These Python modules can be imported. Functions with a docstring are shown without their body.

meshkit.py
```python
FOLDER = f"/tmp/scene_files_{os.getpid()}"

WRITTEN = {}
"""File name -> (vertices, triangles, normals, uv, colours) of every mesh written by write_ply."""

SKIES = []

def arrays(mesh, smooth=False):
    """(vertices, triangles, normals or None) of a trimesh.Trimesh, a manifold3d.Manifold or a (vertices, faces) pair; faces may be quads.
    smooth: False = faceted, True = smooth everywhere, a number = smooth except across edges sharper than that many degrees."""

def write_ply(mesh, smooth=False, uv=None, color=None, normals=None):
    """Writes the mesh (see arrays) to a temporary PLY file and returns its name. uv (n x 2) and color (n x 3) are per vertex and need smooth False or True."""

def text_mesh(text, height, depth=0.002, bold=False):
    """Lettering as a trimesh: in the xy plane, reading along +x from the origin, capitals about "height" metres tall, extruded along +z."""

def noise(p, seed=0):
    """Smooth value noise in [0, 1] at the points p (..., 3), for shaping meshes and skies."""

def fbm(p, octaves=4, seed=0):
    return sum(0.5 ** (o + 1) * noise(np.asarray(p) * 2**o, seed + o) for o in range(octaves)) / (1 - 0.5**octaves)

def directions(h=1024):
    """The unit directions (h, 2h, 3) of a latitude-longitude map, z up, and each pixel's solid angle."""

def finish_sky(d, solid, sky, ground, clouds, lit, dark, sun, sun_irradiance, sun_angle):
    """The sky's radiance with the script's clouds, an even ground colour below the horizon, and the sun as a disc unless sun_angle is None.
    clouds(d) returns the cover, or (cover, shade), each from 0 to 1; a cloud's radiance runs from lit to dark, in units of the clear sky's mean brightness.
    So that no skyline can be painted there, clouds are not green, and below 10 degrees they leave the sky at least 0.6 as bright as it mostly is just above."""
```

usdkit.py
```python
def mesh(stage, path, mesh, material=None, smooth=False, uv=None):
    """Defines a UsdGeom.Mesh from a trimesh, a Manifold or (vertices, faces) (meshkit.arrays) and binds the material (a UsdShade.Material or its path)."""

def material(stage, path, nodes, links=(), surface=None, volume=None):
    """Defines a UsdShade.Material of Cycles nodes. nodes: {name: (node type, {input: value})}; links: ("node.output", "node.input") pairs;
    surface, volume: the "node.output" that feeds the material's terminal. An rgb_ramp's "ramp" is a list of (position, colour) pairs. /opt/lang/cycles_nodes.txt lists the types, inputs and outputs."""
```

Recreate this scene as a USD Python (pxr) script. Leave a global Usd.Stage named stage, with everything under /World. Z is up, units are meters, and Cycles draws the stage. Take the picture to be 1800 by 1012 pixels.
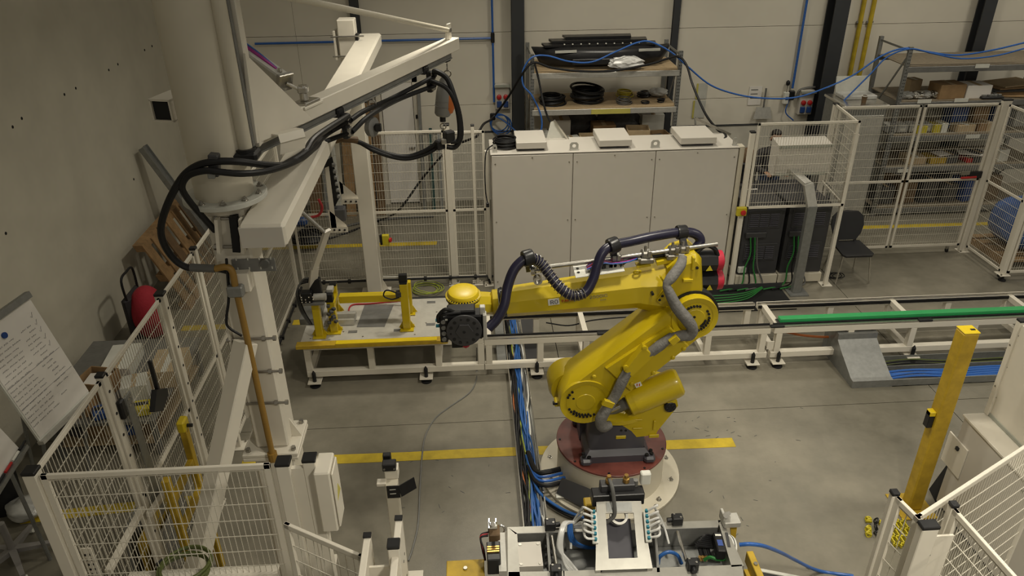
import math, random
import numpy as np, trimesh
from shapely.geometry import Polygon
from pxr import Usd, UsdGeom, UsdLux, UsdShade, Gf, Sdf
import usdkit, meshkit

stage = Usd.Stage.CreateInMemory()
UsdGeom.SetStageUpAxis(stage, UsdGeom.Tokens.z)
UsdGeom.SetStageMetersPerUnit(stage, 1.0)
world = UsdGeom.Xform.Define(stage, '/World')
stage.SetDefaultPrim(world.GetPrim())
UsdGeom.Scope.Define(stage, '/World/Looks')
random.seed(7); rng = np.random.default_rng(7)

# ---------------------------------------------------------------- camera
F_PX, PITCH, ROLL, YAW, CAM_H = 1325.0, math.radians(28.39), math.radians(-.68), math.radians(3.108), 5.0
_fw = np.array([math.sin(YAW)*math.cos(PITCH), math.cos(YAW)*math.cos(PITCH), -math.sin(PITCH)])
_rt = np.array([math.cos(YAW), -math.sin(YAW), 0.0]); _up = np.cross(_rt, _fw)
RT = math.cos(ROLL)*_rt + math.sin(ROLL)*_up
UP = -math.sin(ROLL)*_rt + math.cos(ROLL)*_up
FW = _fw
EYE = np.array([0, 0, CAM_H])
cam = UsdGeom.Camera.Define(stage, '/World/camera')
m4 = Gf.Matrix4d(*[float(x) for x in (*RT, 0, *UP, 0, *(-FW), 0, *EYE, 1)])
cam.AddTransformOp().Set(m4)
cam.CreateHorizontalApertureAttr(36.0); cam.CreateVerticalApertureAttr(36.0*1012/1800)
cam.CreateFocalLengthAttr(36.0*F_PX/1800)
cam.CreateClippingRangeAttr(Gf.Vec2f(.05, 200))
EXPOSURE = 0.36
cam.CreateExposureAttr(EXPOSURE)

# ---------------------------------------------------------------- light: dim ambient dome, unseen ceiling lamps placed to light the hall
dome = UsdLux.DomeLight.Define(stage, '/World/dome_light')
dome.CreateColorAttr(Gf.Vec3f(1.0, .92, .76)); dome.CreateIntensityAttr(0.06)
LAMPS = [(1.7, .4, 1.75), (5.6, .6, 1.2), (1.7, 4.8, 1.0), (5.4, 4.8, .85), (9.4, 5.0, .5), (.1, 8.2, 1.0), (2.4, 10.1, .5), (6.0, 10.4, .42), (9.4, 10.4, .4)]
LAMP_Z = 5.7
for i, (x, y, p) in enumerate(LAMPS):
    l = UsdLux.RectLight.Define(stage, f'/World/ceiling_lamp_light_{i:03d}')
    l.CreateWidthAttr(.5); l.CreateHeightAttr(.5)
    l.CreateIntensityAttr(118.0*p); l.CreateColorAttr(Gf.Vec3f(1.0, .925, .77))
    l.AddTranslateOp().Set(Gf.Vec3d(x, y, LAMP_Z))

# ---------------------------------------------------------------- helpers
def at(px, py, x=None, y=None, z=None):
    """the point on the plane x=, y= or z= that the photograph shows at this pixel"""
    d = RT*(px-900)/F_PX - UP*(py-506)/F_PX + FW
    t = (z-CAM_H)/d[2] if z is not None else (y/d[1] if y is not None else x/d[0])
    return EYE + t*d
V = lambda *a: np.array(a, float)
def unit(a): a = np.asarray(a, float); return a/(np.linalg.norm(a)+1e-12)
def frame(d, up=(0, 0, 1)):
    d = unit(d); up = np.asarray(up, float)
    if abs(d @ unit(up)) > .98: up = V(0, 1, 0) if abs(d[1]) < .9 else V(1, 0, 0)
    s = unit(np.cross(d, up)); return d, s, np.cross(s, d)
BOXF = np.array([[0,2,1],[0,3,2],[4,5,6],[4,6,7],[0,1,5],[0,5,4],[1,2,6],[1,6,5],[2,3,7],[2,7,6],[3,0,4],[3,4,7]])
BOXV = np.array([[-1,-1,-1],[1,-1,-1],[1,1,-1],[-1,1,-1],[-1,-1,1],[1,-1,1],[1,1,1],[-1,1,1]], float)/2
def catmull(pts, n=6):
    p = np.asarray(pts, float)
    if len(p) < 3: return p
    p = np.vstack([2*p[0]-p[1], p, 2*p[-1]-p[-2]]); out = []
    for i in range(1, len(p)-2):
        for t in np.linspace(0, 1, n, endpoint=False):
            a, b, c, d = p[i-1:i+3]
            out.append(.5*((2*b)+(c-a)*t+(2*a-5*b+4*c-d)*t*t+(3*b-a-3*c+d)*t**3))
    return np.vstack([out, p[-2]])
class MB:
    def __init__(s): s.v, s.f, s.n = [], [], 0
    def add(s, v, f):
        v = np.asarray(v, float).reshape(-1, 3); s.v.append(v); s.f.append(np.asarray(f, int)+s.n); s.n += len(v); return s
    def box(s, c, size, ch=0, rz=0, R=None):
        size = V(*size)
        if R is None: R = np.array([[math.cos(rz), -math.sin(rz), 0], [math.sin(rz), math.cos(rz), 0], [0, 0, 1]])
        if ch <= 0: return s.add(BOXV*size @ R.T + V(*c), BOXF)
        ch = min(ch, size.min()*.45); h = size/2; pts = []
        for sx in (-1, 1):
            for sy in (-1, 1):
                for sz in (-1, 1):
                    q = V(sx, sy, sz)*h; e = V(sx, sy, sz)*ch
                    for k in range(3):
                        w = q-e; w[k] = q[k]; pts.append(w)
        return s.hull(V(*c)+np.array(pts) @ R.T)
    def span(s, a, b, ch=0):
        a, b = np.minimum(a, b), np.maximum(a, b); return s.box((a+b)/2, b-a, ch)
    def bar(s, p, q, w, h, up=(0, 0, 1), ch=0):
        p, q = V(*p), V(*q); d, sd, u = frame(q-p, up)
        return s.box((p+q)/2, (np.linalg.norm(q-p), w, h), ch, R=np.column_stack([d, sd, u]))
    def hull(s, pts):
        m = trimesh.convex.convex_hull(np.asarray(pts, float)); return s.add(m.vertices, m.faces)
    def cyl(s, p, q, r, r2=None, n=16):
        return s.lathe(p, V(*q)-V(*p), [(0, 0), (r, 0), (r if r2 is None else r2, np.linalg.norm(V(*q)-V(*p))), (0, np.linalg.norm(V(*q)-V(*p)))], n)
    def lathe(s, c, axis, prof, n=20):
        d, a, b = frame(axis); prof = np.asarray(prof, float); k = len(prof); ang = np.arange(n)*2*math.pi/n
        ring = np.cos(ang)[:, None]*a+np.sin(ang)[:, None]*b
        v = V(*c)+prof[:, None, 1, None]*d+prof[:, None, 0, None]*ring[None]
        f = []
        for i in range(k-1):
            for j in range(n):
                A, B, C, D = i*n+j, i*n+(j+1) % n, (i+1)*n+(j+1) % n, (i+1)*n+j
                if prof[i, 0] > 1e-9: f.append((A, B, C) if prof[i+1, 0] <= 1e-9 else (A, B, C))
                if prof[i+1, 0] > 1e-9: f.append((A, C, D))
        return s.add(v.reshape(-1, 3), f)
    def tube(s, pts, r, n=8, k=6, smooth=True, caps=True):
        p = catmull(pts, k) if smooth and len(pts) > 2 else np.asarray(pts, float)
        t = np.gradient(p, axis=0); t /= np.linalg.norm(t, axis=1, keepdims=True)+1e-12
        a = frame(t[0])[1]; v = []
        ang = np.arange(n)*2*math.pi/n
        r = np.broadcast_to(r, (len(pts),)) if np.ndim(r) else np.full(len(p), r)
        if len(r) != len(p): r = np.interp(np.linspace(0, 1, len(p)), np.linspace(0, 1, len(r)), r)
        for i in range(len(p)):
            a = unit(a-(a @ t[i])*t[i]); b = np.cross(t[i], a)
            v.append(p[i]+r[i]*(np.cos(ang)[:, None]*a+np.sin(ang)[:, None]*b))
        v = np.vstack(v); f = []
        for i in range(len(p)-1):
            for j in range(n):
                A, B, C, D = i*n+j, i*n+(j+1) % n, (i+1)*n+(j+1) % n, (i+1)*n+j
                f += [(A, B, C), (A, C, D)]
        if caps:
            e = (len(p)-1)*n
            f += [(0, j+1, j) for j in range(1, n-1)]+[(e, e+j, e+j+1) for j in range(1, n-1)]
        return s.add(v, f)
    def ring(s, c, axis, R, r, n=24, m=8, a0=0, a1=2*math.pi):
        d, a, b = frame(axis); full = a1-a0 > 6.28
        ang = np.linspace(a0, a1, n+1)
        return s.tube([V(*c)+R*(math.cos(t)*a+math.sin(t)*b) for t in ang], r, m, smooth=False, caps=not full)
    def sph(s, c, r, sc=(1, 1, 1), sub=2):
        m = trimesh.creation.icosphere(sub, 1.0); return s.add(m.vertices*V(*sc)*r+V(*c), m.faces)
    def prism(s, poly, o, u, w, d, holes=()):
        """polygon in the plane o + x*u + y*w, extruded by the vector d"""
        m = trimesh.creation.extrude_polygon(Polygon(poly, holes), 1.0, engine='earcut')
        u, w, d = V(*u), V(*w), V(*d); p = m.vertices
        f = m.faces if np.cross(u, w) @ d > 0 else m.faces[:, ::-1]
        return s.add(V(*o)+p[:, :1]*u+p[:, 1:2]*w+p[:, 2:3]*d, f)
    def xz(s, poly, y0, y1, ch=0):
        """polygon of (x, z) points, extruded from y0 to y1; convex ones get rounded edges"""
        P = np.asarray([(p[0], p[-1]) for p in poly], float)
        if ch:
            c = P.mean(0); q = []
            for y, k in ((y0, 1), (y0+ch, 0), (y1-ch, 0), (y1, 1)):
                e = P-k*ch*np.array([(x-c)/(np.linalg.norm(x-c)+1e-9) for x in P]); q += [(a, y, b) for a, b in e]
            return s.hull(q)
        return s.prism(P, (0, y0, 0), (1, 0, 0), (0, 0, 1), (0, y1-y0, 0))
    def wires(s, P, Q, ra, rb, up):
        """many thin four-sided bars at once"""
        P, Q = np.asarray(P, float), np.asarray(Q, float)
        d, a, b = frame(Q[0]-P[0], up); n = len(P)
        o = np.array([a*ra+b*rb, a*ra-b*rb, -a*ra-b*rb, -a*ra+b*rb])
        v = np.concatenate([P[:, None]+o, Q[:, None]+o], 1).reshape(-1, 3)
        q = np.array([[0, 1, 5], [0, 5, 4], [1, 2, 6], [1, 6, 5], [2, 3, 7], [2, 7, 6], [3, 0, 4], [3, 4, 7]])
        return s.add(v, (np.arange(n)[:, None, None]*8+q).reshape(-1, 3))
    def text(s, txt, o, u, w, h, depth=.0015, bold=True, width=None):
        m = meshkit.text_mesh(txt, h, depth, bold); p = m.vertices.copy()
        if width: p[:, 0] *= width/np.ptp(p[:, 0])
        u, w = unit(u), unit(w); return s.add(V(*o)+p[:, :1]*u+p[:, 1:2]*w+p[:, 2:3]*np.cross(u, w), m.faces)
    def build(s, name, mat, parent=None, label=None, kind=None, smooth=32):
        return obj(name, s, mat, parent, label, kind, smooth)

_used, _base = {}, {}
def numbered(parent, name):
    k = (parent, name); _used[k] = _used.get(k, -1)+1
    return name if _used[k] == 0 else f'{name}_{_used[k]:03d}'
def keys(prim, label=None, cat=None, group=None, kind=None):
    for k, v in (('label', label), ('category', cat), ('group', group), ('kind', kind)):
        if v: prim.SetCustomDataByKey(k, v)
    return prim
def thing(name, label, cat, loc=(0, 0, 0), group=None, kind=None):
    path = '/World/'+numbered('/World', name); x = UsdGeom.Xform.Define(stage, path)
    x.AddTranslateOp().Set(Gf.Vec3d(*[float(a) for a in loc])); _base[path] = V(*loc)
    return keys(x.GetPrim(), label, cat, group, kind)
def obj(name, mb, mat, parent=None, label=None, kind=None, smooth=32):
    pp = str(parent.GetPath()) if parent is not None else '/World'
    path = pp+'/'+numbered(pp, name); v, f = np.vstack(mb.v), np.vstack(mb.f)
    base = _base.get(pp, V(0, 0, 0)); _base[path] = base
    prim = usdkit.mesh(stage, path, trimesh.Trimesh(v-base, f, process=False), M[mat], smooth=smooth).GetPrim()
    return keys(prim, label, None, None, kind)
def single(name, mb, mat, label, cat, group=None, kind=None, smooth=32):
    """a thing that is one mesh"""
    return keys(obj(name, mb, mat, None, None, None, smooth), label, cat, group, kind)
def struct(name, mb, mat, smooth=False): return keys(obj(name, mb, mat, None, None, None, smooth), kind='structure')

# ---------------------------------------------------------------- materials
M = {}
def mat(name, col, rough=.5, metal=0., var=.08, scale=6., bump=0., bscale=40., spec=.5, coat=0., dark=None, emis=None):
    c = np.array(col, float); d = c*(1-var) if dark is None else np.array(dark, float)
    nodes = {'tc': ('texture_coordinate', {}), 'n': ('noise_texture', {'scale': scale, 'detail': 4.0, 'roughness': .6}),
             'r': ('rgb_ramp', {'ramp': [(.3, tuple(d)), (.7, tuple(np.minimum(c*(1+var*.5), 1)))]}),
             'p': ('principled_bsdf', {'roughness': rough, 'metallic': metal, 'specular_ior_level': spec, 'coat_weight': coat})}
    links = [('tc.object', 'n.vector'), ('n.fac', 'r.fac'), ('r.color', 'p.base_color')]
    if bump:
        nodes['n2'] = ('noise_texture', {'scale': bscale, 'detail': 3.0}); nodes['b'] = ('bump', {'strength': bump, 'distance': .01})
        links += [('tc.object', 'n2.vector'), ('n2.fac', 'b.height'), ('b.normal', 'p.normal')]
    if emis: nodes['p'][1].update({'emission_color': emis, 'emission_strength': 1.0})
    M[name] = usdkit.material(stage, f'/World/Looks/{name}', nodes, links, surface='p.BSDF')
mat('wall_paint', (.70, .66, .56), .75, var=.05, scale=1.2)
mat('wall_concrete', (.55, .52, .425), .85, var=.10, scale=1.6, bump=.15, bscale=25)
mat('plinth_paint', (.56, .535, .46), .7)
mat('dark_steel', (.035, .038, .042), .5, var=.1)
mat('pale_flashing', (.34, .35, .30), .6)
mat('white_paint', (.67, .63, .54), .38, var=.03, spec=.45)
mat('cream_paint', (.56, .52, .42), .42, var=.04)
mat('fence_wire', (.54, .51, .43), .45, var=.02)
mat('light_grey_paint', (.54, .51, .455), .42, var=.02)
mat('pale_grey_plate', (.50, .50, .45), .5, var=.1, scale=9)
mat('yellow_paint', (.52, .39, .008), .33, var=.05, coat=.2)
mat('bright_yellow_paint', (.68, .50, .012), .35, var=.06)
mat('dirty_yellow', (.47, .31, .02), .5, var=.25, scale=8)
mat('tape_yellow', (.52, .38, .02), .6, var=.22, scale=7)
mat('ochre_pipe', (.27, .155, .03), .45, var=.15)
mat('black_rubber', (.010, .010, .011), .48, var=.2, spec=.3)
mat('black_plastic', (.014, .014, .015), .4, var=.2, spec=.35)
mat('black_satin', (.014, .014, .015), .34, var=.2, spec=.35)
mat('charcoal_paint', (.040, .040, .043), .42, var=.15)
mat('dark_grey_machine', (.062, .060, .074), .38, var=.12)
mat('steel', (.36, .345, .31), .32, metal=.85, var=.12, scale=14)
mat('bright_steel', (.62, .60, .55), .2, metal=.95, var=.08, scale=20)
mat('brushed_aluminium', (.34, .33, .295), .38, metal=.5, var=.10, scale=9)
mat('galvanised', (.27, .275, .265), .42, metal=.6, var=.14, scale=18)
mat('galvanised_pale', (.50, .49, .45), .45, metal=.4, var=.12, scale=18)
mat('bright_plate', (.58, .56, .50), .38, metal=.3, var=.12, scale=7)
mat('dull_steel', (.20, .20, .19), .5, metal=.4, var=.15, scale=12)
mat('red_primer', (.15, .042, .032), .38, var=.35, scale=5)
mat('motor_red', (.42, .012, .035), .45)
mat('red_cable', (.35, .02, .025), .45)
mat('red_cloth', (.35, .015, .03), .8, bump=.3)
mat('orange_plastic', (.42, .11, .02), .4)
mat('silver_plastic', (.2, .2, .195), .35, metal=.3)
mat('navy_hose', (.010, .009, .028), .33, var=.2)
mat('blue_cable', (.02, .10, .33), .4, var=.1)
mat('blue_hose', (.03, .12, .42), .3, var=.1)
mat('magenta_cable', (.35, .03, .25), .4)
mat('green_cable', (.02, .16, .03), .45)
mat('olive_cable', (.09, .11, .03), .45)
mat('lime_cable', (.35, .42, .05), .45)
mat('orange_cable', (.36, .10, .02), .45)
mat('grey_cable', (.10, .10, .095), .5)
mat('pale_hose', (.60, .60, .58), .3, var=.05)
mat('white_cable', (.62, .62, .58), .4)
mat('sleeve_grey', (.17, .165, .155), .75, var=.25, scale=22, bump=.6, bscale=45)
mat('green_belt', (.03, .33, .10), .4, var=.06)
mat('paper', (.74, .71, .66), .7, var=.03)
mat('ink', (.13, .13, .15), .7)
mat('blue_magnet', (.01, .05, .22), .4)
mat('cardboard', (.30, .19, .09), .85, var=.2, bump=.1)
mat('pale_cardboard', (.45, .34, .20), .85, var=.15)
mat('wood', (.28, .17, .075), .75, var=.3, scale=10, bump=.2)
mat('dark_wood', (.14, .085, .04), .7, var=.3, scale=10)
mat('grey_board', (.20, .165, .115), .75, var=.2, scale=20)
mat('particle_board', (.38, .28, .16), .75, var=.15, scale=30)
mat('beige_door', (.80, .77, .72), .5, var=.02)
mat('bag_plastic', (.68, .68, .66), .3, var=.12)
mat('clear_plastic', (.42, .42, .40), .25, var=.2)
mat('dark_clutter', (.06, .06, .06), .6, var=.4, scale=14)
mat('blue_crate', (.02, .06, .22), .5, var=.2)
mat('blue_film', (.04, .10, .30), .35, var=.25, bump=.5, bscale=14)
mat('skin', (.36, .20, .12), .55, var=.06)
mat('hair', (.012, .010, .009), .6)
mat('dark_cloth', (.03, .028, .030), .85, bump=.3)
mat('grey_cloth', (.20, .19, .18), .85, bump=.3)
mat('denim', (.045, .07, .14), .85, bump=.3)
mat('yellow_plastic', (.50, .42, .02), .4)
mat('red_button', (.45, .02, .02), .35)
mat('label_white', (.66, .66, .60), .5)
mat('label_yellow', (.50, .45, .10), .6)
mat('brass', (.45, .27, .08), .3, metal=.8)
mat('teal', (.01, .16, .22), .4)
mat('screen', (.05, .09, .30), .3)
mat('red_print', (.40, .04, .01), .5)
mat('dark_void', (.008, .008, .008), .8)
mat('chair_black', (.014, .014, .016), .42)
mat('grey_chair_base', (.22, .21, .20), .45)
mat('green_frame', (.02, .055, .05), .45)
# ---------------------------------------------------------------- floor and walls
WY, WX = 12.6, -4.55
floor_nodes = {'g': ('geometry', {}), 'n1': ('noise_texture', {'scale': .55, 'detail': 6.0, 'roughness': .62}), 'n2': ('noise_texture', {'scale': 5., 'detail': 6.0, 'roughness': .7}),
    'n3': ('noise_texture', {'scale': 70., 'detail': 3.0}), 'r1': ('rgb_ramp', {'ramp': [(.34, (.135, .125, .095)), (.52, (.195, .18, .14)), (.68, (.265, .243, .19))]}),
    'r2': ('rgb_ramp', {'ramp': [(.3, (.78, .78, .78)), (.6, (1, 1, 1))]}), 'mx': ('mix', {'mix_type': 'multiply', 'fac': .55}),
    'rr': ('rgb_ramp', {'ramp': [(.3, (.26,)*3), (.7, (.48,)*3)]}), 'b': ('bump', {'strength': .06, 'distance': .01}), 'p': ('principled_bsdf', {'specular_ior_level': .5})}
M['concrete_floor'] = usdkit.material(stage, '/World/Looks/concrete_floor', floor_nodes,
    [('g.position', 'n1.vector'), ('g.position', 'n2.vector'), ('g.position', 'n3.vector'), ('n1.fac', 'r1.fac'), ('n2.fac', 'r2.fac'), ('r1.color', 'mx.color1'), ('r2.color', 'mx.color2'),
     ('mx.color', 'p.base_color'), ('n1.fac', 'rr.fac'), ('rr.color', 'p.roughness'), ('n3.fac', 'b.height'), ('b.normal', 'p.normal')], surface='p.BSDF')
# floor slabs with recessed joints between them
fl = thing('floor', None, None, kind='structure')
xs, ys = [WX-.2, -2.9, .95, 5.0, 9.5, 14.0], [-3.0, 1.2, 6.32, 10.6, WY+.2]
MB().box((4.6, 4.9, -.16), (19, 16.5, .2)).build('slab_bed', 'dull_steel', fl, smooth=False)
for i in range(len(xs)-1):
    for j in range(len(ys)-1):
        MB().span((xs[i]+.004, ys[j]+.004, -.06), (xs[i+1]-.004, ys[j+1]-.004, 0)).build('slab', 'concrete_floor', fl, smooth=False)
# back wall: tall sandwich panels with thin joints over a low plinth
bw = thing('wall_back', None, None, kind='structure')
edges = [0.0, 1.24, 1.70, 2.86, 4.02, 5.2, 8.6]
vx = [WX-.1, -2.7, .72, 3.4, 6.0, 8.55, 13.5]
for j in range(1, len(edges)-1):
    for i in range(len(vx)-1):
        MB().span((vx[i]+.002, WY, edges[j]+.0035), (vx[i+1]-.002, WY+.12, edges[j+1]-.0035)).build('panel', 'wall_paint', bw, smooth=False)
MB().span((WX-.1, WY-.02, 0), (13.5, WY+.12, 1.22)).build('plinth', 'plinth_paint', bw, smooth=False)
MB().span((WX-.1, WY-.03, 1.222), (13.5, WY+.06, 1.24)).build('drip_rail', 'dark_steel', bw, smooth=False)
MB().span((WX-.1, WY+.04, 0), (13.5, WY+.2, 8.6)).build('joint_backing', 'pale_flashing', bw, smooth=False)
lw = thing('wall_left', None, None, kind='structure')
MB().span((WX-.2, -3, 0), (WX, WY+.1, 8.6)).build('concrete_face', 'wall_concrete', lw, smooth=False)
for px, py in ((22, 223), (38, 208), (113, 166), (133, 155), (191, 123), (207, 113), (254, 88), (267, 81), (235, 315), (10, 410)):
    p = at(px, py, x=WX); MB().cyl(p-V(.01, 0, 0), p+V(.004, 0, 0), .016, n=8).build('anchor_hole', 'dark_void', lw)
# steel columns standing against the back wall
def ibeam(x, w, d, label, y0=WY-.02):
    t = thing('steel_column', label, 'column', (x, y0-d/2, 0))
    MB().span((x-w/2, y0-d, 0), (x+w/2, y0-d+.02, 8.5)).build('flange', 'dark_steel', t, smooth=False)
    MB().span((x-w/2, y0-.02, 0), (x+w/2, y0, 8.5)).build('flange', 'dark_steel', t, smooth=False)
    MB().span((x-.008, y0-d+.02, 0), (x+.008, y0-.02, 8.5)).build('web', 'dark_steel', t, smooth=False)
    MB().span((x-w/2-.04, y0-d-.02, 0), (x+w/2+.04, y0, .03)).build('base_plate', 'dark_steel', t, smooth=False)
def colx(px, py, d): return at(px, py, y=WY-.02-d)[0]
ibeam(colx(911, 100, .2), .2, .2, 'dark grey steel wall column directly left of the shelf with the black bumper')
ibeam(colx(1190, 30, .1), .1, .1, 'slim dark steel wall column rising behind the right end of the bumper shelf')
ibeam(colx(1480, 20, .3), .24, .3, 'widest dark steel wall column beside the two yellow pipes')
ibeam(colx(1728, 60, .2), .2, .2, 'dark steel wall column behind the upper board of the far right rack')
ibeam(colx(622, 20, .14), .13, .14, 'dark steel wall column seen behind the far portal post')
# lamp housings out of view, skirts shaped to darken the upper wall and column
for x, y, p in LAMPS:
    lh = thing('lamp_housing', None, None, (x, y, LAMP_Z), kind='structure')
    MB().box((x, y, LAMP_Z+.03), (.66, .66, .03)).build('top', 'light_grey_paint', lh, smooth=False)
    for sx in (-1, 1): MB().box((x+sx*.32, y, LAMP_Z-.1), (.01, .65, .26)).build('skirt', 'black_plastic', lh, smooth=False); MB().box((x, y+sx*.32, LAMP_Z-.1), (.65, .01, .26)).build('skirt', 'black_plastic', lh, smooth=False)
    MB().cyl((x, y, LAMP_Z+.04), (x, y, 8.6), .008, n=6).build('suspension', 'steel', lh)
# floor tape
def tape(pts, w, label):
    b = MB(); p0, p1 = V(*pts[0]), V(*pts[1]); d = unit(p1-p0); n = V(-d[1], d[0], 0)
    k = max(2, int(np.linalg.norm(p1-p0)/.5)); rows = []
    for i in range(k+1):
        c = p0+(p1-p0)*i/k; j = rng.uniform(-.006, .006, 2); rows += [c+n*(w/2+j[0]), c-n*(w/2+j[1])]
    v = np.array(rows); v = np.vstack([v+V(0, 0, .003), v+V(0, 0, .0004)]); m = len(rows); f = []
    for i in range(k):
        a = 2*i; f += [(a, a+1, a+3), (a, a+3, a+2), (a+1, m+a+1, m+a+3), (a+1, m+a+3, a+3), (a, a+2, m+a+2), (a, m+a+2, m+a)]
    b.add(v, f); single('floor_tape', b, 'tape_yellow', label, 'floor tape', smooth=False)
tape((at(425, 814, z=0), at(1290, 777, z=0)), .13, 'long yellow tape line on the floor running behind the robot pedestal')
tape((at(40, 912, z=0), at(345, 878, z=0)), .13, 'short yellow tape line on the floor by the office chair and near fence corner')
tape((at(320, 577, z=0), at(420, 573, z=0)), .12, 'yellow tape on the floor seen through the left fence beside the pallet')
tape((at(460, 437, z=0), at(768, 427, z=0)), .12, 'yellow tape line on the floor behind the back fence')
tape((at(1500, 400, z=0), at(1800, 391, z=0)), .12, 'yellow tape line on the floor behind the double gate at right')
tape((at(515, 567, z=0), at(534, 566, z=0)), .12, 'short yellow tape stub on the floor at the left end of the fixture table')

# ---------------------------------------------------------------- fences
def post(p, z1, label, w=.06, cap='black_plastic', z0=0., foot=True, mat_='white_paint', holes=None, d=None):
    x, y = p[0], p[1]; d = d or w
    t = thing('fence_post', label, 'fence post', (x, y, 0))
    MB().span((x-w/2, y-d/2, z0+.012), (x+w/2, y+d/2, z1), .004).build('tube', mat_, t)
    if cap: MB().span((x-w/2-.003, y-d/2-.003, z1), (x+w/2+.003, y+d/2+.003, z1+.022), .004).build('cap', cap, t)
    if foot:
        MB().span((x-.075, y-.075, z0), (x+.075, y+.075, z0+.012), .003).build('base_plate', mat_, t)
        for sx, sy in ((-.055, -.055), (.055, .055)): MB().cyl((x+sx, y+sy, z0+.012), (x+sx, y+sy, z0+.03), .011, n=6).build('bolt', 'steel', t)
    if holes is not None:
        hx, hy = holes
        for k in range(8):
            z = z1-.12-.18*k; c = V(x+hx*w/2, y+hy*d/2, z); MB().cyl(c-V(hx, hy, 0)*.002, c+V(hx, hy, 0)*.003, .011, n=8).build('screw', 'black_plastic', t)
    return t
def panel(p0, p1, z0, z1, label, fw=.032, mid=None, dx=.034, dz=.118, rv=.0017, rh=.0022, side=1, group=None, diag=False, bottom=True, tk=.02, sides=True):
    a, b = V(p0[0], p0[1], 0), V(p1[0], p1[1], 0); L = np.linalg.norm(b-a); d = (b-a)/L; n = V(-d[1], d[0], 0)*side
    t = thing('mesh_fence', label, 'fence panel', (*((a+b)/2)[:2], 0), group)
    up = V(0, 0, 1)
    MB().bar(a+up*(z1-fw/2), b+up*(z1-fw/2), tk, fw, ch=.002).build('top_rail', 'white_paint', t)
    if bottom: MB().bar(a+up*(z0+fw/2), b+up*(z0+fw/2), tk, fw).build('bottom_rail', 'white_paint', t, smooth=False)
    if sides:
        for q in (a+d*fw/2, b-d*fw/2): MB().bar(q+up*z0, q+up*z1, fw, tk, up=n).build('stile', 'white_paint', t, smooth=False)
    if mid: MB().bar(a+up*mid, b+up*mid, tk, fw).build('middle_rail', 'white_paint', t, smooth=False)
    w = MB(); k = int(L/dx); xs_ = (np.arange(k)+.5)*L/k
    P = a+xs_[:, None]*d+up*(z0+.004)+n*.004; w.wires(P, P+up*(z1-z0-.008), rv, rv, n)
    h = int((z1-z0)/dz); zs = z0+(np.arange(1, h+1)-.35)*(z1-z0)/h
    Q = a+zs[:, None]*up-n*.002; w.wires(Q, Q+d*L, rh, rh, up)
    w.build('wire_mesh', 'fence_wire', t, kind='stuff', smooth=False)
    return t
LX = -2.45
ly = [3.28, 4.18, 5.28, 6.1, 7.75, 9.28]
names = ['between the near corner and the first post of the left fence', 'with the grey lock bracket in the left fence', 'in the left fence beside the black gate handle and yellow frame', 'behind the foot of the portal mast in the left fence', 'at the far end of the left fence by the fixture table']
pn = ['white corner fence post with black cap at the near left corner', 'white fence post with black cap next to the grey lock bracket', 'tall white fence post with black cap beside the red backpack', 'white fence post with cap in front of the long leaning beam', 'white fence post right behind the portal mast in the left fence', 'white post where the left fence meets the back fence']
for i, y in enumerate(ly): post((LX, y), 2.2, pn[i], w=.07 if i in (0, 2) else .05, holes=(1, 0) if i in (1, 2) else None, z0=0)
for i in range(5): panel((LX, ly[i]+.035), (LX, ly[i+1]-.035), .1, 2.19, 'white mesh fence panel '+names[i], mid=1.12 if i > 0 else None, side=-1)
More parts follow.
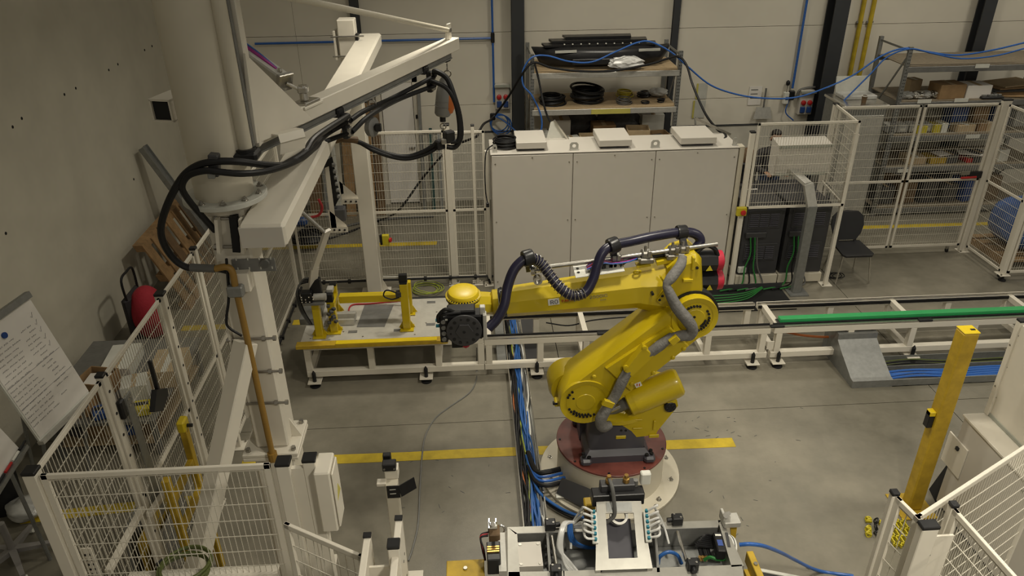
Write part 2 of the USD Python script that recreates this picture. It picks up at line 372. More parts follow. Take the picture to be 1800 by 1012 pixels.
# short front fence at the near left
FY = 3.27
fx1 = at(478, 817, z=2.2)[0]
panel((LX+.05, FY), (fx1-.02, FY), .1, 2.19, 'white mesh fence panel facing the camera at the near left corner', side=1)
# posts around the near left gate
post((at(490, 815, z=2.2)[0]+.02, FY+.0), 2.19, 'wide white post with black cap at the right end of the near left panel', w=.075, holes=None)
post((at(541, 815, z=2.2)[0], FY+.02), 2.19, 'white post with black cap carrying the junction box near the left gate', w=.07)
t = thing('cover_plate', 'flat white cover plate joining the two capped posts at the near left gate', 'plate', (-1.04, FY, 0))
MB().span((-1.115, FY-.01, .1), (-.97, FY+.02, 2.15)).build('plate', 'white_paint', t)
t = thing('junction_box', 'white junction box with a warning triangle on the capped post near the left gate', 'junction box', (-.88, 3.27, 1.7))
MB().span((-.93, 3.2, 1.72), (-.84, 3.38, 2.16), .008).build('body', 'white_paint', t)
MB().span((-.838, 3.215, 1.74), (-.826, 3.365, 2.14), .006).build('lid', 'white_paint', t)
MB().prism([(-.05, 0), (.05, 0), (0, .085)], (-.826, 3.29, 1.92), (0, 1, 0), (0, 0, 1), (.001, 0, 0)).build('warning_triangle', 'label_yellow', t)
# low gate panel and its posts
gx0, gy0 = at(500, 918, z=2.05)[:2]; gx1, gy1 = at(640, 978, z=2.05)[:2]
panel((gx0, gy0), (gx1, gy1), .15, 2.05, 'white mesh gate leaf slanting down at the bottom left of the photo', dx=.05, dz=.11)
for (tx, ty), (bx, by), lb, zt in (((646, 938), (665, 1010), 'white slim upright with black cap nearest the slanted gate leaf', 2.15), ((701, 908), (715, 1000), 'white slim upright with black cap in front of the sensor pillar', 2.15)):
    q = at(tx, ty, z=zt)
    tt = thing('gate_upright', lb, 'post', (q[0], q[1]-.2, 0))
    MB().span((q[0]-.017, q[1]-.42, .05), (q[0]+.017, q[1], zt), .003).build('tube', 'white_paint', tt)
    MB().span((q[0]-.02, q[1]-.03, zt), (q[0]+.02, q[1]+.003, zt+.012), .002).build('cap', 'black_plastic', tt)
    for k in range(7):
        for e in (0, .05): MB().cyl((q[0]+.015, q[1]-.06-.0*k-e, zt-.2-.16*k), (q[0]+.0185, q[1]-.06-e, zt-.2-.16*k), .008, n=8).build('hole', 'black_plastic', tt)
q = at(692, 958, z=2.2)
post((q[0], q[1]), 2.2, 'white square post with large black cap between the two slim uprights', w=.055, holes=None)
t = thing('cover_plate', 'white sheet plate between the slim uprights with a small black hook', 'plate', (q[0]-.1, q[1]-.03, 0))
MB().span((q[0]-.16, q[1]-.02, .3), (q[0]-.03, q[1]-.008, 2.08)).build('sheet', 'white_paint', t)
# sensor pillar
sx, sy = at(735, 1000, z=0)[:2]; tp = at(697, 845, x=sx-.13)
SX, SY = -.68, 4.30
t = thing('sensor_pillar', 'cream pillar carrying a black scanner and black angle plate above the near gate', 'pillar', (SX, SY, 0))
MB().span((SX-.045, SY-.045, .012), (SX+.045, SY+.045, 1.08), .004).build('tube', 'cream_paint', t)
MB().span((SX-.1, SY-.1, 0), (SX+.16, SY+.1, .012), .003).build('base_plate', 'white_paint', t)
MB().cyl((SX+.12, SY, .012), (SX+.12, SY, .03), .014, n=6).build('bolt', 'steel', t)
MB().span((SX-.05, SY+.02, 1.08), (SX+.05, SY+.10, 1.17), .004).build('top_bracket', 'white_paint', t)
MB().span((SX-.11, SY-.03, 1.055), (SX-.04, SY+.03, 1.085), .004).build('side_tab', 'white_paint', t)
t2 = thing('laser_scanner', 'small black scanner bolted on top of the cream sensor pillar', 'scanner', (SX, SY+.06, 1.17))
MB().span((SX-.06, SY+.0, 1.17), (SX+.04, SY+.07, 1.235), .006).build('body', 'black_plastic', t2)
MB().span((SX-.06, SY+.075, 1.18), (SX+.0, SY+.12, 1.26), .006).build('head', 'black_plastic', t2)
for e in (-.045, .028): MB().cyl((SX+e, SY-.004, 1.195), (SX+e, SY+.003, 1.195), .008, n=8).build('screw', 'steel', t2)
t2 = thing('angle_plate', 'bent black plate with white markings on the front of the sensor pillar', 'plate', (SX, SY-.05, .98))
MB().span((SX-.035, SY-.052, .96), (SX+.06, SY-.046, 1.075)).build('front_leaf', 'black_plastic', t2)
MB().bar((SX+.06, SY-.05, 1.02), (SX+.17, SY+.02, 1.035), .006, .115).build('side_leaf', 'black_plastic', t2)
for e in (1.0, 1.04): MB().span((SX-.015, SY-.054, e), (SX+.03, SY-.051, e+.006)).build('marking', 'label_white', t2)

# back fence
BY = 9.42
bx = [-2.38, -1.36, -.22, .0, .19]
post((-.30, BY), 2.28, 'white back fence post left of the narrow panel by the grey cabinet', w=.07)
post((.03, BY), 2.26, 'slim white post in the narrow panel beside the grey cabinet', w=.04)
post((.2, BY-.05), 1.95, 'white post against the left side of the grey cabinet', w=.05, cap=None)
panel((-2.40, BY), (-1.40, BY), .1, 2.22, 'white mesh panel of the back fence left of the portal post', mid=1.12)
panel((-1.38, BY), (-.335, BY), .1, 2.22, 'white mesh panel of the back fence in front of the white door', mid=1.12)
panel((-.265, BY), (.18, BY), .1, 2.2, 'narrow white mesh panel of the back fence next to the grey cabinet', mid=1.12, diag=True)
t = thing('conduit', 'black cable conduit clipped along the foot of the back fence', 'conduit', (-1.0, BY-.06, .12))
MB().tube([(-2.2, BY-.05, .13), (.1, BY-.05, .13), (.17, BY-.06, .12), (.2, BY-.08, .03)], .017, n=8, k=3).build('pipe', 'black_plastic', t)
for e in np.linspace(-2.1, .0, 7): MB().span((e-.02, BY-.075, .105), (e+.02, BY-.03, .155), .004).build('clip', 'black_plastic', t)
t = thing('conduit', 'black cable conduit clipped along the foot of the left fence', 'conduit', (LX+.05, 8, .12))
MB().tube([(LX+.05, 6.6, .1), (LX+.05, 9.3, .1)], .017, n=8).build('pipe', 'black_plastic', t)
for e in np.linspace(6.8, 9.2, 7): MB().span((LX+.03, e-.02, .075), (LX+.08, e+.02, .125), .004).build('clip', 'black_plastic', t)

# fence round the robot controllers and the double gate
CY = 9.0
post((3.52, CY), 2.2, 'white post between the grey cabinet and the controller fence', w=.06)
post((4.86, CY), 2.15, 'leaning white post at the front right corner of the controller fence', w=.05, cap=None)
panel((3.56, CY-.03), (4.86, CY-.03), 1.19, 2.33, 'white mesh panel above the two dark controllers', bottom=True)
panel((4.86, CY), (4.95, 9.85), 1.19, 2.3, 'white mesh side panel between the controllers and the double gate')
post((4.97, 9.9), 2.28, 'white hinge post at the left side of the double gate', w=.06)
panel((5.02, 9.88), (6.17, 9.88), .1, 2.25, 'left leaf of the white mesh double gate', mid=1.15)
panel((6.21, 9.88), (7.28, 9.88), .1, 2.25, 'right leaf of the white mesh double gate with the red latch', mid=1.15)
post((7.36, 9.88), 2.28, 'wide white post at the right side of the double gate', w=.13, d=.06)
panel((7.36, 9.8), (7.36, 9.0), .1, 2.25, 'white mesh panel turning toward the camera right of the double gate', mid=1.15)
post((7.36, 8.95), 2.25, 'white post with black levelling foot near the right edge of the photo', w=.06, z0=.08)
panel((7.42, 8.95), (8.7, 8.95), .1, 2.25, 'white mesh panel running out of the photo at right', mid=1.15)
t = thing('levelling_foot', 'black levelling foot under the white post near the right edge', 'foot', (7.36, 8.92, 0))
MB().lathe((7.36, 8.92, 0), (0, 0, 1), [(0, 0), (.05, 0), (.05, .012), (.018, .03), (.014, .08), (0, .08)], 14).build('pad', 'black_rubber', t)
MB().span((7.28, 8.9, .06), (7.36, 8.94, .09)).build('arm', 'black_rubber', t)
for i, x in enumerate((5.5, 7.1)):
    t = thing('caster', ['small black caster under the left gate leaf', 'small black caster under the right gate leaf'][i], 'caster', (x, 9.86, 0))
    MB().lathe((x-.012, 9.86, .035), (1, 0, 0), [(0, 0), (.033, .002), (.035, .012), (.033, .022), (0, .024)], 14).build('wheel', 'black_rubber', t)
    MB().span((x-.02, 9.84, .05), (x+.02, 9.88, .1), .003).build('fork', 'steel', t)
t = thing('gate_latch', 'black latch with a red lever on the double gate', 'latch', (7.2, 9.84, 1.2))
MB().span((7.1, 9.82, 1.18), (7.28, 9.86, 1.28), .006).build('body', 'black_plastic', t)
MB().bar((6.98, 9.83, 1.19), (7.2, 9.82, 1.205), .03, .03, ch=.006).build('lever', 'red_button', t)
MB().span((6.97, 9.83, 1.23), (7.1, 9.85, 1.29), .004).build('strike', 'steel', t)

# near right fence cluster
def rail(px, py, z=2.2): return at(px, py, z=z)
c = rail(1632, 925); 
post((c[0], c[1]), 2.2, 'wide white post with a large black cap in the near right fence corner', w=.085, d=.05)
a = rail(1612, 908); b = rail(1800, 785); b = a+(b-a)*1.5
panel(a, b, .1, 2.2, 'white mesh panel slanting up to the right edge of the photo', fw=.035, dx=.032, dz=.12, mid=None)
a = rail(1577, 872); e = rail(1618, 912)
panel(a, e, .1, 2.2, 'narrow white mesh panel at the left of the near right corner', dx=.045, dz=.12)
a = rail(1678, 893); b = rail(1785, 1012); b = a+(b-a)*1.3
panel(a, b, .1, 2.2, 'white mesh panel slanting out of the bottom right of the photo', dx=.035, dz=.12)
for (px, py), lb in (((1572, 868), 'small black capped stile at the far left of the near right fence'), ((1676, 889), 'small black capped stile right of the wide post in the near right fence')):
    q = rail(px, py, 2.2); post(q, 2.2, 'white '+lb, w=.035)
q = rail(1650, 932, 2.12); t = thing('cover_plate', 'white sheet plate on the wide post of the near right fence', 'plate', (q[0], q[1], 0))
MB().span((q[0]-.06, q[1]-.02, .1), (q[0]+.075, q[1]-.008, 2.1)).build('sheet', 'white_paint', t)
MB().cyl((q[0]-.03, q[1]-.03, 1.98), (q[0]-.03, q[1]-.02, 1.98), .008, n=8).build('screw', 'black_plastic', t)

# tall white screen and white cabinet at right
t = thing('machine_screen', 'tall flat white screen panel at the right edge with a black capped post', 'screen', (4.1, 4.5, 0))
K0 = at(1693, 728, z=1.0); K1 = at(1728, 726, z=1.0); ZS = at(1790, 562, y=K1[1])[2]
MB().span((K1[0]+.0, K1[1]-.05, 1.012), (K1[0]+.05, K1[1], ZS), .004).build('post', 'white_paint', t)
MB().span((K1[0]-.003, K1[1]-.053, ZS), (K1[0]+.053, K1[1]+.003, ZS+.02), .004).build('cap', 'black_plastic', t)
MB().span((K1[0]+.02, K1[1]-1.9, 1.012), (K1[0]+.035, K1[1]-.05, ZS-.02)).build('sheet', 'white_paint', t, smooth=False)
MB().span((K1[0]+.01, K1[1]-1.9, 1.012), (K1[0]+.02, K1[1]-.05, 1.04)).build('edge_strip', 'pale_flashing', t, smooth=False)
for k in range(3): MB().cyl((K1[0]+.025, K1[1]-.055, 1.2+.3*k), (K1[0]+.025, K1[1]-.049, 1.2+.3*k), .008, n=8).build('screw', 'steel', t)
for k in range(2): MB().cyl((K1[0]-.004, K1[1]-.025, 1.3+.4*k), (K1[0]+.002, K1[1]-.025, 1.3+.4*k), .008, n=8).build('screw', 'steel', t)
t = thing('electrical_cabinet', 'low white cabinet with a small square hatch behind the yellow post', 'cabinet', (K0[0]+.25, K0[1]-.8, 0))
MB().span((K0[0]+.01, K0[1]-1.9, .04), (K0[0]+.5, K0[1]-.01, .98), .006).build('body', 'light_grey_paint', t)
MB().span((K0[0]+.03, K0[1]-1.85, 0), (K0[0]+.48, K0[1]-.05, .04)).build('plinth', 'charcoal_paint', t, smooth=False)
MB().span((K0[0]-.005, K0[1]-1.92, .982), (K0[0]+.52, K0[1], 1.01), .006).build('roof', 'white_paint', t)
h0, h1 = at(1675, 800, x=K0[0]), at(1700, 790, x=K0[0])
MB().span((K0[0]-.004, h0[1]-.14, h0[2]-.14), (K0[0]+.01, h0[1]+.12, h0[2]+.17), .003).build('hatch', 'white_paint', t)
MB().span((K0[0]-.02, h0[1]-.05, h0[2]+.09), (K0[0]-.004, h0[1]-.02, h0[2]+.12)).build('lock', 'black_plastic', t)
for k in range(3): MB().cyl((K0[0]+.002, K0[1]-.5-.3*k, .9), (K0[0]+.012, K0[1]-.5-.3*k, .9), .01, n=8).build('screw', 'steel', t)

# yellow square post
t = thing('light_curtain_post', 'tall yellow square post with a small black and yellow sensor on its side', 'post', (3.84, 4.82, 0))
MB().span((3.775, 4.76, .012), (3.905, 4.88, 1.86), .012).build('tube', 'dirty_yellow', t)
MB().span((3.775, 4.76, 1.86), (3.905, 4.88, 1.872), .004).build('cap', 'bright_yellow_paint', t)
MB().span((3.85, 4.80, 1.872), (3.885, 4.82, 1.876)).build('slot', 'black_plastic', t)
MB().span((3.68, 4.66, 0), (4.0, 4.98, .012), .003).build('base_plate', 'dirty_yellow', t)
t = thing('sensor_box', 'small black and yellow box on the side of the tall yellow post', 'sensor', (3.74, 4.82, .95))
MB().span((3.725, 4.79, .92), (3.775, 4.85, 1.08), .005).build('body', 'black_plastic', t)
MB().span((3.725, 4.788, 1.04), (3.776, 4.852, 1.085), .005).build('top', 'bright_yellow_paint', t)
# ---------------------------------------------------------------- robot on its pedestal
PC = V(1.21, 5.48, 0)
t = thing('robot_pedestal', 'white round pedestal with a bolted floor flange and red top plate under the yellow robot', 'pedestal', PC)
MB().lathe(PC, (0, 0, 1), [(0, 0), (.655, 0), (.66, .005), (.66, .026), (.65, .03), (.5, .03), (.50, .035), (.495, .355), (.505, .36), (.505, .372), (0, .372)], 64).build('drum', 'cream_paint', t)
MB().lathe(PC+V(0, 0, .372), (0, 0, 1), [(0, 0), (.505, 0), (.51, .003), (.51, .018), (.506, .022), (0, .022)], 64).build('top_plate', 'red_primer', t, label='dark red primed top plate')
for k in range(12):
    a = k*math.pi/6+.18; c = PC+V(.585*math.cos(a), .585*math.sin(a), .03)
    MB().lathe(c, (0, 0, 1), [(0, 0), (.026, 0), (.026, .004), (.016, .005), (.016, .018), (.008, .02), (.008, .035), (0, .036)], 6).build('anchor_bolt', 'steel', t)
for k in range(9):
    a = k*.7+.3; c = PC+V(.48*math.cos(a), .48*math.sin(a), .394); MB().cyl(c, c+V(0, 0, .006), .011, n=8).build('plug', 'black_plastic', t)

rb = thing('industrial_robot', 'yellow six axis robot arm with a dark grey foot standing on the round pedestal', 'robot', (1.21, 5.48, .394))
YF = 5.20
def q(px, py, y=YF): return at(px, py, y=y)
Z0 = .394
# foot
foot = MB()
foot.hull([V(1.21+sx*.29, 5.44+sy*.29, Z0+z) for sx in (-1, 1) for sy in (-1, 1) for z in (0, .07)]+[V(1.21+sx*.25, 5.44+sy*.25, Z0+.12) for sx in (-1, 1) for sy in (-1, 1)])
foot.hull([V(1.21+sx*.25, 5.44+sy*.25, Z0+.08) for sx in (-1, 1) for sy in (-1, 1)]+[V(1.21+.25*math.cos(a), 5.45+.25*math.sin(a), Z0+z) for a in np.linspace(0, 6.28, 24) for z in (.26, .42)])
for sx in (-1, 1):
    for sy in (-1, 1): foot.box((1.21+sx*.285, 5.44+sy*.285, Z0+.035), (.1, .1, .07), .02)
foot.hull([V(1.03+x, 5.6+y, Z0+z) for x in (-.12, .1) for y in (-.12, .2) for z in (0, .3)])
foot.build('foot', 'dark_grey_machine', rb, label='dark grey cast foot')
for sx in (-1, 1):
    for dx, dy in ((-.015, -.30), (.03, -.285), (.03, -.245)):
        c = V(1.21+sx*(.275+dx*1.0), 5.44+dy, Z0+.07); MB().cyl(c, c+V(0, 0, .018), .017, n=8).build('foot_bolt', 'black_satin', rb)
# turntable
tt = MB(); tt.lathe((1.21, 5.45, .79), (0, 0, 1), [(0, 0), (.27, 0), (.30, .02), (.30, .06), (.27, .075), (0, .075)], 36)
br = [q(1066, 768), q(1068, 745), q(1100, 734), (q(1166, 697)), q(1190, 703), q(1192, 713), q(1156, 757), q(1153, 764), q(1085, 772)]
tt.xz([(p[0], p[2]) for p in br], 5.20, 5.30)
tt.xz([(p[0], p[2]) for p in br], 5.52, 5.60)
tt.span((1.0, 5.25, .80), (1.62, 5.58, .88), .02)
tt.build('turntable', 'yellow_paint', rb)
for a, b, w, h in ((1112, 735, 17, 3), (1112, 750, 17, 3), (1147, 738, 6, 16), (1082, 764, 18, 6), (1140, 762, 18, 6)):
    p0, p1 = q(a, b+h), q(a+w, b); MB().span((p0[0], 5.185, p0[2]), (p1[0], 5.2, p1[2]), .003).build('mounting_pad', 'yellow_paint', rb)
for px, py in ((1092, 756), (1100, 756), (1008, 700)): c = q(px, py); MB().cyl(c, c-V(0, .006, 0), .011, n=8).build('plug', 'black_plastic', rb)
# counterbalance
A, B = q(1104, 707, 5.24), q(1196, 669, 5.24); d = unit(B-A); L = np.linalg.norm(B-A)
MB().lathe(A, d, [(0, 0), (.115, 0), (.125, .01), (.125, .06), (.13, .07), (.13, L-.06), (.122, L-.02), (.10, L), (0, L+.005)], 32).build('counterbalance', 'yellow_paint', rb)
pl = q(1122, 676, 5.115); MB().box(pl+V(0, .0, 0), (.055, .004, .045), R=np.column_stack([d, V(0, 1, 0), np.cross(d, V(0, 1, 0))])).build('warning_label', 'label_white', rb)
for e in (-.011, .009): MB().box(pl+V(e, -.003, 0), (.008, .002, .024)).build('warning_figure', 'red_print', rb)
MB().cyl(q(1072, 720, 5.24), A, .03, n=14).build('counterbalance_rod', 'bright_steel', rb)
MB().cyl(q(1072, 720, 5.29), A+d*.01, .055, n=14).build('rod_boot', 'dull_steel', rb)
kb = q(1177, 712, 5.2); MB().lathe(kb, (0, -1, 0), [(0, 0), (.052, 0), (.052, .03), (.044, .036), (0, .036)], 24).build('pivot_knob', 'black_plastic', rb)
for k in range(6): c = kb+V(.03*math.cos(k*1.047), -.036, .03*math.sin(k*1.047)); MB().cyl(c, c-V(0, .005, 0), .006, n=6).build('screw', 'charcoal_paint', rb)
kt = q(1178, 698, 5.22); MB().cyl(kt, kt-V(0, .05, 0), .04, n=20).build('pivot_boss', 'yellow_paint', rb)
# upper arm
J2, J3 = q(1029, 706), q(1221, 559)
u = unit(J3-J2)[[0, 2]]; w = V(-u[1], u[0])
def armpt(s_, t_, y=YF):  # along and across the arm
    p = (J2+(J3-J2)*s_); return V(p[0]+w[0]*t_, y, p[2]+w[1]*t_)
def circ(c, r, a0, a1, n, y): return [V(c[0]+r*math.cos(a), y, c[2]+r*math.sin(a)) for a in np.linspace(a0, a1, n)]
th = math.atan2(u[1], u[0])
R2, R3 = .225, .196
ua = MB(); pts = []
for y, k in ((YF, .02), (YF+.025, 0), (YF+.26, 0), (YF+.29, .03)):
    pts += circ(J2, R2-k, 0, 2*math.pi, 33, y)+circ(J3, R3-.0-k, 0, 2*math.pi, 33, y)
pts += [armpt(.06, .25, YF+.1), armpt(.06, .25, YF+.3), armpt(.74, .205, YF+.1), armpt(.74, .205, YF+.33), armpt(.0, -.15, YF+.3), armpt(.8, -.13, YF+.33)]
ua.hull(pts); ua.build('upper_arm', 'yellow_paint', rb)
MB().lathe(J3+V(0, .06, 0), (0, 1, 0), [(0, 0), (R3+.022, 0), (R3+.022, .10), (0, .10)], 40).build('elbow_seal', 'dark_void', rb)  # black disc stands in for the shade in the gap above the elbow
# raised front cheek, side flanges and joint rings
ck = [armpt(.30, .16), armpt(.30, -.17), armpt(.84, -.165), armpt(.84, .10), armpt(.55, .12)]
MB().xz([(p[0], p[2]) for p in ck], YF-.035, YF+.01, .012).build('arm_cover', 'yellow_paint', rb)
for J, r, nm in ((J2, R2, 'shoulder'), (J3, R3, 'elbow')):
    MB().lathe(J+V(0, .02, 0), (0, -1, 0), [(r-.045, 0), (r-.045, .025), (r-.004, .032), (r, .02), (r, 0)], 48).build(nm+'_ring', 'yellow_paint', rb)
    MB().lathe(J+V(0, .02, 0), (0, -1, 0), [(0, 0), (r-.055, 0), (r-.06, .024), (.085, .026), (.08, .03), (0, .03)], 40).build(nm+'_hub', 'yellow_paint', rb)
def bolts(J, r, degs, y=YF-.006):
    for a in degs:
        c = V(J[0]+r*math.cos(math.radians(a)), y, J[2]+r*math.sin(math.radians(a))); MB().cyl(c, c-V(0, .012, 0), .011, n=6).build('joint_bolt', 'black_satin', rb)
bolts(J2, .152, [205, 217, 229, 241, 253, 265, 277, 289, 301]); bolts(J2, .13, [223, 235, 247, 259, 271, 283]); bolts(J2, .165, [135, 148, 158])
bolts(J3, .118, [-70, -58, -46, -34, -22, -10, 2, 20, 35]); bolts(J3, .092, [-50, -38, -26, -14]); bolts(J3, .118, [75, 87, 99, 111, 122, 133]); bolts(J3, .02, [110])
for s_, t_ in ((.42, -.02), (.60, .05), (.35, -.115), (.69, .06), (.80, -.15), (.70, -.155), (.2, .17), (.52, -.16)):
    c = armpt(s_, t_, YF-.034); MB().lathe(c, (0, -1, 0), [(0, 0), (.02, 0), (.02, .006), (.014, .014), (0, .016)], 12).build('boss', 'yellow_paint', rb)
c = armpt(.30, -.06, YF-.036); MB().cyl(c, c-V(0, .004, 0), .034, n=20).build('access_hole', 'dark_void', rb)
g = q(977, 706, 5.3); MB().box(g+V(.03, 0, 0), (.09, .08, .06), .01).build('end_stop', 'yellow_paint', rb); MB().box(g+V(-.01, -.03, .01), (.04, .03, .02)).build('stop_buffer', 'black_rubber', rb)
# motors
c = q(1010, 642, 5.62); MB().lathe(c+V(0, .0, -.03), (0, .3, 1), [(0, -.1), (.085, -.1), (.085, .03), (.07, .05), (0, .05)], 20).build('shoulder_motor', 'black_plastic', rb)
MB().lathe(c+V(0, .01, .02), (0, .3, 1), [(0, 0), (.078, 0), (.074, .012), (0, .016)], 20).build('motor_cap', 'motor_red', rb)
c = q(1000, 672, 5.5); MB().lathe(c, (0, 1, 0), [(0, -.1), (.17, -.1), (.19, -.04), (.19, .12), (0, .12)], 30).build('shoulder_housing', 'yellow_paint', rb)
# elbow housing and forearm
EH = [q(1163, 548, 5.34), q(1172, 470, 5.34), q(1192, 452, 5.34), q(1222, 443, 5.34), q(1232, 452, 5.34), q(1234, 510, 5.34), q(1236, 545, 5.34), q(1200, 570, 5.34)]
MB().xz([(p[0], p[2]) for p in EH], 5.27, 5.66, .05).build('elbow_housing', 'yellow_paint', rb)
FYc = 5.44
fl_, fr_ = q(889, 530, FYc), q(1135, 503, FYc); ax = unit(fr_-fl_); sd = V(0, 1, 0); uv = np.cross(ax, sd); uv = uv if uv[2] > 0 else -uv
def sect(c, hw, hh, cx=.45, drop=0):
    o = [(-1, -cx), (-1, cx), (-cx, 1), (cx, 1), (1, cx), (1, -cx), (cx, -1), (-cx, -1)]
    return [c+sd*a*hw+uv*(b*hh-drop) for a, b in o]
MB().hull(sect(fl_, .115, .115)+sect(fl_+ax*.55, .125, .135)+sect(fr_, .14, .165)).build('forearm', 'yellow_paint', rb)
MB().hull(sect(fr_-ax*.1, .135, .16)+sect(q(1180, 500, FYc), .16, .235, drop=.03)).build('forearm_knee', 'yellow_paint', rb)
MB().lathe(fl_-ax*.055, ax, [(0, 0), (.118, 0), (.122, .01), (.122, .05), (.118, .058), (0, .058)], 32).build('wrist_ring', 'black_satin', rb)
for k in range(14):
    a = k*math.pi/7; c = fl_-ax*.03+(sd*math.cos(a)+uv*math.sin(a))*.122; MB().cyl(c, c+(sd*math.cos(a)+uv*math.sin(a))*.006, .007, n=6).build('ring_screw', 'charcoal_paint', rb)
MB().lathe(fl_-ax*.115, ax, [(0, 0), (.10, 0), (.118, .012), (.118, .055), (0, .055)], 8).build('wrist_flange', 'yellow_paint', rb)
wc = q(815, 534, 5.38)
MB().hull(sect(fl_-ax*.115, .085, .085)+sect(wc+ax*.09, .10, .085)).build('wrist_neck', 'yellow_paint', rb)
MB().box(fl_-ax*.19+V(0, -.088, -.01), (.045, .012, .05), .004).build('wrist_window', 'dark_void', rb)
wr = MB(); wr.lathe(wc-V(0, 0, .11), (0, -.08, 1), [(0, 0), (.10, 0), (.125, .03), (.125, .15), (0, .15)], 32); wr.box(wc+V(0, -.08, -.05), (.23, .16, .13), .03)
wr.build('wrist_body', 'yellow_paint', rb)
cc = wc+V(0, .01, .065)
MB().lathe(cc, (0, -.08, 1), [(0, 0), (.140, 0), (.146, .006), (.146, .018), (.136, .022), (0, .022)], 36).build('cap_rim', 'yellow_paint', rb)
MB().lathe(cc+V(0, 0, .022), (0, -.08, 1), [(0, 0), (.130, 0), (.129, .014), (.12, .030), (.10, .040), (.05, .045), (0, .045)], 36).build('wrist_cap', 'bright_yellow_paint', rb)
for k in range(20):
    a = math.pi+k*math.pi/19; c = cc+V(.137*math.cos(a), .137*math.sin(a), .0); MB().box(c, (.012, .012, .03), rz=a).build('rim_fin', 'black_plastic', rb)
for e in (-.045, .005, .055):
    MB().tube([cc+V(e-.02, -.13, -.035), cc+V(e-.02, -.2, -.05), cc+V(e-.02, -.24, -.10)], .016).build('cable_gland', 'black_rubber', rb)
# tool changer on the wrist
hc = q(815, 576, 5.02)
tc = MB(); tc.box(hc+V(0, .06, .0), (.30, .13, .22), .012); tc.box(hc+V(-.015, .07, .12), (.22, .12, .05), .01); tc.box(hc+V(-.155, .05, -.01), (.06, .12, .23), .008)
tc.build('tool_changer', 'black_satin', rb)
fd = q(816, 582, 4.95)
MB().lathe(fd+V(0, .02, 0), (0, -1, 0), [(0, 0), (.135, 0), (.137, .006), (.137, .016), (.13, .02), (.075, .02), (0, .02)], 44).build('tool_flange', 'charcoal_paint', rb, label='round dark grey tool flange with a hexagonal hub')
MB().lathe(fd, (0, -1, 0), [(0, 0), (.07, 0), (.066, .012), (0, .012)], 6).build('hexagon_hub', 'charcoal_paint', rb)
MB().cyl(fd-V(0, .012, 0), fd-V(0, .015, 0), .012, n=12).build('centre_hole', 'dark_void', rb)
for k in range(12):
    a = k*math.pi/6+.2; c = fd+V(.105*math.cos(a), .0, .105*math.sin(a)); MB().cyl(c, c-V(0, .004, 0), .013 if k % 3 else .008, n=12).build('flange_bolt', 'black_plastic', rb)
for k in range(4):
    c = hc+V(-.155, -.012, .07-.052*k); MB().cyl(c, c-V(0, .012, 0), .018, n=14).build('air_port', 'dull_steel', rb)
for k in (0, 1): c = hc+V(-.185, .03, .06-.05*k); MB().cyl(c, c-V(.03, 0, 0), .014, n=10).build('air_plug', 'teal', rb)
MB().box(hc+V(.165, .01, .01), (.03, .07, .22), .004).build('side_bar', 'galvanised_pale', rb)
MB().box(hc+V(.15, .03, .14), (.045, .05, .07), .006).build('side_block', 'galvanised_pale', rb)
MB().hull([hc+V(-.10+x, .03+y, -.17+z) for x in (0, .11) for y in (0, .12) for z in (-.03, .06)]).build('lower_motor', 'black_plastic', rb)
MB().lathe(hc+V(.0, .06, -.16), (1, 0, -.5), [(0, 0), (.05, 0), (.05, .03), (.035, .045), (0, .045)], 16).build('lower_cap', 'motor_red', rb)
MB().box(hc+V(-.13, -.01, .085), (.02, .004, .014)).build('sticker', 'label_white', rb)
for i, e in enumerate((0, .04)):
    MB().tube([hc+V(-.06+e, .0, .14), hc+V(-.13, -.03, .19-e), hc+V(-.19+e*.6, -.01, .12), hc+V(-.19+e*.8, .0, .06)], .014).build('wrist_cable', 'black_rubber', rb)
# rear motors
for px, py, z in ((1246, 458, 0), (1246, 492, 0)):
    c = q(1232, py, 5.44)
    MB().lathe(c, (1, 0, 0), [(0, -.06), (.09, -.06), (.09, .12), (0, .12)], 8).build('rear_motor', 'black_plastic', rb)
    MB().lathe(c+V(.12, 0, 0), (1, 0, 0), [(0, 0), (.086, 0), (.082, .05), (.05, .065), (0, .065)], 20).build('motor_cap', 'motor_red', rb)
    MB().prism([(-.028, 0), (.028, 0), (0, .05)], c+V(.05, -.088, -.05), (1, 0, 0), (0, 0, 1), (0, -.003, 0)).build('warning_triangle', 'yellow_plastic', rb)
MB().tube([q(1222, 445, 5.4), q(1240, 432, 5.4), q(1256, 437, 5.4), q(1262, 450, 5.4)], .018).build('motor_cable', 'black_rubber', rb)
# bits on the elbow
for (a, b, w_, h_) in ((1199, 488, 18, 6), (1214, 450, 7, 22)):
    p0, p1 = q(a, b+h_, 5.27), q(a+w_, b, 5.27); MB().span((p0[0], 5.24, p0[2]), (p1[0], 5.29, p1[2]), .004).build('mounting_pad', 'yellow_paint', rb)
for px, py in ((1225, 470), (1164, 519), (1159, 526), (1147, 516)): c = q(px, py, 5.27); MB().cyl(c+V(0, .03, 0), c-V(0, .012, 0), .012, n=8).build('plug', 'black_plastic', rb)
p = [q(1153, 524, 5.3), q(1166, 505, 5.3), q(1172, 512, 5.3), q(1172, 522, 5.3), q(1160, 530, 5.3)]
MB().xz([(a[0], a[2]) for a in p], 5.26, 5.32).build('cable_bracket', 'yellow_paint', rb)
MB().bar(q(1160, 485, 5.25), q(1172, 503, 5.25), .03, .012).build('cable_bracket', 'yellow_paint', rb); MB().box(q(1175, 503, 5.22), (.05, .05, .035), .004).build('sleeve_clip', 'bright_yellow_paint', rb)
for a, b in ((1035, 500), (1120, 478)): MB().ring(q(a, b, 5.36), (0, .6, .5), .028, .008, 14, 6).build('lifting_eye', 'yellow_paint', rb)
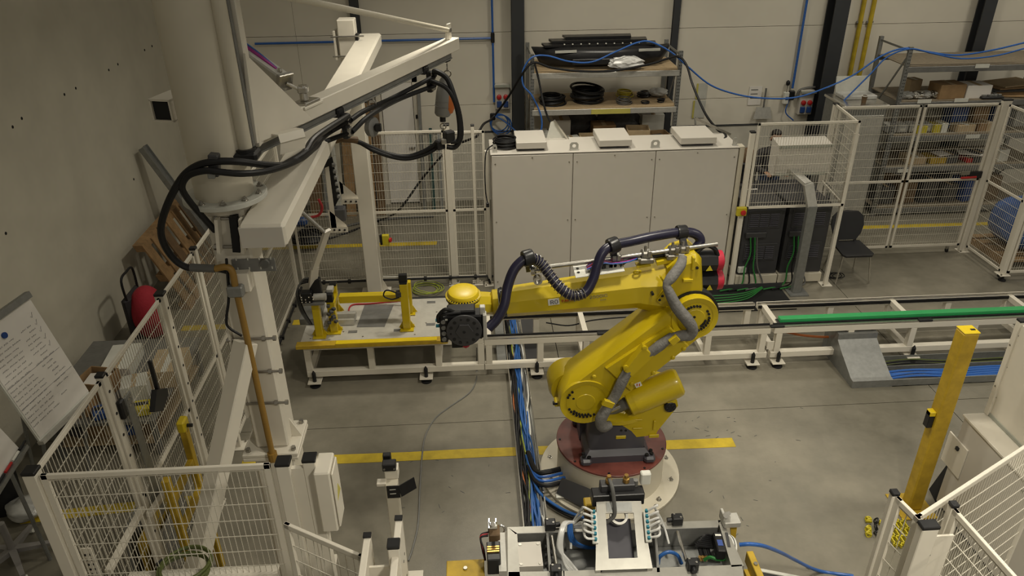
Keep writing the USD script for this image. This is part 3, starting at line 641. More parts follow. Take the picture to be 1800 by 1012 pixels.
MB().bar(q(1118, 466, 5.4), q(1142, 462, 5.4), .08, .02).build('top_pad', 'yellow_paint', rb); MB().bar(q(1153, 460, 5.4), q(1182, 454, 5.4), .08, .03).build('top_pad', 'yellow_paint', rb)
# grey sleeve of the cable harness
sl = [q(1200, 450, 5.27), q(1196, 466, 5.22), q(1180, 488, 5.17), q(1172, 500, 5.15), q(1177, 515, 5.13), (q(1190, 540, 5.11)), q(1208, 562, 5.10), q(1217, 577, 5.11), q(1212, 588, 5.12), q(1196, 590, 5.12), q(1178, 593, 5.12)]
MB().tube(sl, [.034, .042, .045, .032, .04, .048, .05, .046, .05, .045, .032], 12).build('upper_sleeve', 'sleeve_grey', rb, label='grey fabric sleeve over the elbow')
MB().tube([q(1182, 590, 5.12), q(1160, 607, 5.12), q(1140, 622, 5.13)], [.034, .046, .04], 12).build('middle_sleeve', 'sleeve_grey', rb)
MB().tube([q(1106, 648, 5.13), q(1093, 672, 5.12), q(1080, 698, 5.12), q(1064, 722, 5.10), q(1056, 738, 5.10), q(1060, 750, 5.11), q(1073, 746, 5.14)], [.04, .046, .044, .048, .052, .05, .035], 12).build('lower_sleeve', 'sleeve_grey', rb)
p = [q(1097, 652, 5.1), q(1131, 609, 5.1), q(1150, 624, 5.1), q(1110, 661, 5.1)]
MB().xz([(a[0], a[2]) for a in p], 5.09, 5.17, .006).build('sleeve_cover', 'yellow_paint', rb)
for px, py in ((1133, 612), (1100, 646)): c = q(px, py, 5.09); MB().lathe(c+V(0, .01, 0), (0, -1, 0), [(0, 0), (.022, 0), (.02, .014), (0, .016)], 12).build('cover_bolt', 'yellow_paint', rb)
for a, b, c, d_ in ((1060, 706, 1078, 712), (1178, 602, 1192, 592)):
    MB().bar(q(a, b, 5.08), q(c, d_, 5.08), .06, .035, up=(0, -1, 0), ch=.004).build('sleeve_clip', 'yellow_paint', rb)
# lettering
fo = q(964, 535, FYc-.124); ud = unit(q(1060, 522, FYc-.127)-q(964, 535, FYc-.124)); wd = unit(np.cross(V(0, -1, 0), ud)*-1)
wd = unit(V(-ud[2], 0, ud[0])); 
def face(px, py): # the flat near side of the forearm
    p = at(px, py, y=FYc-.126); s_ = (p-fl_) @ ax; hw = .115+.01*min(s_/.55, 1) if s_ < .55 else .125+.015*(s_-.55)/max(np.linalg.norm(fr_-fl_)-.55, .01)
    return at(px, py, y=FYc-hw-.002)
c0 = face(964, 537); MB().prism([(0, 0), (.092, 0), (.092, .058), (0, .058)], c0, ud, wd, (0, -.002, 0)).build('name_plate', 'label_white', rb, label='white label reading R0')
MB().text('R0', c0+V(0, -.0025, 0)+ud*.014+wd*.011, ud, wd, .036, width=.064).build('name_plate_text', 'ink', rb)
c0 = face(987, 531); MB().text('FANUC', c0-V(0, .001, 0), ud, wd, .021, width=.13).build('lettering', 'red_print', rb)
c0 = face(1036, 525); MB().text('2000iC', c0-V(0, .001, 0), ud, wd, .026, width=.145, bold=False).build('lettering', 'ink', rb)
c0 = face(1055, 528); MB().text('210L', c0-V(0, .001, 0), ud, wd, .010, width=.05, bold=False).build('lettering', 'ink', rb)
for px, py in ((1146, 512), (1148, 517), (1151, 513), (1149, 521)): pass
# hose pack on the arm
hp = thing('hose_pack', 'thick navy hose with a wire spring looping over the robot forearm on a steel rod', 'hose', q(1078, 430, 5.38))
hs = [q(858, 577, 5.05), q(874, 560, 5.08), q(886, 536, 5.12), q(892, 505, 5.18), q(905, 472, 5.24), q(928, 453, 5.28), q(948, 460, 5.30), q(964, 480, 5.27), q(983, 504, 5.22), q(1005, 519, 5.2), q(1028, 514, 5.22), q(1042, 492, 5.26), q(1050, 466, 5.3), q(1060, 443, 5.34), q(1078, 431, 5.38), q(1110, 424, 5.42), q(1150, 415, 5.45), q(1198, 408, 5.48), q(1222, 411, 5.49), q(1231, 423, 5.48), q(1222, 438, 5.46)]
MB().tube(hs, .040, 14, 8).build('hose', 'navy_hose', hp)
cm = catmull(hs[5:11], 40); tg = np.gradient(cm, axis=0); hel = []
a_ = V(0, 1, 0)
for i in range(0, len(cm)):
    d = unit(tg[i]); a_ = unit(a_-(a_ @ d)*d); b_ = np.cross(d, a_); ph = i/len(cm)*2*math.pi*20; hel.append(cm[i]+.048*(math.cos(ph)*a_+math.sin(ph)*b_))
MB().tube(hel, .0042, 5, smooth=False).build('spring', 'steel', hp)
R0_, R1_ = q(938, 472, 5.4), q(1261, 429, 5.4); MB().cyl(R0_, R1_, .019, n=14).build('rod', 'steel', hp)
rd = unit(R1_-R0_)
for px, py, s_ in ((930, 455, .062), (1078, 431, .062), (1198, 409, .055)):
    i = int(np.argmin([np.hypot(*(np.array([(p-EYE)@RT/((p-EYE)@FW)*F_PX+900-px, -(p-EYE)@UP/((p-EYE)@FW)*F_PX+506-py]))) for p in hs]))
    d = unit(hs[min(i+1, len(hs)-1)]-hs[i-1]); MB().lathe(hs[i]-d*.04, d, [(.038, 0), (s_, 0), (s_+.004, .01), (s_+.004, .07), (s_, .08), (.038, .08)], 18).build('hose_clamp', 'black_satin', hp)
    pr = R0_+rd*((hs[i]-R0_) @ rd); MB().bar(hs[i], pr, .05, .05, up=rd).build('clamp_arm', 'black_plastic', hp)
for px, py in ((1082, 448), (1136, 446), (1184, 437), (1202, 434)):
    c = R0_+rd*((q(px, py, 5.4)-R0_) @ rd)
    b = MB(); b.box(c, (.085, .085, .06), .012); b.box(c+V(0, 0, -.05), (.12, .10, .05), .01); b.cyl(c+V(-.01, 0, .03), c+V(-.01, 0, .065), .012, n=8); b.box(c+V(-.06, -.03, -.03), (.03, .03, .02), .004); b.box(c+V(.015, -.045, .02), (.03, .02, .05), .004)
    b.build('rod_clamp', 'steel', hp)
b = MB(); c = q(946, 474, 5.36); b.lathe(c-V(.05, 0, 0), (1, -.3, .1), [(.03, 0), (.045, .0), (.045, .03), (.03, .03)], 16); b.box(c, (.13, .05, .03), .01); b.lathe(c+V(-.01, -.05, -.05), (0, -1, .0), [(.022, 0), (.036, 0), (.036, .05), (.022, .05)], 16)
b.cyl(c+V(-.07, -.02, .02), c+V(.09, .0, .03), .012, n=8); b.build('end_clamp', 'bright_steel', hp)
# valve plate on the forearm
vp = thing('valve_plate', 'small white plate with valves and red and blue leads on top of the robot forearm', 'valve plate', q(1050, 478, 5.36))
a, b_, c_, d_ = q(1007, 469, 5.44), q(1012, 489, 5.31), q(1098, 477, 5.31), q(1092, 458, 5.44)
b = MB(); nn = V(0, 0, .006); b.hull([a, b_, c_, d_, a+nn, b_+nn, c_+nn, d_+nn]); b.build('plate', 'label_white', vp)
for k in range(7):
    p = a*.5+b_*.5+(c_-b_)*(.35+.08*k); MB().box(p+V(0, 0, .025), (.03, .05, .035), .004).build('valve', ('silver_plastic', 'black_plastic')[k % 2], vp)
for k, mm in enumerate(('red_cable', 'blue_cable', 'red_cable', 'black_rubber', 'magenta_cable', 'blue_cable')):
    o = a*.6+b_*.4+V(0, 0, .03)+(c_-b_)*.25; MB().tube([o+V(.0, -.01*k, 0), o+V(.08+.01*k, .02-.015*k, .05), o+V(.2, -.012*k, .045), o+V(.33, .03-.015*k, .05), o+V(.45, .02, .06)], .006, 6).build('lead', mm, vp)
for e in (.25, .6): p = a*(1-e)+b_*e+(c_-b_)*.08; MB().cyl(p+nn, p+nn+V(0, 0, .004), .012, n=10).build('slot', 'black_plastic', vp)
MB().tube([q(1088, 466, 5.36), q(1105, 455, 5.4), q(1130, 452, 5.42), q(1185, 444, 5.44)], .022).build('lead_bundle', 'black_rubber', vp)
# ---------------------------------------------------------------- fixture table and conveyor frame
def foot(t, x, y, name='levelling_foot'):
    f = MB().lathe((x, y, 0), (0, 0, 1), [(0, 0), (.06, 0), (.06, .012), (.03, .022), (0, .022)], 18).build(name, 'black_rubber', t)
    MB().cyl((x, y, .02), (x, y, .17), .022, n=10).build('foot_spindle', 'black_satin', t)
    MB().span((x-.075, y-.05, .05), (x+.075, y+.09, .065), .003).build('foot_plate', 'white_paint', t)
    MB().lathe((x, y, .17), (0, 0, 1), [(0, 0), (.022, 0), (.004, .035), (0, .036)], 10).build('spindle_tip', 'black_satin', t)
def trestle(t, x0, x1, y0, y1, zt, zb, posts_, s_=.075, slanted=False, bottom_back=True):
    for y, nm in ((y0, 'front'), (y1, 'rear')):
        MB().span((x0, y, zt-s_), (x1, y+s_, zt), .004).build('upper_beam', 'white_paint', t)
        MB().span((x0, y, zb), (x1, y+s_, zb+s_), .004).build('lower_beam', 'white_paint', t)
        for x in posts_: MB().span((x-.035, y+.002, zb+s_), (x+.035, y+s_-.002, zt-s_), .003).build('upright', 'white_paint', t)
    for x in posts_[::2]:
        MB().span((x-.03, y0+s_, zb+.005), (x+.03, y1, zb+s_-.005)).build('cross_member', 'white_paint', t, smooth=False)
        MB().span((x-.03, y0+s_, zt-s_+.005), (x+.03, y1, zt-.006)).build('cross_member', 'white_paint', t, smooth=False)
FYt = 7.12
t = thing('fixture_table', 'long white steel frame table under the yellow clamping fixture', 'table', (-1.0, 7.5, 0))
trestle(t, -1.93, .06, FYt, 8.0, .53, .10, [-1.895, -1.2, -.45, .03])
for x in (-1.85, -.6): foot(t, x, FYt-.03)
t2 = thing('base_plate', 'thick bright aluminium plate with a square cut-out marking on the fixture table', 'plate', (-1.0, 7.6, .53))
MB().span((-1.95, FYt-.0, .532), (-.28, 8.02, .56), .003).build('plate', 'bright_plate', t2)
P = [at(a, b, z=.562) for a, b in ((627, 575), (641, 536), (692, 536), (676, 574))]
MB().hull([p+V(0, 0, e) for p in P for e in (0, .003)]).build('cover_sheet', 'dull_steel', t2, label='square matt steel sheet')
for a, b in ((758, 531), (757, 570), (620, 583), (700, 580)):
    c = at(a, b, z=.561); MB().span(c-V(.05, .025, 0), c+V(.05, .025, .003)).build('pocket', 'dull_steel', t2, smooth=False)
for k in range(14):
    c = V(-1.85+.115*k, 7.2+.6*((k*7) % 5)/5, .56); MB().cyl(c, c+V(0, 0, .003), .01, n=8).build('screw', 'steel', t2)
t2 = thing('edge_guard', 'long yellow safety beam along the front edge of the fixture table', 'guard', (-1.1, 7.08, .54))
MB().span((-1.98, FYt-.10, .535), (-.33, FYt-.005, .58), .004).build('beam', 'dirty_yellow', t2)
MB().span((-1.55, FYt-.10, .581), (-.45, FYt-.03, .592), .002).build('strip', 'bright_yellow_paint', t2)
# yellow fixture: four posts and a cross bar
fx = thing('clamping_fixture', 'yellow clamping frame of square posts and a cross bar bolted on the aluminium plate', 'fixture', (-1.2, 7.6, .56))
def ypost(base, top, w, nm='post'):
    b0 = at(*base, z=.562); b1 = at(*top, y=b0[1]); h = b1[2]
    MB().span((b0[0]-w/2, b0[1]-w/2, .562), (b0[0]+w/2, b0[1]+w/2, h), .004).build(nm, 'yellow_paint', fx)
    MB().span((b0[0]-w*.9, b0[1]-w*.9, .562), (b0[0]+w*.9, b0[1]+w*.9, .575), .003).build('post_foot', 'yellow_paint', fx)
    for sx in (-1, 1): MB().prism([(0, 0), (.05, 0), (0, .09)], (b0[0]+sx*w/2, b0[1], .575), (sx, 0, 0), (0, 0, 1), (0, .008, 0)).build('gusset', 'yellow_paint', fx)
    return V(b0[0], b0[1], h)
pA = ypost((592, 548), (587, 500), .075); pB = ypost((716, 577), (715, 497), .085); pC = ypost((589, 582), (577, 528), .085); pD = ypost((563, 590), (556, 533), .08); pE = ypost((721, 550), (718, 494), .07)
for p in (pA, pB): MB().box(p+V(0, 0, .01), (.08, .08, .022), .003).build('post_cap', 'black_plastic', fx)
MB().bar(at(597, 524, z=.86), at(714, 520, z=.86), .09, .09, ch=.004).build('cross_bar', 'yellow_paint', fx)
MB().bar(pC+V(.02, .02, -.05), pA+V(.02, -.03, -.12), .05, .05).build('brace', 'yellow_paint', fx)
MB().box(pC+V(-.01, -.01, .05), (.09, .08, .10), .006).build('clamp_head', 'black_plastic', fx)
MB().box(pC+V(.0, .05, .11), (.07, .10, .05), .004).build('clamp_block', 'galvanised_pale', fx)
MB().box(pB+V(.0, .0, .06), (.09, .05, .10), .005).build('clamp_head', 'black_plastic', fx)
MB().box(pB+V(-.06, -.02, -.12), (.06, .07, .06), .005).build('sensor_block', 'charcoal_paint', fx)
MB().bar(pB+V(-.22, .05, .05), pB+V(-.04, .04, .05), .02, .02).build('clamp_arm', 'galvanised_pale', fx)
MB().tube([pB+V(-.04, -.05, -.11), pB+V(-.18, -.04, -.06), pB+V(-.22, -.04, -.13), pB+V(-.14, -.05, -.17), pB+V(-.05, -.05, -.15)], .008, 6).build('loop_lead', 'black_rubber', fx)
tv = thing('tool_coupling', 'black and steel tool coupling with cables on the left yellow fixture post', 'coupling', pD)
c = pD
b = MB(); b.box(c+V(0, .02, .03), (.22, .2, .03), .004); b.build('mount_plate', 'dull_steel', tv)
MB().box(c+V(.02, .04, .19), (.13, .07, .20), .01).build('upper_body', 'black_satin', tv); MB().box(c+V(-.07, -.02, .10), (.12, .10, .13), .01).build('lower_body', 'black_satin', tv)
MB().cyl(c+V(.0, -.02, .09), c+V(.13, -.02, .09), .04, n=14).build('cylinder', 'galvanised_pale', tv)
for k in range(9): MB().sph(c+V(-.12+.04*(k % 4), -.075, .06+.03*(k//3)), .01, sub=1).build('screw', 'bright_steel', tv)
for k in range(6):
    e = .022*k; MB().tube([c+V(.0, .05, .28-e*.3), c+V(-.10-e*.4, .05, .27-e*.5), c+V(-.19+e*.2, .02, .12), c+V(-.17+e*.3, .0, -.08), c+V(-.09+e*.2, -.02, -.25)], .011, 6).build('cable', ('grey_cable', 'black_rubber')[k % 2], tv)
b = MB()
for k in range(10): b.box(c+V(.13+.02*((k*3) % 4), .02-.03*(k % 3), -.05-.022*k), (.035, .04, .03), .004, rz=k)
b.build('valve_stack', 'dark_clutter', tv)
t2 = thing('steel_block', 'long bright steel block lying on the plate behind the yellow posts', 'block', at(600, 570, z=.58))
p0, p1 = at(580, 573, z=.562), at(625, 566, z=.562); MB().span((p0[0]-.05, p0[1], .562), (p1[0], p1[1]+.13, .64), .004).build('block', 'galvanised_pale', t2)
t2 = thing('side_box', 'flat grey steel box at the left end of the fixture plate', 'box', at(535, 545, z=.56))
MB().span((-2.02, 7.5, .562), (-1.80, 7.92, .64), .004).build('body', 'galvanised', t2)
t2 = thing('red_lead', 'red pneumatic lead lying on the plate between the yellow posts', 'lead', at(660, 535, z=.57))
MB().tube([at(613, 552, z=.57), at(614, 541, z=.57), at(622, 535, z=.57), at(645, 534, z=.57), at(670, 532, z=.58), at(706, 529, z=.62)], .009, 6).build('hose', 'red_cable', t2)
t2 = thing('cable_coil', 'green yellow earth cable coil on the floor behind the fixture table', 'cable coil', at(750, 505, z=.05))
b = MB()
for k in range(4): b.ring(at(747, 511, z=.0)+V(.02*k, .02*(k % 2), .02+.012*k), (0.05*k, .1, 1), .17+.012*k, .006, 24, 5)
b.build('coil', 'lime_cable', t2)
t2 = thing('cable_duct_lid', 'dark grey duct lid on the floor behind the fixture table', 'duct', (-1.0, 8.7, 0))
MB().span((-2.0, 8.55, 0), (.15, 9.0, .05), .003).build('lid', 'charcoal_paint', t2)
# conveyor
cv = thing('conveyor', 'long white welded conveyor frame running from the robot wrist to the right edge', 'conveyor', (3.5, 7.4, 0))
cx = [.12, .62, 1.55, 2.05, 2.66, 3.30]
trestle(cv, .07, 3.33, FYt, 7.66, .50, .10, [.12, .70, 1.22, 1.95, 2.62, 3.26])
trestle(cv, 3.37, 9.0, FYt, 7.66, .50, .10, [3.44, 4.28, 5.02, 5.75, 6.5, 7.3, 8.1, 8.9])
for x in (.66, 3.16, 3.46, 5.06, 6.3): foot(cv, x, FYt-.03)
for x0_, x1_ in ((.07, 3.33), (3.37, 9.0)):
    MB().span((x0_, FYt+.0, .502), (x1_, FYt+.045, .515)).build('running_strip', 'bright_steel', cv, smooth=False)
    MB().span((x0_, FYt+.055, .502), (x1_, FYt+.075, .525)).build('rail_cover', 'black_rubber', cv, smooth=False)
    MB().span((x0_, 7.66, .502), (x1_, 7.70, .512)).build('running_strip', 'bright_steel', cv, smooth=False)
    MB().span((x0_, 7.64, .455), (x1_, 7.658, .49)).build('rail_cover', 'black_rubber', cv, smooth=False)
MB().span((3.31, FYt-.008, .22), (3.39, FYt, .33), .003).build('joint_plate', 'white_paint', cv)
for x in (1.42, 3.40, 5.13): MB().span((x-.08, FYt-.006, .505), (x+.08, FYt+.04, .53), .004).build('rail_stop', 'black_plastic', cv)
bl = thing('conveyor_belt', 'bright green belt strip on the inner rail of the conveyor', 'belt', (6, 7.25, .53))
MB().span((3.46, FYt+.09, .515), (9.0, FYt+.17, .56), .003).build('belt', 'green_belt', bl)
MB().span((3.44, FYt+.078, .50), (9.0, FYt+.182, .514)).build('carrier', 'charcoal_paint', bl, smooth=False)
for x in np.arange(3.9, 7.4, .9):
    MB().hull([V(x+.0+dx, FYt+.1+dy, z) for dx, dy, z in ((0, 0, .44), (.05, 0, .44), (.0, .5, .18), (.05, .5, .18), (0, .05, .44), (.05, .05, .44), (0, .5, .24), (.05, .5, .24))]).build('diagonal', 'white_paint', cv) if x in (4.8,) else None
t2 = thing('cable', 'thin black cable sagging along the rear rail of the conveyor', 'cable', (1.4, 7.8, .3))
MB().tube([at(960, 567, y=7.6), at(1000, 572, y=7.6), at(1040, 563, y=7.6), at(1090, 558, y=7.6), at(1140, 556, y=7.6)], .008, 6).build('cable', 'black_rubber', t2)
t2 = thing('cable', 'black cable hanging under the left half of the fixture table', 'cable', (-1.0, 7.6, .3))
MB().tube([V(-1.85, 7.6, .42), V(-1.6, 7.55, .40), V(-1.2, 7.6, .42), V(-.9, 7.6, .42), V(-.6, 7.6, .40), V(0, 7.6, .42)], .016, 6).build('cable', 'black_rubber', t2)
t2 = thing('cable', 'orange cable lying in the conveyor frame beside the grey duct cover', 'cable', at(1400, 585, z=.2))
MB().tube([at(1360, 580, y=7.3), at(1385, 584, y=7.3), at(1410, 589, y=7.3), at(1450, 592, y=7.3), at(1500, 590, y=7.3)], .014, 6).build('cable', 'orange_cable', t2)
# galvanised cable cover stepping down to the floor duct
co = thing('duct_cover', 'grey galvanised stepped cover leading from the conveyor down to the floor duct', 'cover', (4.3, 6.8, 0))
prof = [(6.60, 0), (6.60, .09), (6.66, .095), (6.98, .26), (7.09, .33), (7.09, .40), (7.40, .42), (7.40, 0)]
MB().prism(prof, (4.12, 0, 0), (0, 1, 0), (0, 0, 1), (.46, 0, 0)).build('cover', 'galvanised', co, smooth=20)
dt = thing('floor_duct', 'low open steel cable duct along the floor right of the stepped cover', 'duct', (5.4, 6.8, 0))
for y in (6.60, 6.86, 7.06): MB().span((4.58, y, 0), (8.5, y+.012, .09)).build('side', 'galvanised', dt, smooth=False)
MB().span((4.58, 6.60, 0), (8.5, 7.06, .008)).build('floor_sheet', 'dull_steel', dt, smooth=False)
for k in range(5):
    tt_ = thing('cable', 'blue air hose in the floor duct right of the stepped cover', 'cable', (5.5, 6.72, .05), group='blue hoses in the right floor duct')
    y = 6.64+.04*k; MB().tube([V(4.55, y, .05), V(4.9, y+.01*(k % 2), .05+.02*(k % 3)), V(5.3, y-.01, .06), V(5.8, y+.015, .06), V(6.6, y, .06), V(8.4, y, .05)], .014, 6, 4).build('hose', 'blue_hose', tt_)
for k in range(6):
    tt_ = thing('cable', 'thin '+('olive' if k % 2 else 'black')+' cable in the rear channel of the right floor duct', 'cable', (5.5, 6.95, .05), group=('olive' if k % 2 else 'black')+' cables in the right floor duct')
    y = 6.89+.026*k; MB().tube([V(4.6, y, .03), V(5.0, y+.02, .03+.01*(k % 3)), V(5.5, y-.02, .035), V(6.3, y, .03), V(8.4, y, .03)], .008, 6, 4).build('cable', 'olive_cable' if k % 2 else 'black_rubber', tt_)

# ---------------------------------------------------------------- tall grey cabinet
gc = thing('control_cabinet', 'wide light grey control cabinet of three tall doors behind the robot', 'cabinet', (1.83, 9.4, 0))
CX = [.25, 1.283, 2.335, 3.40]
MB().span((.25, 9.09, .02), (3.40, 9.66, 1.985)).build('body', 'light_grey_paint', gc, smooth=False)
MB().span((.24, 9.06, 1.985), (3.41, 9.68, 2.0), .004).build('roof', 'light_grey_paint', gc)
MB().span((.27, 9.10, 0), (3.38, 9.64, .02)).build('plinth', 'charcoal_paint', gc, smooth=False)
MB().span((3.412, 9.07, .0), (3.475, 9.2, 2.0)).build('side_strip', 'cream_paint', gc, smooth=False)
for i in range(3):
    a, b = CX[i], CX[i+1]
    d_ = MB().span((a+.005, 9.06, .06), (b-.005, 9.088, 1.975), .004).build('door', 'light_grey_paint', gc)
    for x, z in ((a+.05, 1.87), (b-.05, 1.87), (a+.05, 1.08), (b-.05, 1.08), (a+.05, .2), (b-.05, .2), ((a+b)/2, 1.94)):
        sp = f'{d_.GetPath()}'; _base[sp] = _base[str(gc.GetPath())]; MB().cyl((x, 9.061, z), (x, 9.055, z), .009, n=8).build('door_screw', 'steel', d_)
for i, (l, r) in enumerate(((903, 962), (1047, 1110), (1188, 1257))):
    p = at(l, 264, z=2.03); x0_ = at(l+4, 262, y=9.2)[0]; x1_ = at(r-2, 258, y=9.2)[0]
    f = thing('fan_hood', ['flat white roof fan hood nearest the black cable coil on the grey cabinet', 'flat white roof fan hood in the middle of the grey cabinet', 'flat white roof fan hood at the right end of the grey cabinet'][i], 'fan hood', ((x0_+x1_)/2, 9.38, 2.0))
    MB().span((x0_+.03, 9.16, 2.001), (x1_-.03, 9.6, 2.035)).build('vent', 'charcoal_paint', f, smooth=False)
    MB().span((x0_, 9.12, 2.035), (x1_, 9.64, 2.12), .006).build('hood', 'light_grey_paint', f)
for i, (x, y) in enumerate(((1.30, 9.13), (2.335, 9.13), (.30, 9.13), (3.36, 9.13))):
    e = thing('lifting_lug', ['steel lifting lug between the first and second fan hood on the cabinet', 'steel lifting lug between the second and third fan hood on the cabinet', 'small steel lifting lug at the left end of the cabinet roof', 'small steel lifting lug at the right end of the cabinet roof'][i], 'lug', (x, y, 2.0))
    w_ = .055 if i < 2 else .03
    MB().prism([(-w_, 0), (w_, 0), (w_, .075), (w_*.6, .10), (-w_*.6, .10), (-w_, .075)], (x, y, 2.0), (1, 0, 0), (0, 0, 1), (0, .01, 0), holes=[[(w_*.45*math.cos(a), .055+w_*.45*math.sin(a)) for a in np.linspace(0, 2*math.pi, 12, endpoint=False)]]).build('eye_plate', 'galvanised_pale', e)
    MB().span((x-w_, y-.02, 2.0), (x+w_, y+.03, 2.008)).build('flange', 'galvanised_pale', e)
cc_ = thing('cable_coil', 'black cable coil lying on the left end of the grey cabinet', 'cable coil', (.45, 9.35, 2.0))
b = MB()
for k in range(9): b.ring(V(.44+.006*(k % 3), 9.34, 2.02+.013*k), (.03*(k % 3), .02, 1), .15-.012*(k % 3), .011, 26, 6)
b.build('coil', 'black_rubber', cc_)
MB().tube([V(.31, 9.3, 2.06), V(.2, 9.2, 2.0), V(.17, 9.12, 1.8), V(.17, 9.1, 1.5), V(.19, 9.06, 1.35)], .008, 6).build('tail', 'black_rubber', cc_)
MB().box((.19, 9.05, 1.33), (.04, .03, .06), .005).build('plug', 'black_plastic', cc_)

# ---------------------------------------------------------------- robot controllers, pendant box, chair
for i, (x0_, x1_) in enumerate(((3.62, 4.17), (4.22, 4.80))):
    k = thing('robot_controller', ['dark grey robot controller with louvres nearest the grey cabinet', 'dark grey robot controller with louvres behind the galvanised stand'][i], 'controller', ((x0_+x1_)/2, 9.4, 0))
    MB().span((x0_, 9.10, .15), (x1_, 9.7, 1.17), .01).build('body', 'charcoal_paint', k)
    for z0_ in (.86, .38):
        MB().span((x0_+.05, 9.088, z0_-.02), (x1_-.05, 9.1, z0_+.24), .003).build('louvre_panel', 'charcoal_paint', k)
        for c_ in range(3):
            for r_ in range(7):
                xa = x0_+.07+c_*(x1_-x0_-.14)/3; MB().bar((xa, 9.082, z0_+.02+.028*r_), (xa+(x1_-x0_-.14)/3-.02, 9.082, z0_+.02+.028*r_), .012, .012, up=(0, -.6, .8)).build('louvre', 'dark_grey_machine', k, smooth=False)
    MB().span((x0_+.03, 9.05, .72), (x0_+.32, 9.1, .80), .008).build('connector_box', 'charcoal_paint', k)
    MB().span((x0_-.02, 9.06, .02), (x1_+.015, 9.7, .15), .004).build('plinth', 'cream_paint', k)
    MB().span((x0_, 9.05, .20), (x0_+.11, 9.1, .28), .004).build('socket_box', 'label_white', k) if i == 0 else None
    for r_ in range(4):
        MB().tube([V(x0_+.1+.03*r_, 9.06, .74), V(x0_+.12+.03*r_, 9.03, .5), V(x0_+.06+.06*r_, 9.0, .3), V(x0_+.02+.1*r_, 8.95, .06), V(x0_-.3+.12*r_, 8.85, .04)], .011, 6).build('cable', ('green_cable', 'black_rubber', 'green_cable', 'grey_cable')[r_], k)
st = thing('galvanised_stand', 'bent galvanised duct column carrying the grey pendant box', 'stand', (4.4, 8.8, 0))
b0, b1, b2 = V(4.36, 8.8, .02), V(4.36, 8.8, 1.28), V(4.24, 9.08, 1.60)
MB().bar(b0, b1, .12, .08, up=(0, 1, 0), ch=.004).build('column', 'galvanised', st)
MB().bar(b1-V(0, 0, .02), V(4.28, 8.86, 1.56), .12, .08, up=(0, 1, 0), ch=.004).build('upper_column', 'galvanised_pale', st)
MB().bar(V(4.28, 8.86, 1.55), V(4.15, 9.1, 1.66), .12, .05, ch=.004).build('arm', 'galvanised_pale', st)
MB().span((4.24, 8.68, 0), (4.5, 8.92, .02)).build('base', 'galvanised', st)
pb = thing('pendant_box', 'light grey box with rounded lower edge mounted in front of the raised mesh panel', 'box', (4.2, 9.2, 1.8))
p0, p1 = at(1361, 306, y=9.12), at(1455, 252, y=9.12)
MB().prism([(9.1, .0), (9.1, .36), (9.36, .40), (9.36, .0), (9.3, -.06), (9.16, -.06)], (p0[0], 0, 1.62), (0, 1, 0), (0, 0, 1), (.70, 0, 0)).build('body', 'light_grey_paint', pb, smooth=20)
MB().span((p0[0]-.005, 9.085, 1.955), (p0[0]+.705, 9.1, 1.99)).build('lid_edge', 'pale_flashing', pb); MB().span((p0[0]+.01, 9.085, 1.585), (p0[0]+.69, 9.1, 1.62)).build('bottom_edge', 'pale_flashing', pb)
for x in (p0[0]+.03, p0[0]+.67):
    for z in (1.972, 1.60): MB().cyl((x, 9.086, z), (x, 9.08, z), .009, n=8).build('screw', 'steel', pb)
es = thing('emergency_stop', 'yellow emergency stop box with a red button beside the grey cabinet', 'emergency stop', (3.46, 8.95, 1.17))
MB().span((3.43, 8.91, 1.11), (3.56, 8.965, 1.23), .008).build('box', 'yellow_plastic', es)
MB().lathe((3.51, 8.91, 1.165), (0, -1, 0), [(0, 0), (.025, 0), (.036, .012), (.034, .024), (0, .028)], 18).build('button', 'red_button', es)
fd_ = thing('floor_duct', 'long low dark cable duct on the floor in front of the controllers', 'duct', (3.4, 8.6, 0))
MB().span((2.45, 8.35, 0), (4.2, 8.37, .12)).build('side', 'charcoal_paint', fd_, smooth=False); MB().span((2.45, 8.9, 0), (4.2, 8.92, .10)).build('side', 'charcoal_paint', fd_, smooth=False)
MB().span((2.45, 8.35, 0), (4.2, 8.92, .01)).build('bottom', 'dark_void', fd_, smooth=False)
for k in range(4):
    tt_ = thing('cable', 'green cable running in the dark floor duct before the controllers', 'cable', (3.2, 8.6, .05), group='green cables in the dark duct')
    MB().tube([V(2.4, 8.45+.08*k, .04), V(2.8, 8.48+.09*k, .04+.012*(k % 3)), V(3.2, 8.5+.07*k, .05), V(3.6, 8.58+.05*k, .06), V(3.9, 8.82+.01*k, .08)], .009, 6, 4).build('cable', 'green_cable', tt_)
MB_ = None
ch = thing('visitor_chair', 'black plastic visitor chair with chrome legs beside the controller fence', 'chair', (5.28, 9.1, 0))
sx_, sy_ = 5.24, 9.2
S = [V(sx_+.24*a, sy_+.22*b, .44+.015*(b < 0)) for a in (-1, -.6, .6, 1) for b in (-1, 1)]
MB().hull([p+V(0, 0, e) for p in [V(sx_-.22, sy_-.2, .43), V(sx_+.22, sy_-.2, .43), V(sx_+.2, sy_+.2, .45), V(sx_-.2, sy_+.2, .45), V(sx_-.18, sy_-.24, .42), V(sx_+.18, sy_-.24, .42)] for e in (0, .025)]).build('seat', 'chair_black', ch)
bp = []
for z, hw, yo in ((.50, .13, .19), (.58, .20, .22), (.70, .235, .25), (.82, .22, .28), (.88, .15, .30)):
    for e in (0, .02): bp += [V(sx_-hw, sy_+yo-.02+e, z), V(sx_+hw, sy_+yo-.02+e, z), V(sx_, sy_+yo+e+.02, z)]
MB().hull(bp).build('backrest', 'chair_black', ch)
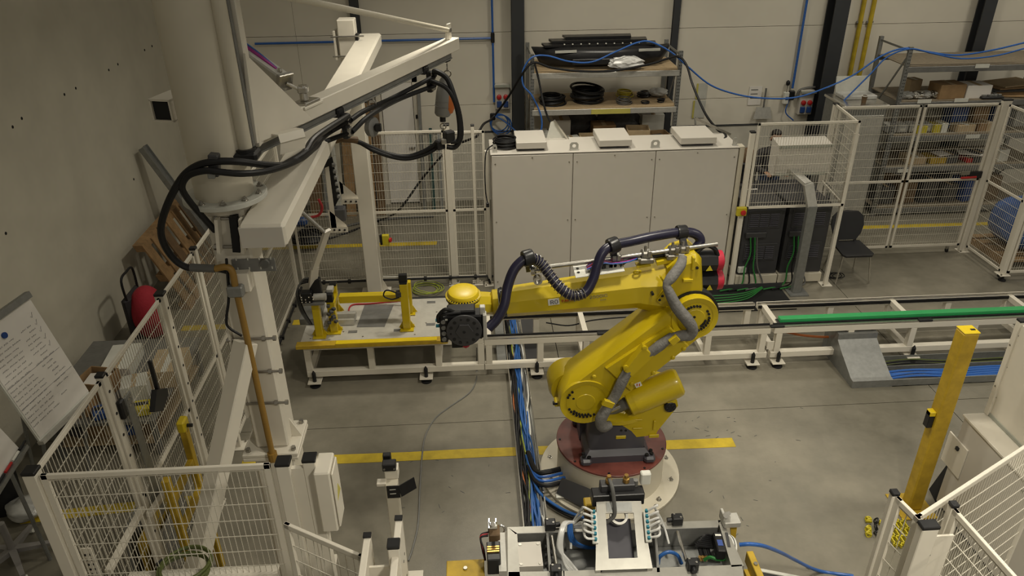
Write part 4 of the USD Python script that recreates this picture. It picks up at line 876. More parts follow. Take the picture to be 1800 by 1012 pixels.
for sx2 in (-1, 1):
    MB().tube([V(sx_+sx2*.19, sy_-.17, .43), V(sx_+sx2*.24, sy_-.22, 0.0)], .011, 8).build('leg', 'bright_steel', ch)
    MB().tube([V(sx_+sx2*.19, sy_+.16, .44), V(sx_+sx2*.23, sy_+.24, 0.0)], .011, 8).build('leg', 'bright_steel', ch)
    MB().tube([V(sx_+sx2*.12, sy_+.17, .44), V(sx_+sx2*.13, sy_+.20, .52)], .02, 8).build('back_strut', 'chair_black', ch)
t2 = thing('cable', 'tangle of black cable on the floor under the visitor chair', 'cable', (5.1, 9.1, 0))
b = MB(); b.tube([at(1463+12*math.cos(k*1.3)+k, 484+5*math.sin(k*1.3), z=.01+.003*k) for k in range(14)], .006, 6); b.build('cable', 'black_rubber', t2)

# ---------------------------------------------------------------- portal and jib crane
MX, MY = -1.49, 4.40
mp = thing('portal_mast', 'white square portal mast with a bolted flange joint and clamp rods at left', 'mast', (MX, MY, 0))
MB().span((MX-.14, MY-.13, .012), (MX+.14, MY+.13, 1.40), .012).build('lower_post', 'white_paint', mp)
MB().span((MX-.24, MY-.22, 0), (MX+.24, MY+.22, .012), .003).build('base_plate', 'white_paint', mp)
MB().span((MX-.20, MY-.19, 1.40), (MX+.19, MY+.19, 1.43), .006).build('flange', 'white_paint', mp); MB().span((MX-.20, MY-.19, 1.433), (MX+.19, MY+.19, 1.463), .006).build('flange', 'white_paint', mp)
for a in (-.16, 0, .155):
    for b_ in (-.15, .15): MB().cyl((MX+a, MY+b_, 1.463), (MX+a, MY+b_, 1.492), .017, n=6).build('flange_bolt', 'steel', mp)
MB().span((MX-.115, MY-.115, 1.463), (MX+.115, MY+.115, 3.30), .012).build('upper_post', 'white_paint', mp)
for sx2, sy2 in ((1, 0), (-1, 0), (0, -1)):
    MB().prism([(0, 0), (.07, 0), (0, .16)], (MX+sx2*.115, MY+sy2*.115, 1.463), (sx2, sy2, 0), (0, 0, 1), (0.012*abs(sy2), .012*abs(sx2), 0)).build('gusset', 'white_paint', mp)
for z in (1.86, 2.12, 2.38):
    MB().cyl((MX-.15, MY-.125, z), (MX+.16, MY-.125, z), .009, n=8).build('clamp_rod', 'steel', mp)
    for x in (-.14, .08, .15): MB().cyl((MX+x, MY-.125, z), (MX+x+.02, MY-.125, z), .018, n=6).build('nut', 'steel', mp)
MB().span((MX-.13, MY-.14, 1.75), (MX-.115, MY+.12, 2.5)).build('side_plate', 'white_paint', mp)
pp = at(410, 452, y=MY-.125); 
sp_ = thing('slotted_plate', 'perforated dark steel plate fixed across the portal mast below the beam', 'plate', pp)
c0, c1 = at(411, 479, y=MY-.13), at(482, 454, y=MY-.13)
MB().span((c0[0], MY-.128, c0[2]), (c1[0], MY-.118, c1[2]), .002).build('plate', 'dull_steel', sp_)
for i in range(4):
    for j in range(2):
        if (i, j) != (9, 9): c = V(c0[0]+.03+.07*i, MY-.129, c0[2]+.025+.065*j); MB().span(c-V(.004, .001, .009), c+V(.004, .001, .009)).build('slot', 'pale_grey_plate', sp_)
MB().lathe((c1[0]-.06, MY-.13, c0[2]+.06), (0, -1, 0), [(0, 0), (.03, 0), (.028, .02), (0, .022)], 16).build('knob', 'grey_cable', sp_)
br_ = thing('portal_brace', 'wide pale diagonal brace running from the portal mast down toward the near corner', 'brace', (-1.55, 3.7, 1))
MB().bar(at(432, 600, y=MY-.16), at(345, 1000, z=1.0), .13, .10, ch=.006).build('tube', 'white_paint', br_)
# beam on the mast
bm = thing('portal_beam', 'big white square beam clamped between the portal mast and the far portal post', 'beam', (-1.2, 6.8, 3.2))
n0, n1 = at(457, 396, z=3.27), at(650, 58, z=3.40); ZB = .15
W_ = .27; dB = unit(n1-n0); sB = unit(np.cross(dB, V(0, 0, 1)))
MB().bar(n0-V(0, 0, ZB/2), n1-V(0, 0, ZB/2), W_, ZB, ch=.02).build('tube', 'white_paint', bm)
MB().bar(n0-V(0, 0, ZB/2)-dB*.008, n0-V(0, 0, ZB/2), W_-.02, ZB-.02, ch=.002).build('end_plate', 'light_grey_paint', bm)
cl = thing('beam_clamp', 'white clamp plates with threaded rods and black rubber strip between mast and beam', 'clamp', at(405, 410, y=MY-.1))
for e in (0, 1):
    p = at(384+42*e, 380, y=MY-.13), at(389+42*e, 438, y=MY-.13)
    MB().bar(p[0], p[1], .02, .12, up=(0, 1, 0)).build('clamp_plate', 'white_paint', cl)
MB().bar(at(411, 378, y=MY-.135), at(418, 440, y=MY-.135), .045, .06, up=(0, 1, 0)).build('rubber_strip', 'black_rubber', cl)
for py in (384, 434): MB().cyl(at(376, py, y=MY-.13), at(436, py, y=MY-.13), .009, n=8).build('threaded_rod', 'steel', cl); MB().cyl(at(426, py, y=MY-.13), at(434, py, y=MY-.13), .02, n=6).build('nut', 'steel', cl); MB().cyl(at(377, py, y=MY-.13), at(383, py, y=MY-.13), .02, n=6).build('nut', 'steel', cl)
# far portal post
FX, FYp = -1.38, 9.22
fp = thing('portal_post', 'tall white square portal post in front of the back fence with a base gusset', 'post', (FX, FYp, 0))
MB().span((FX-.10, FYp-.10, .012), (FX+.10, FYp+.10, 3.62), .01).build('tube', 'white_paint', fp)
MB().span((FX-.2, FYp-.18, 0), (FX+.2, FYp+.18, .012), .003).build('base_plate', 'white_paint', fp)
MB().prism([(0, 0), (.10, 0), (0, .22)], (FX+.10, FYp, .012), (1, 0, 0), (0, 0, 1), (0, .012, 0)).build('gusset', 'white_paint', fp)
MB().span((FX-.15, FYp-.12, 3.18), (FX-.13, FYp+.12, 3.5)).build('clamp_plate', 'white_paint', fp); MB().span((FX+.10, FYp-.11, 3.2), (FX+.13, FYp+.0, 3.46)).build('rubber_strip', 'black_rubber', fp)
for z in (3.22, 3.44): MB().cyl((FX-.18, FYp-.115, z), (FX+.2, FYp-.115, z), .009, n=8).build('threaded_rod', 'steel', fp)
es = thing('emergency_stop', 'yellow emergency stop box with a red button on the far portal post', 'emergency stop', (FX+.13, FYp-.1, .9))
c = at(676, 421, y=FYp-.12); MB().span(c+V(-.03, -.03, -.07), c+V(.06, .03, .07), .006).build('box', 'yellow_plastic', es); MB().span(c+V(-.06, -.02, -.07), c+V(-.03, .02, .07), .004).build('bracket', 'black_plastic', es)
MB().lathe(c+V(.06, -.01, .0), (1, -.4, 0), [(0, 0), (.022, 0), (.034, .014), (.03, .03), (0, .034)], 16).build('button', 'red_button', es)

# jib crane
CXc, CYc = MX-.01, MY
jc = thing('jib_column', 'large round cream crane column with a bolted bottom flange on top of the portal mast', 'column', (CXc, CYc, 3.3))
MB().lathe((CXc, CYc, 3.345), (0, 0, 1), [(0, 0), (.17, 0), (.172, .004), (.172, 3.2), (0, 3.2)], 48).build('tube', 'cream_paint', jc)
MB().lathe((CXc, CYc, 3.32), (0, 0, 1), [(0, 0), (.243, 0), (.246, .003), (.246, .028), (.243, .031), (0, .031)], 48).build('flange', 'pale_grey_plate', jc, label='round pale grey bottom flange')
MB().lathe((CXc, CYc, 3.26), (0, 0, 1), [(0, 0), (.15, 0), (.19, .06), (0, .06)], 32).build('cone', 'white_paint', jc)
for k in range(6):
    a = -2.6+k*.62; c = V(CXc+.21*math.cos(a), CYc+.21*math.sin(a), 3.351)
    MB().lathe(c, (0, 0, 1), [(0, 0), (.022, 0), (.022, .003), (.015, .004), (.015, .016), (.008, .018), (.008, .026), (0, .026)], 6).build('flange_bolt', 'steel', jc)
# pivot and boom
ZT = 3.66
tipR, tipL = at(810, 66, z=ZT), at(784, 64, z=ZT); rN, rF = at(551, 176, z=ZT), at(573, 160, z=ZT)
tip, root = (tipR+tipL)/2, (rN+rF)/2; bd = unit(tip-root); bs = unit(np.cross(bd, V(0, 0, 1))); bwid = .125; bh = .115
piv = V(CXc+.29, CYc+.02, 0); 
root0 = tip-bd*(np.linalg.norm(tip-root)+.95)
jb = thing('jib_boom', 'long white crane boom with a running rail and lifting eye plate at its tip', 'boom', (*root[:2], ZT))
MB().bar(root0-V(0, 0, bh/2), tip-V(0, 0, bh/2), bwid, bh, ch=.006).build('beam', 'white_paint', jb)
MB().bar(root0-V(0, 0, bh+.028)+bs*.0, tip-bd*.12-V(0, 0, bh+.028), .05, .055, ch=.003).build('rail', 'dull_steel', jb)
MB().bar(root0-V(0, 0, bh+.06), tip-bd*.12-V(0, 0, bh+.06), .065, .012).build('rail_lip', 'galvanised', jb, smooth=False)
e0 = tip-bd*.12; MB().hull([e0+bd*a+bs*b+V(0, 0, z) for a, z in ((-.06, 0), (.06, 0), (.06, .14), (-.02, .14)) for b in (-.008, .008)]).build('eye_plate', 'white_paint', jb)
MB().cyl(e0+bs*.03+V(0, 0, .085), e0-bs*.03+V(0, 0, .085), .022, n=10).build('eye_bolt', 'steel', jb)
gp = [at(430, 96, y=CYc+.0), at(547, 205, y=CYc+.55), at(547, 213, y=CYc+.55), at(455, 252, y=CYc+.02), at(448, 250, y=CYc+.02)]
g0 = rN; 
gpl = thing('crane_bracket', 'white crane bracket of a vertical tube and a triangular gusset plate left of the boom', 'bracket', (*piv[:2], ZT))
v0 = at(437, 180, y=CYc+.03)
ga, gb, gc_, gd = at(431, 94, y=CYc+.0), at(546, 206, z=ZT-.06), at(452, 252, y=CYc), at(444, 250, y=CYc)
nrm = unit(np.cross(gb-ga, gc_-ga)); nrm = nrm if nrm[1] > 0 else -nrm
MB().hull([p+nrm*e for p in (ga, gb, gb-V(0, 0, .02), gc_, gd) for e in (0, .014)]).build('gusset_plate', 'white_paint', gpl)
def vert(px0, py0, px1, py1, y): 
    a, b = at(px0, py0, y=y), at(px1, py1, y=y); return a, b
a = at(452, 255, y=CYc+.06); MB().span((a[0]-.055, CYc+.02, a[2]), (a[0]+.03, CYc+.11, 6.3), .006).build('upright', 'white_paint', gpl)
a = at(447, 255, y=CYc); MB().span((a[0]-.03, CYc-.04, a[2]), (a[0]+.008, CYc+.0, 6.3), .003).build('channel', 'dull_steel', gpl)
a = at(432, 262, y=CYc-.04); MB().cyl((a[0], CYc-.05, a[2]), (a[0], CYc-.05, 6.3), .042, n=20).build('pivot_tube', 'cream_paint', gpl)
MB().box((a[0]-.02, CYc-.05, a[2]-.03), (.19, .13, .055), .015).build('pivot_clamp', 'black_plastic', gpl)
MB().cyl((a[0], CYc-.05, a[2]-.06), (a[0], CYc-.05, a[2]+.012), .062, n=24).build('pivot_collar', 'black_plastic', gpl)
MB().cyl((a[0]-.10, CYc-.12, a[2]-.03), (a[0]-.10, CYc-.115, a[2]-.03), .02, n=12).build('clamp_screw', 'teal', gpl)
tr = thing('tie_rod', 'thin white tie rod sloping from the crane column to the boom tip', 'rod', e0+V(0, 0, .085))
MB().cyl(e0+V(0, 0, .085), at(415, -24, y=CYc), .022, n=14).build('rod', 'cream_paint', tr)
# square beam stub behind column with blue leads
sb = thing('cantilever_tube', 'open white square tube with red and blue leads sticking out left of the crane column', 'tube', at(285, 185, y=5.0))
cN, cF = at(283, 195, y=4.55), at(335, 140, y=5.5); w_ = .125; dT = unit(V(.25, .97, .0)); sT = V(dT[1], -dT[0], 0)
for sgn, ax_ in ((1, 's'), (-1, 's'), (1, 'z'), (-1, 'z')):
    off = sT*sgn*(w_/2) if ax_ == 's' else V(0, 0, sgn*w_/2)
    MB().bar(cN+off, cN+off+dT*.9, .012 if ax_ == 's' else w_+.012, w_ if ax_ == 's' else .012).build('wall', 'white_paint', sb, smooth=False)
MB().bar(cN+dT*.015, cN+dT*.02, w_-.004, w_-.004).build('inside', 'dark_void', sb, smooth=False)  # dark sheet near the opening stands in for the shade within the tube
MB().box(cN+V(.09, .12, -.02), (.035, .16, .20), .012).build('mount_plate', 'light_grey_paint', sb); MB().box(cN+V(.065, .12, .0), (.06, .1, .08), .01).build('mount_block', 'light_grey_paint', sb)
for k, mm in enumerate(('blue_cable', 'red_cable', 'blue_cable')):
    MB().tube([cN+dT*(.25+.05*k)+V(.06, 0, .06), cN+dT*(.22+.04*k)+V(.0, 0, .075), cN+dT*(.3+.06*k)+V(-.01, 0, .09), cN+dT*.5+V(.08, 0, .12)], .009, 6).build('lead', mm, sb)
# pneumatic brake cylinder on the boom
pc = thing('pneumatic_cylinder', 'steel pneumatic cylinder with magenta leads and a pivot block on the crane boom', 'cylinder', at(500, 140, z=ZT+.15))
A, B = at(450, 108, z=ZT+.26), at(503, 146, z=ZT+.15); R = unit(B-A)
MB().bar(A-R*.3, B, .10, .10, ch=.01).build('barrel', 'galvanised_pale', pc)
MB().bar(B-R*.035, B+R*.0, .125, .125, ch=.006).build('end_block', 'steel', pc)
C = at(527, 158, z=ZT+.09); MB().cyl(B, C, .012, n=10).build('piston_rod', 'bright_steel', pc)
MB().box(C+V(.02, .01, .0), (.07, .07, .05), .01).build('clevis', 'bright_steel', pc); MB().cyl(C+V(.02, .01, -.07), C+V(.02, .01, .03), .03, n=16).build('pin', 'bright_steel', pc)
D = C+V(.03, .02, -.085); MB().bar(D-bd*.09, D+bd*.09, .11, .02, ch=.004).build('foot_plate', 'bright_steel', pc); MB().bar(D-bd*.12-V(0, 0, .02), D+bd*.11-V(0, 0, .02), .13, .02, ch=.004).build('spacer', 'white_paint', pc)
MB().cyl(B-R*.05+V(0, 0, .03), B-R*.05+V(0, 0, .075), .016, n=12).build('fitting', 'bright_steel', pc)
for k, mm in enumerate(('magenta_cable', 'magenta_cable', 'blue_cable')): MB().tube([A-R*.3+V(.0, 0, .05+.012*k), A+V(0, .01*k, .055+.008*k), B-R*.09+V(0, .01*k, .05)], .009, 6).build('lead', mm, pc)
# cable trolleys on the boom
def onboom(px, py, dz):
    best = None
    for s_ in np.linspace(0, np.linalg.norm(tip-root0), 400):
        p = root0+bd*s_-V(0, 0, bh+dz); d_ = p-EYE; u_ = d_ @ RT/(d_ @ FW)*F_PX+900
        if best is None or abs(u_-px) < best[0]: best = (abs(u_-px), p)
    return best[1]
def trolley(px, py, label):
    p = onboom(px, py, .05); g = thing('cable_trolley', label, 'trolley', p)
    MB().box(p+V(0, 0, -.0), (.09, .10, .07), .01, rz=math.atan2(bd[1], bd[0])).build('carriage', 'black_plastic', g)
    MB().box(p-bs*-.07+V(0, 0, -.10), (.055, .05, .19), .008, rz=math.atan2(bd[1], bd[0])).build('hanger', 'black_plastic', g)
    for z in (-.05, -.14): MB().box(p+bs*.105+V(0, 0, z), (.05, .03, .07), .006, rz=math.atan2(bd[1], bd[0])).build('clip', 'steel', g)
    return p
T1 = trolley(590, 210, 'black cable trolley on the rail near the crane bracket'); T2 = trolley(742, 132, 'black cable trolley on the rail near the boom tip')
# spring balancer
bp_ = onboom(785, 112, .07)
sbn = thing('tool_balancer', 'grey and orange spring balancer hanging from the tip of the crane boom', 'balancer', bp_)
MB().box(bp_, (.09, .05, .03), .006, rz=math.atan2(bd[1], bd[0])).build('hanger', 'black_plastic', sbn)
yb = bp_[1]
MB().ring(bp_-V(0, 0, .07), (1, 0, 0), .035, .006, 14, 6).build('top_hook', 'steel', sbn); MB().ring(bp_-V(.0, 0, .13), (0, 1, .3), .035, .006, 14, 6).build('link', 'steel', sbn)
k0, k1 = at(783, 135, y=yb), at(778, 203, y=yb)
MB().lathe(k1, k0-k1, [(0, 0), (.068, 0), (.082, .02), (.082, .12), (.08, np.linalg.norm(k0-k1)*.6), (.055, np.linalg.norm(k0-k1)*.93), (.03, np.linalg.norm(k0-k1)), (0, np.linalg.norm(k0-k1))], 20).build('housing', 'silver_plastic', sbn)
MB().lathe(k1+V(.045, .01, .03), V(.1, 0, 1), [(0, 0), (.06, 0), (.075, .05), (.075, .18), (.05, .27), (0, .29)], 18).build('drum_cover', 'orange_plastic', sbn, label='orange rear cover')
for k in range(5): MB().lathe(k1+(k0-k1)*(.25+.13*k), k0-k1, [(.080-.004*k, 0), (.088-.004*k, .004), (.08-.004*k, .008)], 20).build('rib', 'silver_plastic', sbn)
MB().cyl(k1-V(0, 0, .06), k1, .03, n=14).build('stopper', 'black_plastic', sbn)
h0 = k1-V(0, 0, .07); MB().ring(h0-V(0, 0, .04), (.3, 1, 0), .03, .006, 14, 6).build('snap_hook', 'steel', sbn); MB().cyl(h0-V(0, 0, .06), h0-V(0, 0, .24), .008, n=8).build('chain', 'steel', sbn); MB().ring(h0-V(0, 0, .25), (1, .2, 0), .03, .006, 14, 6).build('lower_hook', 'steel', sbn)
# second small balancer
s2 = onboom(652, 185, .07); sp2 = thing('hose_reel', 'small round grey retractor hanging midway along the crane boom', 'retractor', s2)
c = at(655, 222, y=s2[1]-.0); MB().lathe(c-V(.03, .0, 0), (1, -.5, 0), [(0, 0), (.07, .0), (.08, .012), (.08, .05), (.06, .06), (0, .062)], 24).build('housing', 'silver_plastic', sp2)
MB().ring(s2-V(0, 0, .05), (0, 1, 0), .035, .006, 14, 6).build('hook', 'steel', sp2); MB().tube([s2-V(0, 0, .08), c+V(0, 0, .08)], .007, 6).build('hanger_wire', 'steel', sp2); MB().box(c+V(.05, -.04, -.0), (.05, .05, .06), .006).build('fitting', 'black_plastic', sp2)
# festoon hoses
hz = thing('festoon_hose', 'pair of black hoses looping from the mast along the crane boom to the balancer', 'hose', T1)
def pt(px, py, y): return at(px, py, y=y)
ya, yb1, yb2 = MY-.2, T1[1]-.1, T2[1]-.1
MB().tube([pt(408, 478, 4.24), pt(380, 472, 4.22), pt(330, 470, 4.2), pt(300, 448, 4.18), pt(283, 410, 4.15), pt(292, 365, 4.12), pt(318, 315, 4.1), pt(345, 292, 4.1), pt(378, 284, 4.1), pt(420, 284, 4.15), pt(470, 290, 4.3), pt(505, 288, 4.5), pt(545, 262, 4.85), pt(575, 235, yb1), T1+bs*.12+V(0, 0, -.05)], .021, 10).build('hose', 'black_rubber', hz)
MB().tube([pt(378, 405, 4.24), pt(360, 385, 4.2), pt(332, 352, 4.15), pt(320, 328, 4.1), pt(332, 308, 4.08), pt(360, 300, 4.07), pt(385, 302, 4.07), pt(430, 305, 4.12), pt(480, 298, 4.3), pt(530, 278, 4.7), pt(565, 252, yb1), T1+bs*.12+V(0, 0, -.14)], .019, 10).build('hose', 'black_rubber', hz)
MB().tube([pt(500, 290, 4.5), pt(535, 268, 4.75), pt(556, 240, 5.0), T1+bs*.10+V(0, 0, -.02)], .022, 10).build('braided_hose', 'black_satin', hz)
MB().tube([T1+bs*.12+V(0, 0, -.05), pt(640, 195, yb1+.3), pt(690, 172, yb2-.3), T2+bs*.12+V(0, 0, -.05)], .02, 10).build('hose', 'black_rubber', hz)
MB().tube([T1+bs*.12+V(0, 0, -.14), pt(650, 203, yb1+.3), pt(700, 175, yb2-.3), T2+bs*.12+V(0, 0, -.13)], .02, 10).build('hose', 'black_rubber', hz)
MB().tube([T2+bs*.12+V(0, 0, -.04), pt(765, 125, yb2), pt(785, 137, yb2-.05), pt(797, 165, yb2-.1), pt(808, 205, yb2-.1), pt(810, 240, yb2-.1), pt(800, 258, yb2-.1), pt(785, 258, yb2-.1)], .024, 10).build('hose', 'black_rubber', hz)
MB().tube([T2+bs*.12+V(0, 0, -.12), pt(760, 143, yb2-.05), pt(785, 155, yb2-.1), pt(800, 180, yb2-.12), pt(807, 215, yb2-.12), pt(806, 245, yb2-.12), pt(792, 250, yb2-.12)], .02, 10).build('hose', 'black_rubber', hz)
MB().box(pt(789, 240, yb2-.1), (.10, .08, .11), .012, rz=.5).build('coupling', 'black_plastic', hz); MB().box(pt(773, 254, yb2-.1), (.09, .07, .09), .012, rz=.7).build('coupling', 'black_plastic', hz); MB().box(pt(780, 248, yb2-.14), (.05, .05, .05), .008).build('coupling_face', 'steel', hz)
MB().tube([pt(770, 250, yb2-.1), pt(745, 266, yb2-.1), pt(715, 275, yb2-.12), pt(680, 270, yb2-.15), pt(650, 258, yb2-.2), pt(625, 248, yb2-.25), pt(600, 246, yb2-.3)], .021, 10).build('hose', 'black_rubber', hz)
MB().tube([pt(772, 257, yb2-.1), pt(750, 270, yb2-.1), pt(718, 279, yb2-.12), pt(690, 276, yb2-.15), pt(660, 266, yb2-.2), pt(640, 255, yb2-.22), pt(622, 244, yb2-.25)], .018, 10).build('hose', 'black_rubber', hz)
MB().tube([pt(628, 246, yb2-.25), pt(605, 245, yb2-.3), pt(590, 250, yb2-.3)], [.03, .024, .012], 10).build('bare_end', 'dark_wood', hz)
hcl = thing('hose_clamp', 'black double hose clamp on the front of the crane column flange', 'clamp', pt(376, 290, 4.1))
MB().bar(pt(376, 270, 4.12), pt(378, 308, 4.12), .055, .06, up=(0, 1, 0), ch=.006).build('body', 'charcoal_paint', hcl); MB().bar(pt(372, 300, 4.1), pt(374, 312, 4.1), .04, .05, up=(0, 1, 0), ch=.004).build('lower_bracket', 'galvanised', hcl)
# curved sheet hook in front of boom
sh = thing('sheet_hook', 'curved white sheet metal hook hanging below the crane boom root', 'hook', pt(520, 245, 4.6))
prof = [pt(497, 235, 4.7), pt(520, 224, 4.7), pt(533, 226, 4.68), pt(537, 240, 4.66), pt(536, 258, 4.66)]
b = MB()
for i in range(len(prof)-1): b.hull([p+e for p in (prof[i], prof[i+1]) for e in (V(0, 0, 0), V(0, 0, -.008), V(-.13, -.12, 0), V(-.13, -.12, -.008))])
b.build('sheet', 'white_paint', sh)
# ochre pipe down the mast
op = thing('riser_pipe', 'ochre brown pipe bending over and running down the front of the portal mast', 'pipe', (MX, MY-.2, 1.5))
yp = MY-.21
MB().tube([pt(378, 472, yp), pt(398, 469, yp), pt(408, 477, yp), pt(413, 500, yp), pt(420, 530, yp), pt(440, 620, yp), pt(480, 805, yp)], .021, 12).build('pipe', 'ochre_pipe', op)
MB().tube([pt(335, 470, 4.2), pt(378, 472, yp)], .025, 10).build('sleeve', 'grey_cable', op)
MB().tube([pt(478, 795, yp), pt(481, 808, yp)], .034, 10).build('end_fitting', 'ochre_pipe', op)
MB().box(pt(416, 508, yp+.02), (.10, .10, .075), .01).build('pipe_clamp', 'galvanised', op); MB().box(pt(424, 493, yp+.06), (.12, .08, .13), .006).build('clamp_block', 'white_paint', op)
MB().tube([pt(398, 455, yp), pt(402, 520, yp+.02), pt(398, 560, yp+.02), pt(402, 575, yp+.02), pt(425, 590, yp+.02)], .009, 6).build('side_cable', 'black_rubber', op)
# support bracket with clamps under the beam
sbk = thing('bracket_plate', 'white upright plate with two triangular brackets and a black valve bank beneath the beam', 'bracket', pt(590, 330, 7.2))
yk = 7.3
a0, a1 = pt(575, 260, yk), pt(590, 415, yk-.5)
MB().hull([pt(x, y, yk+e) for x, y in ((571, 295), (578, 292), (592, 402), (583, 405)) for e in (0, .12)]).build('upright', 'white_paint', sbk)
MB().hull([pt(x, y, yk+.5+e) for x, y in ((588, 250), (596, 250), (604, 340), (598, 342)) for e in (0, .1)]).build('upright', 'white_paint', sbk)
for x, y, yy in ((576, 368, yk), (596, 318, yk+.5)):
    MB().hull([pt(x+dx, y+dy, yy+e) for dx, dy in ((0, 0), (33, 27), (36, 36), (6, 38)) for e in (0, .02)]).build('triangle', 'white_paint', sbk)
    MB().hull([pt(x+dx, y+dy, yy-.03+e) for dx, dy in ((4, 33), (36, 31), (36, 40), (4, 41)) for e in (0, .10)]).build('shelf', 'white_paint', sbk)
    for k in range(3): c = pt(x+12+9*k, y+36, yy-.035); MB().cyl(c, c-V(0, .006, 0), .011, n=8).build('screw', 'black_plastic', sbk)
MB().hull([pt(x, y, yk+.25+e) for x, y in ((568, 285), (584, 275), (598, 345), (584, 372)) for e in (0, .1)]).build('valve_bank', 'black_plastic', sbk)
for k in range(6): MB().cyl(pt(584+1.8*k, 290+11*k, yk+.2), pt(589+1.8*k, 290+11*k, yk+.2), .022, n=10).build('valve', 'dull_steel', sbk)
MB().box(pt(597, 375, yk+.2), (.13, .12, .14), .01).build('valve_end', 'charcoal_paint', sbk)
MB().tube([pt(528, 370, yk-.3), pt(545, 385, yk-.3), pt(570, 408, yk-.3)], .022, 10).build('gas_strut', 'steel', sbk)
MB().tube([pt(560, 350, yk-.1), pt(566, 365, yk-.1), pt(560, 378, yk-.1), pt(545, 382, yk-.1)], .014, 8).build('red_hose', 'red_cable', sbk)
MB().bar(pt(575, 405, yk-.25), at(553, 470, y=yk-.1), .09, .03).build('stay', 'light_grey_paint', sbk)
MB().bar(at(553, 470, y=yk-.1), at(549, 505, y=yk), .09, .03).build('stay', 'light_grey_paint', sbk)
# ---------------------------------------------------------------- aluminium fixture in the foreground
ZF = 1.0
def f(px, py, z=ZF): return at(px, py, z=z)
af = thing('welding_gripper', 'brushed aluminium gripper frame with an upright window plate in the foreground', 'gripper', f(1090, 960))
def bar4(name, pts, h, mm='brushed_aluminium', par=None): return MB().hull([p-V(0, 0, e) for p in pts for e in (0, h)]).build(name, mm, par or af)
bar4('rear_beam', [f(892, 926), f(1266, 914), f(1262, 926), f(905, 937)], .16)
bar4('end_beam', [f(892, 926), f(909, 937), f(914, 1012), f(893, 1014)], .16)
bar4('end_beam', [f(1262, 914), f(1270, 914), f(1308, 994), f(1286, 996)], .16)
bar4('front_beam', [f(894, 1005), f(992, 1003), f(992, 1030), f(894, 1030)], .16)
bar4('front_beam', [f(990, 1003), f(1304, 992), f(1310, 1024), f(992, 1032)], .18)
bar4('tray', [f(892, 928, .83), f(1266, 916, .83), f(1304, 1010, .83), f(893, 1020, .83)], .01, 'galvanised')
bar4('tray_wall', [f(905, 937), f(1262, 926), f(1262, 927), f(905, 938)], .165, 'dull_steel')
for px in (960, 1048, 1150): bar4('rib', [f(px, 936), f(px+4, 936), f(px+10, 1005), f(px+5, 1005)], .14, 'dull_steel')
# upright window plate
def up_(px, py, t_): return f(px, py, ZF+.02+.24*t_)
o = [up_(1048, 881, 1), up_(1127, 880, 1), up_(1138, 999, 0), up_(1056, 1002, 0)]
def lerp(u_, v_): return (o[3]*(1-u_)+o[2]*u_)*(1-v_)+(o[0]*(1-u_)+o[1]*u_)*v_
nn = unit(np.cross(o[2]-o[3], o[0]-o[3]))*.014
for nm, (u0, u1, v0, v1) in {'window_side': (0, .19, 0, 1), 'window_side_': (.81, 1, 0, 1), 'window_sill': (.19, .81, 0, .16), 'window_head': (.19, .81, .82, 1)}.items():
    MB().hull([lerp(a, b)-nn*e for a in (u0, u1) for b in (v0, v1) for e in (0, 1)]).build(nm.rstrip('_'), 'brushed_aluminium', af)
MB().hull([lerp(a, b)-nn*e for a, b in ((.22, .84), (.78, .84), (.22, .98), (.78, .98)) for e in (-.3, 0)]).build('head_strip', 'galvanised', af)
bar4('interior', [lerp(.2, .2)-nn*8, lerp(.8, .2)-nn*8, lerp(.8, .8)-nn*10, lerp(.2, .8)-nn*10], .01, 'dark_grey_machine')
MB().lathe(lerp(.5, .80)-nn*5, nn, [(.045, 0), (.062, 0), (.062, .04), (.045, .04), (.045, 0)], 28).build('bore_ring', 'galvanised_pale', af)
for e in (0, 1):
    a, b = (lerp(e, 0), lerp(e, .9)); s_ = 1 if e else -1
    MB().hull([a, a+V(s_*.035, .0, 0), b, a-V(0, 0, .05), a+V(s_*.035, 0, -.05), a+V(0, .02, 0), b+V(0, .02, 0)]).build('side_gusset', 'brushed_aluminium', af)
tb = thing('tool_block', 'black tool block with brass fittings behind the top of the aluminium window plate', 'tool block', lerp(.5, 1.1))
c = lerp(.5, 1)+V(0, .05, .0); MB().box(c, (.36, .09, .10), .006).build('body', 'black_satin', tb); MB().box(c+V(.0, .03, .06), (.24, .07, .08), .006).build('upper_body', 'charcoal_paint', tb)
for e, mm in ((-.06, 'brass'), (.06, 'brass')):
    MB().lathe(c+V(e, .03, .10), (0, 0, 1), [(0, 0), (.024, 0), (.024, .03), (.015, .035), (.015, .06), (0, .06)], 10).build('fitting', mm, tb)
MB().tube([c+V(-.06, .03, .14), c+V(-.05, -.05, .12), c+V(-.04, -.09, .03), c+V(-.04, -.12, -.06), c+V(-.10, -.13, -.12)], .014, 8).build('grey_hose', 'grey_cable', tb)
MB().box(c+V(.20, .06, .10), (.07, .05, .10), .008).build('nylon_block', 'label_white', tb); MB().cyl(c+V(.13, .04, .05), c+V(.13, .04, .10), .018, n=10).build('stud', 'dull_steel', tb)
yb_ = thing('yellow_pad', 'ochre yellow pad at the left of the black tool block', 'pad', f(1035, 885)); MB().box(f(1036, 885, 1.12), (.08, .08, .06), .008).build('pad', 'dirty_yellow', yb_); MB().box(f(1036, 900, 1.05), (.07, .06, .12), .006).build('holder', 'dark_wood', yb_)
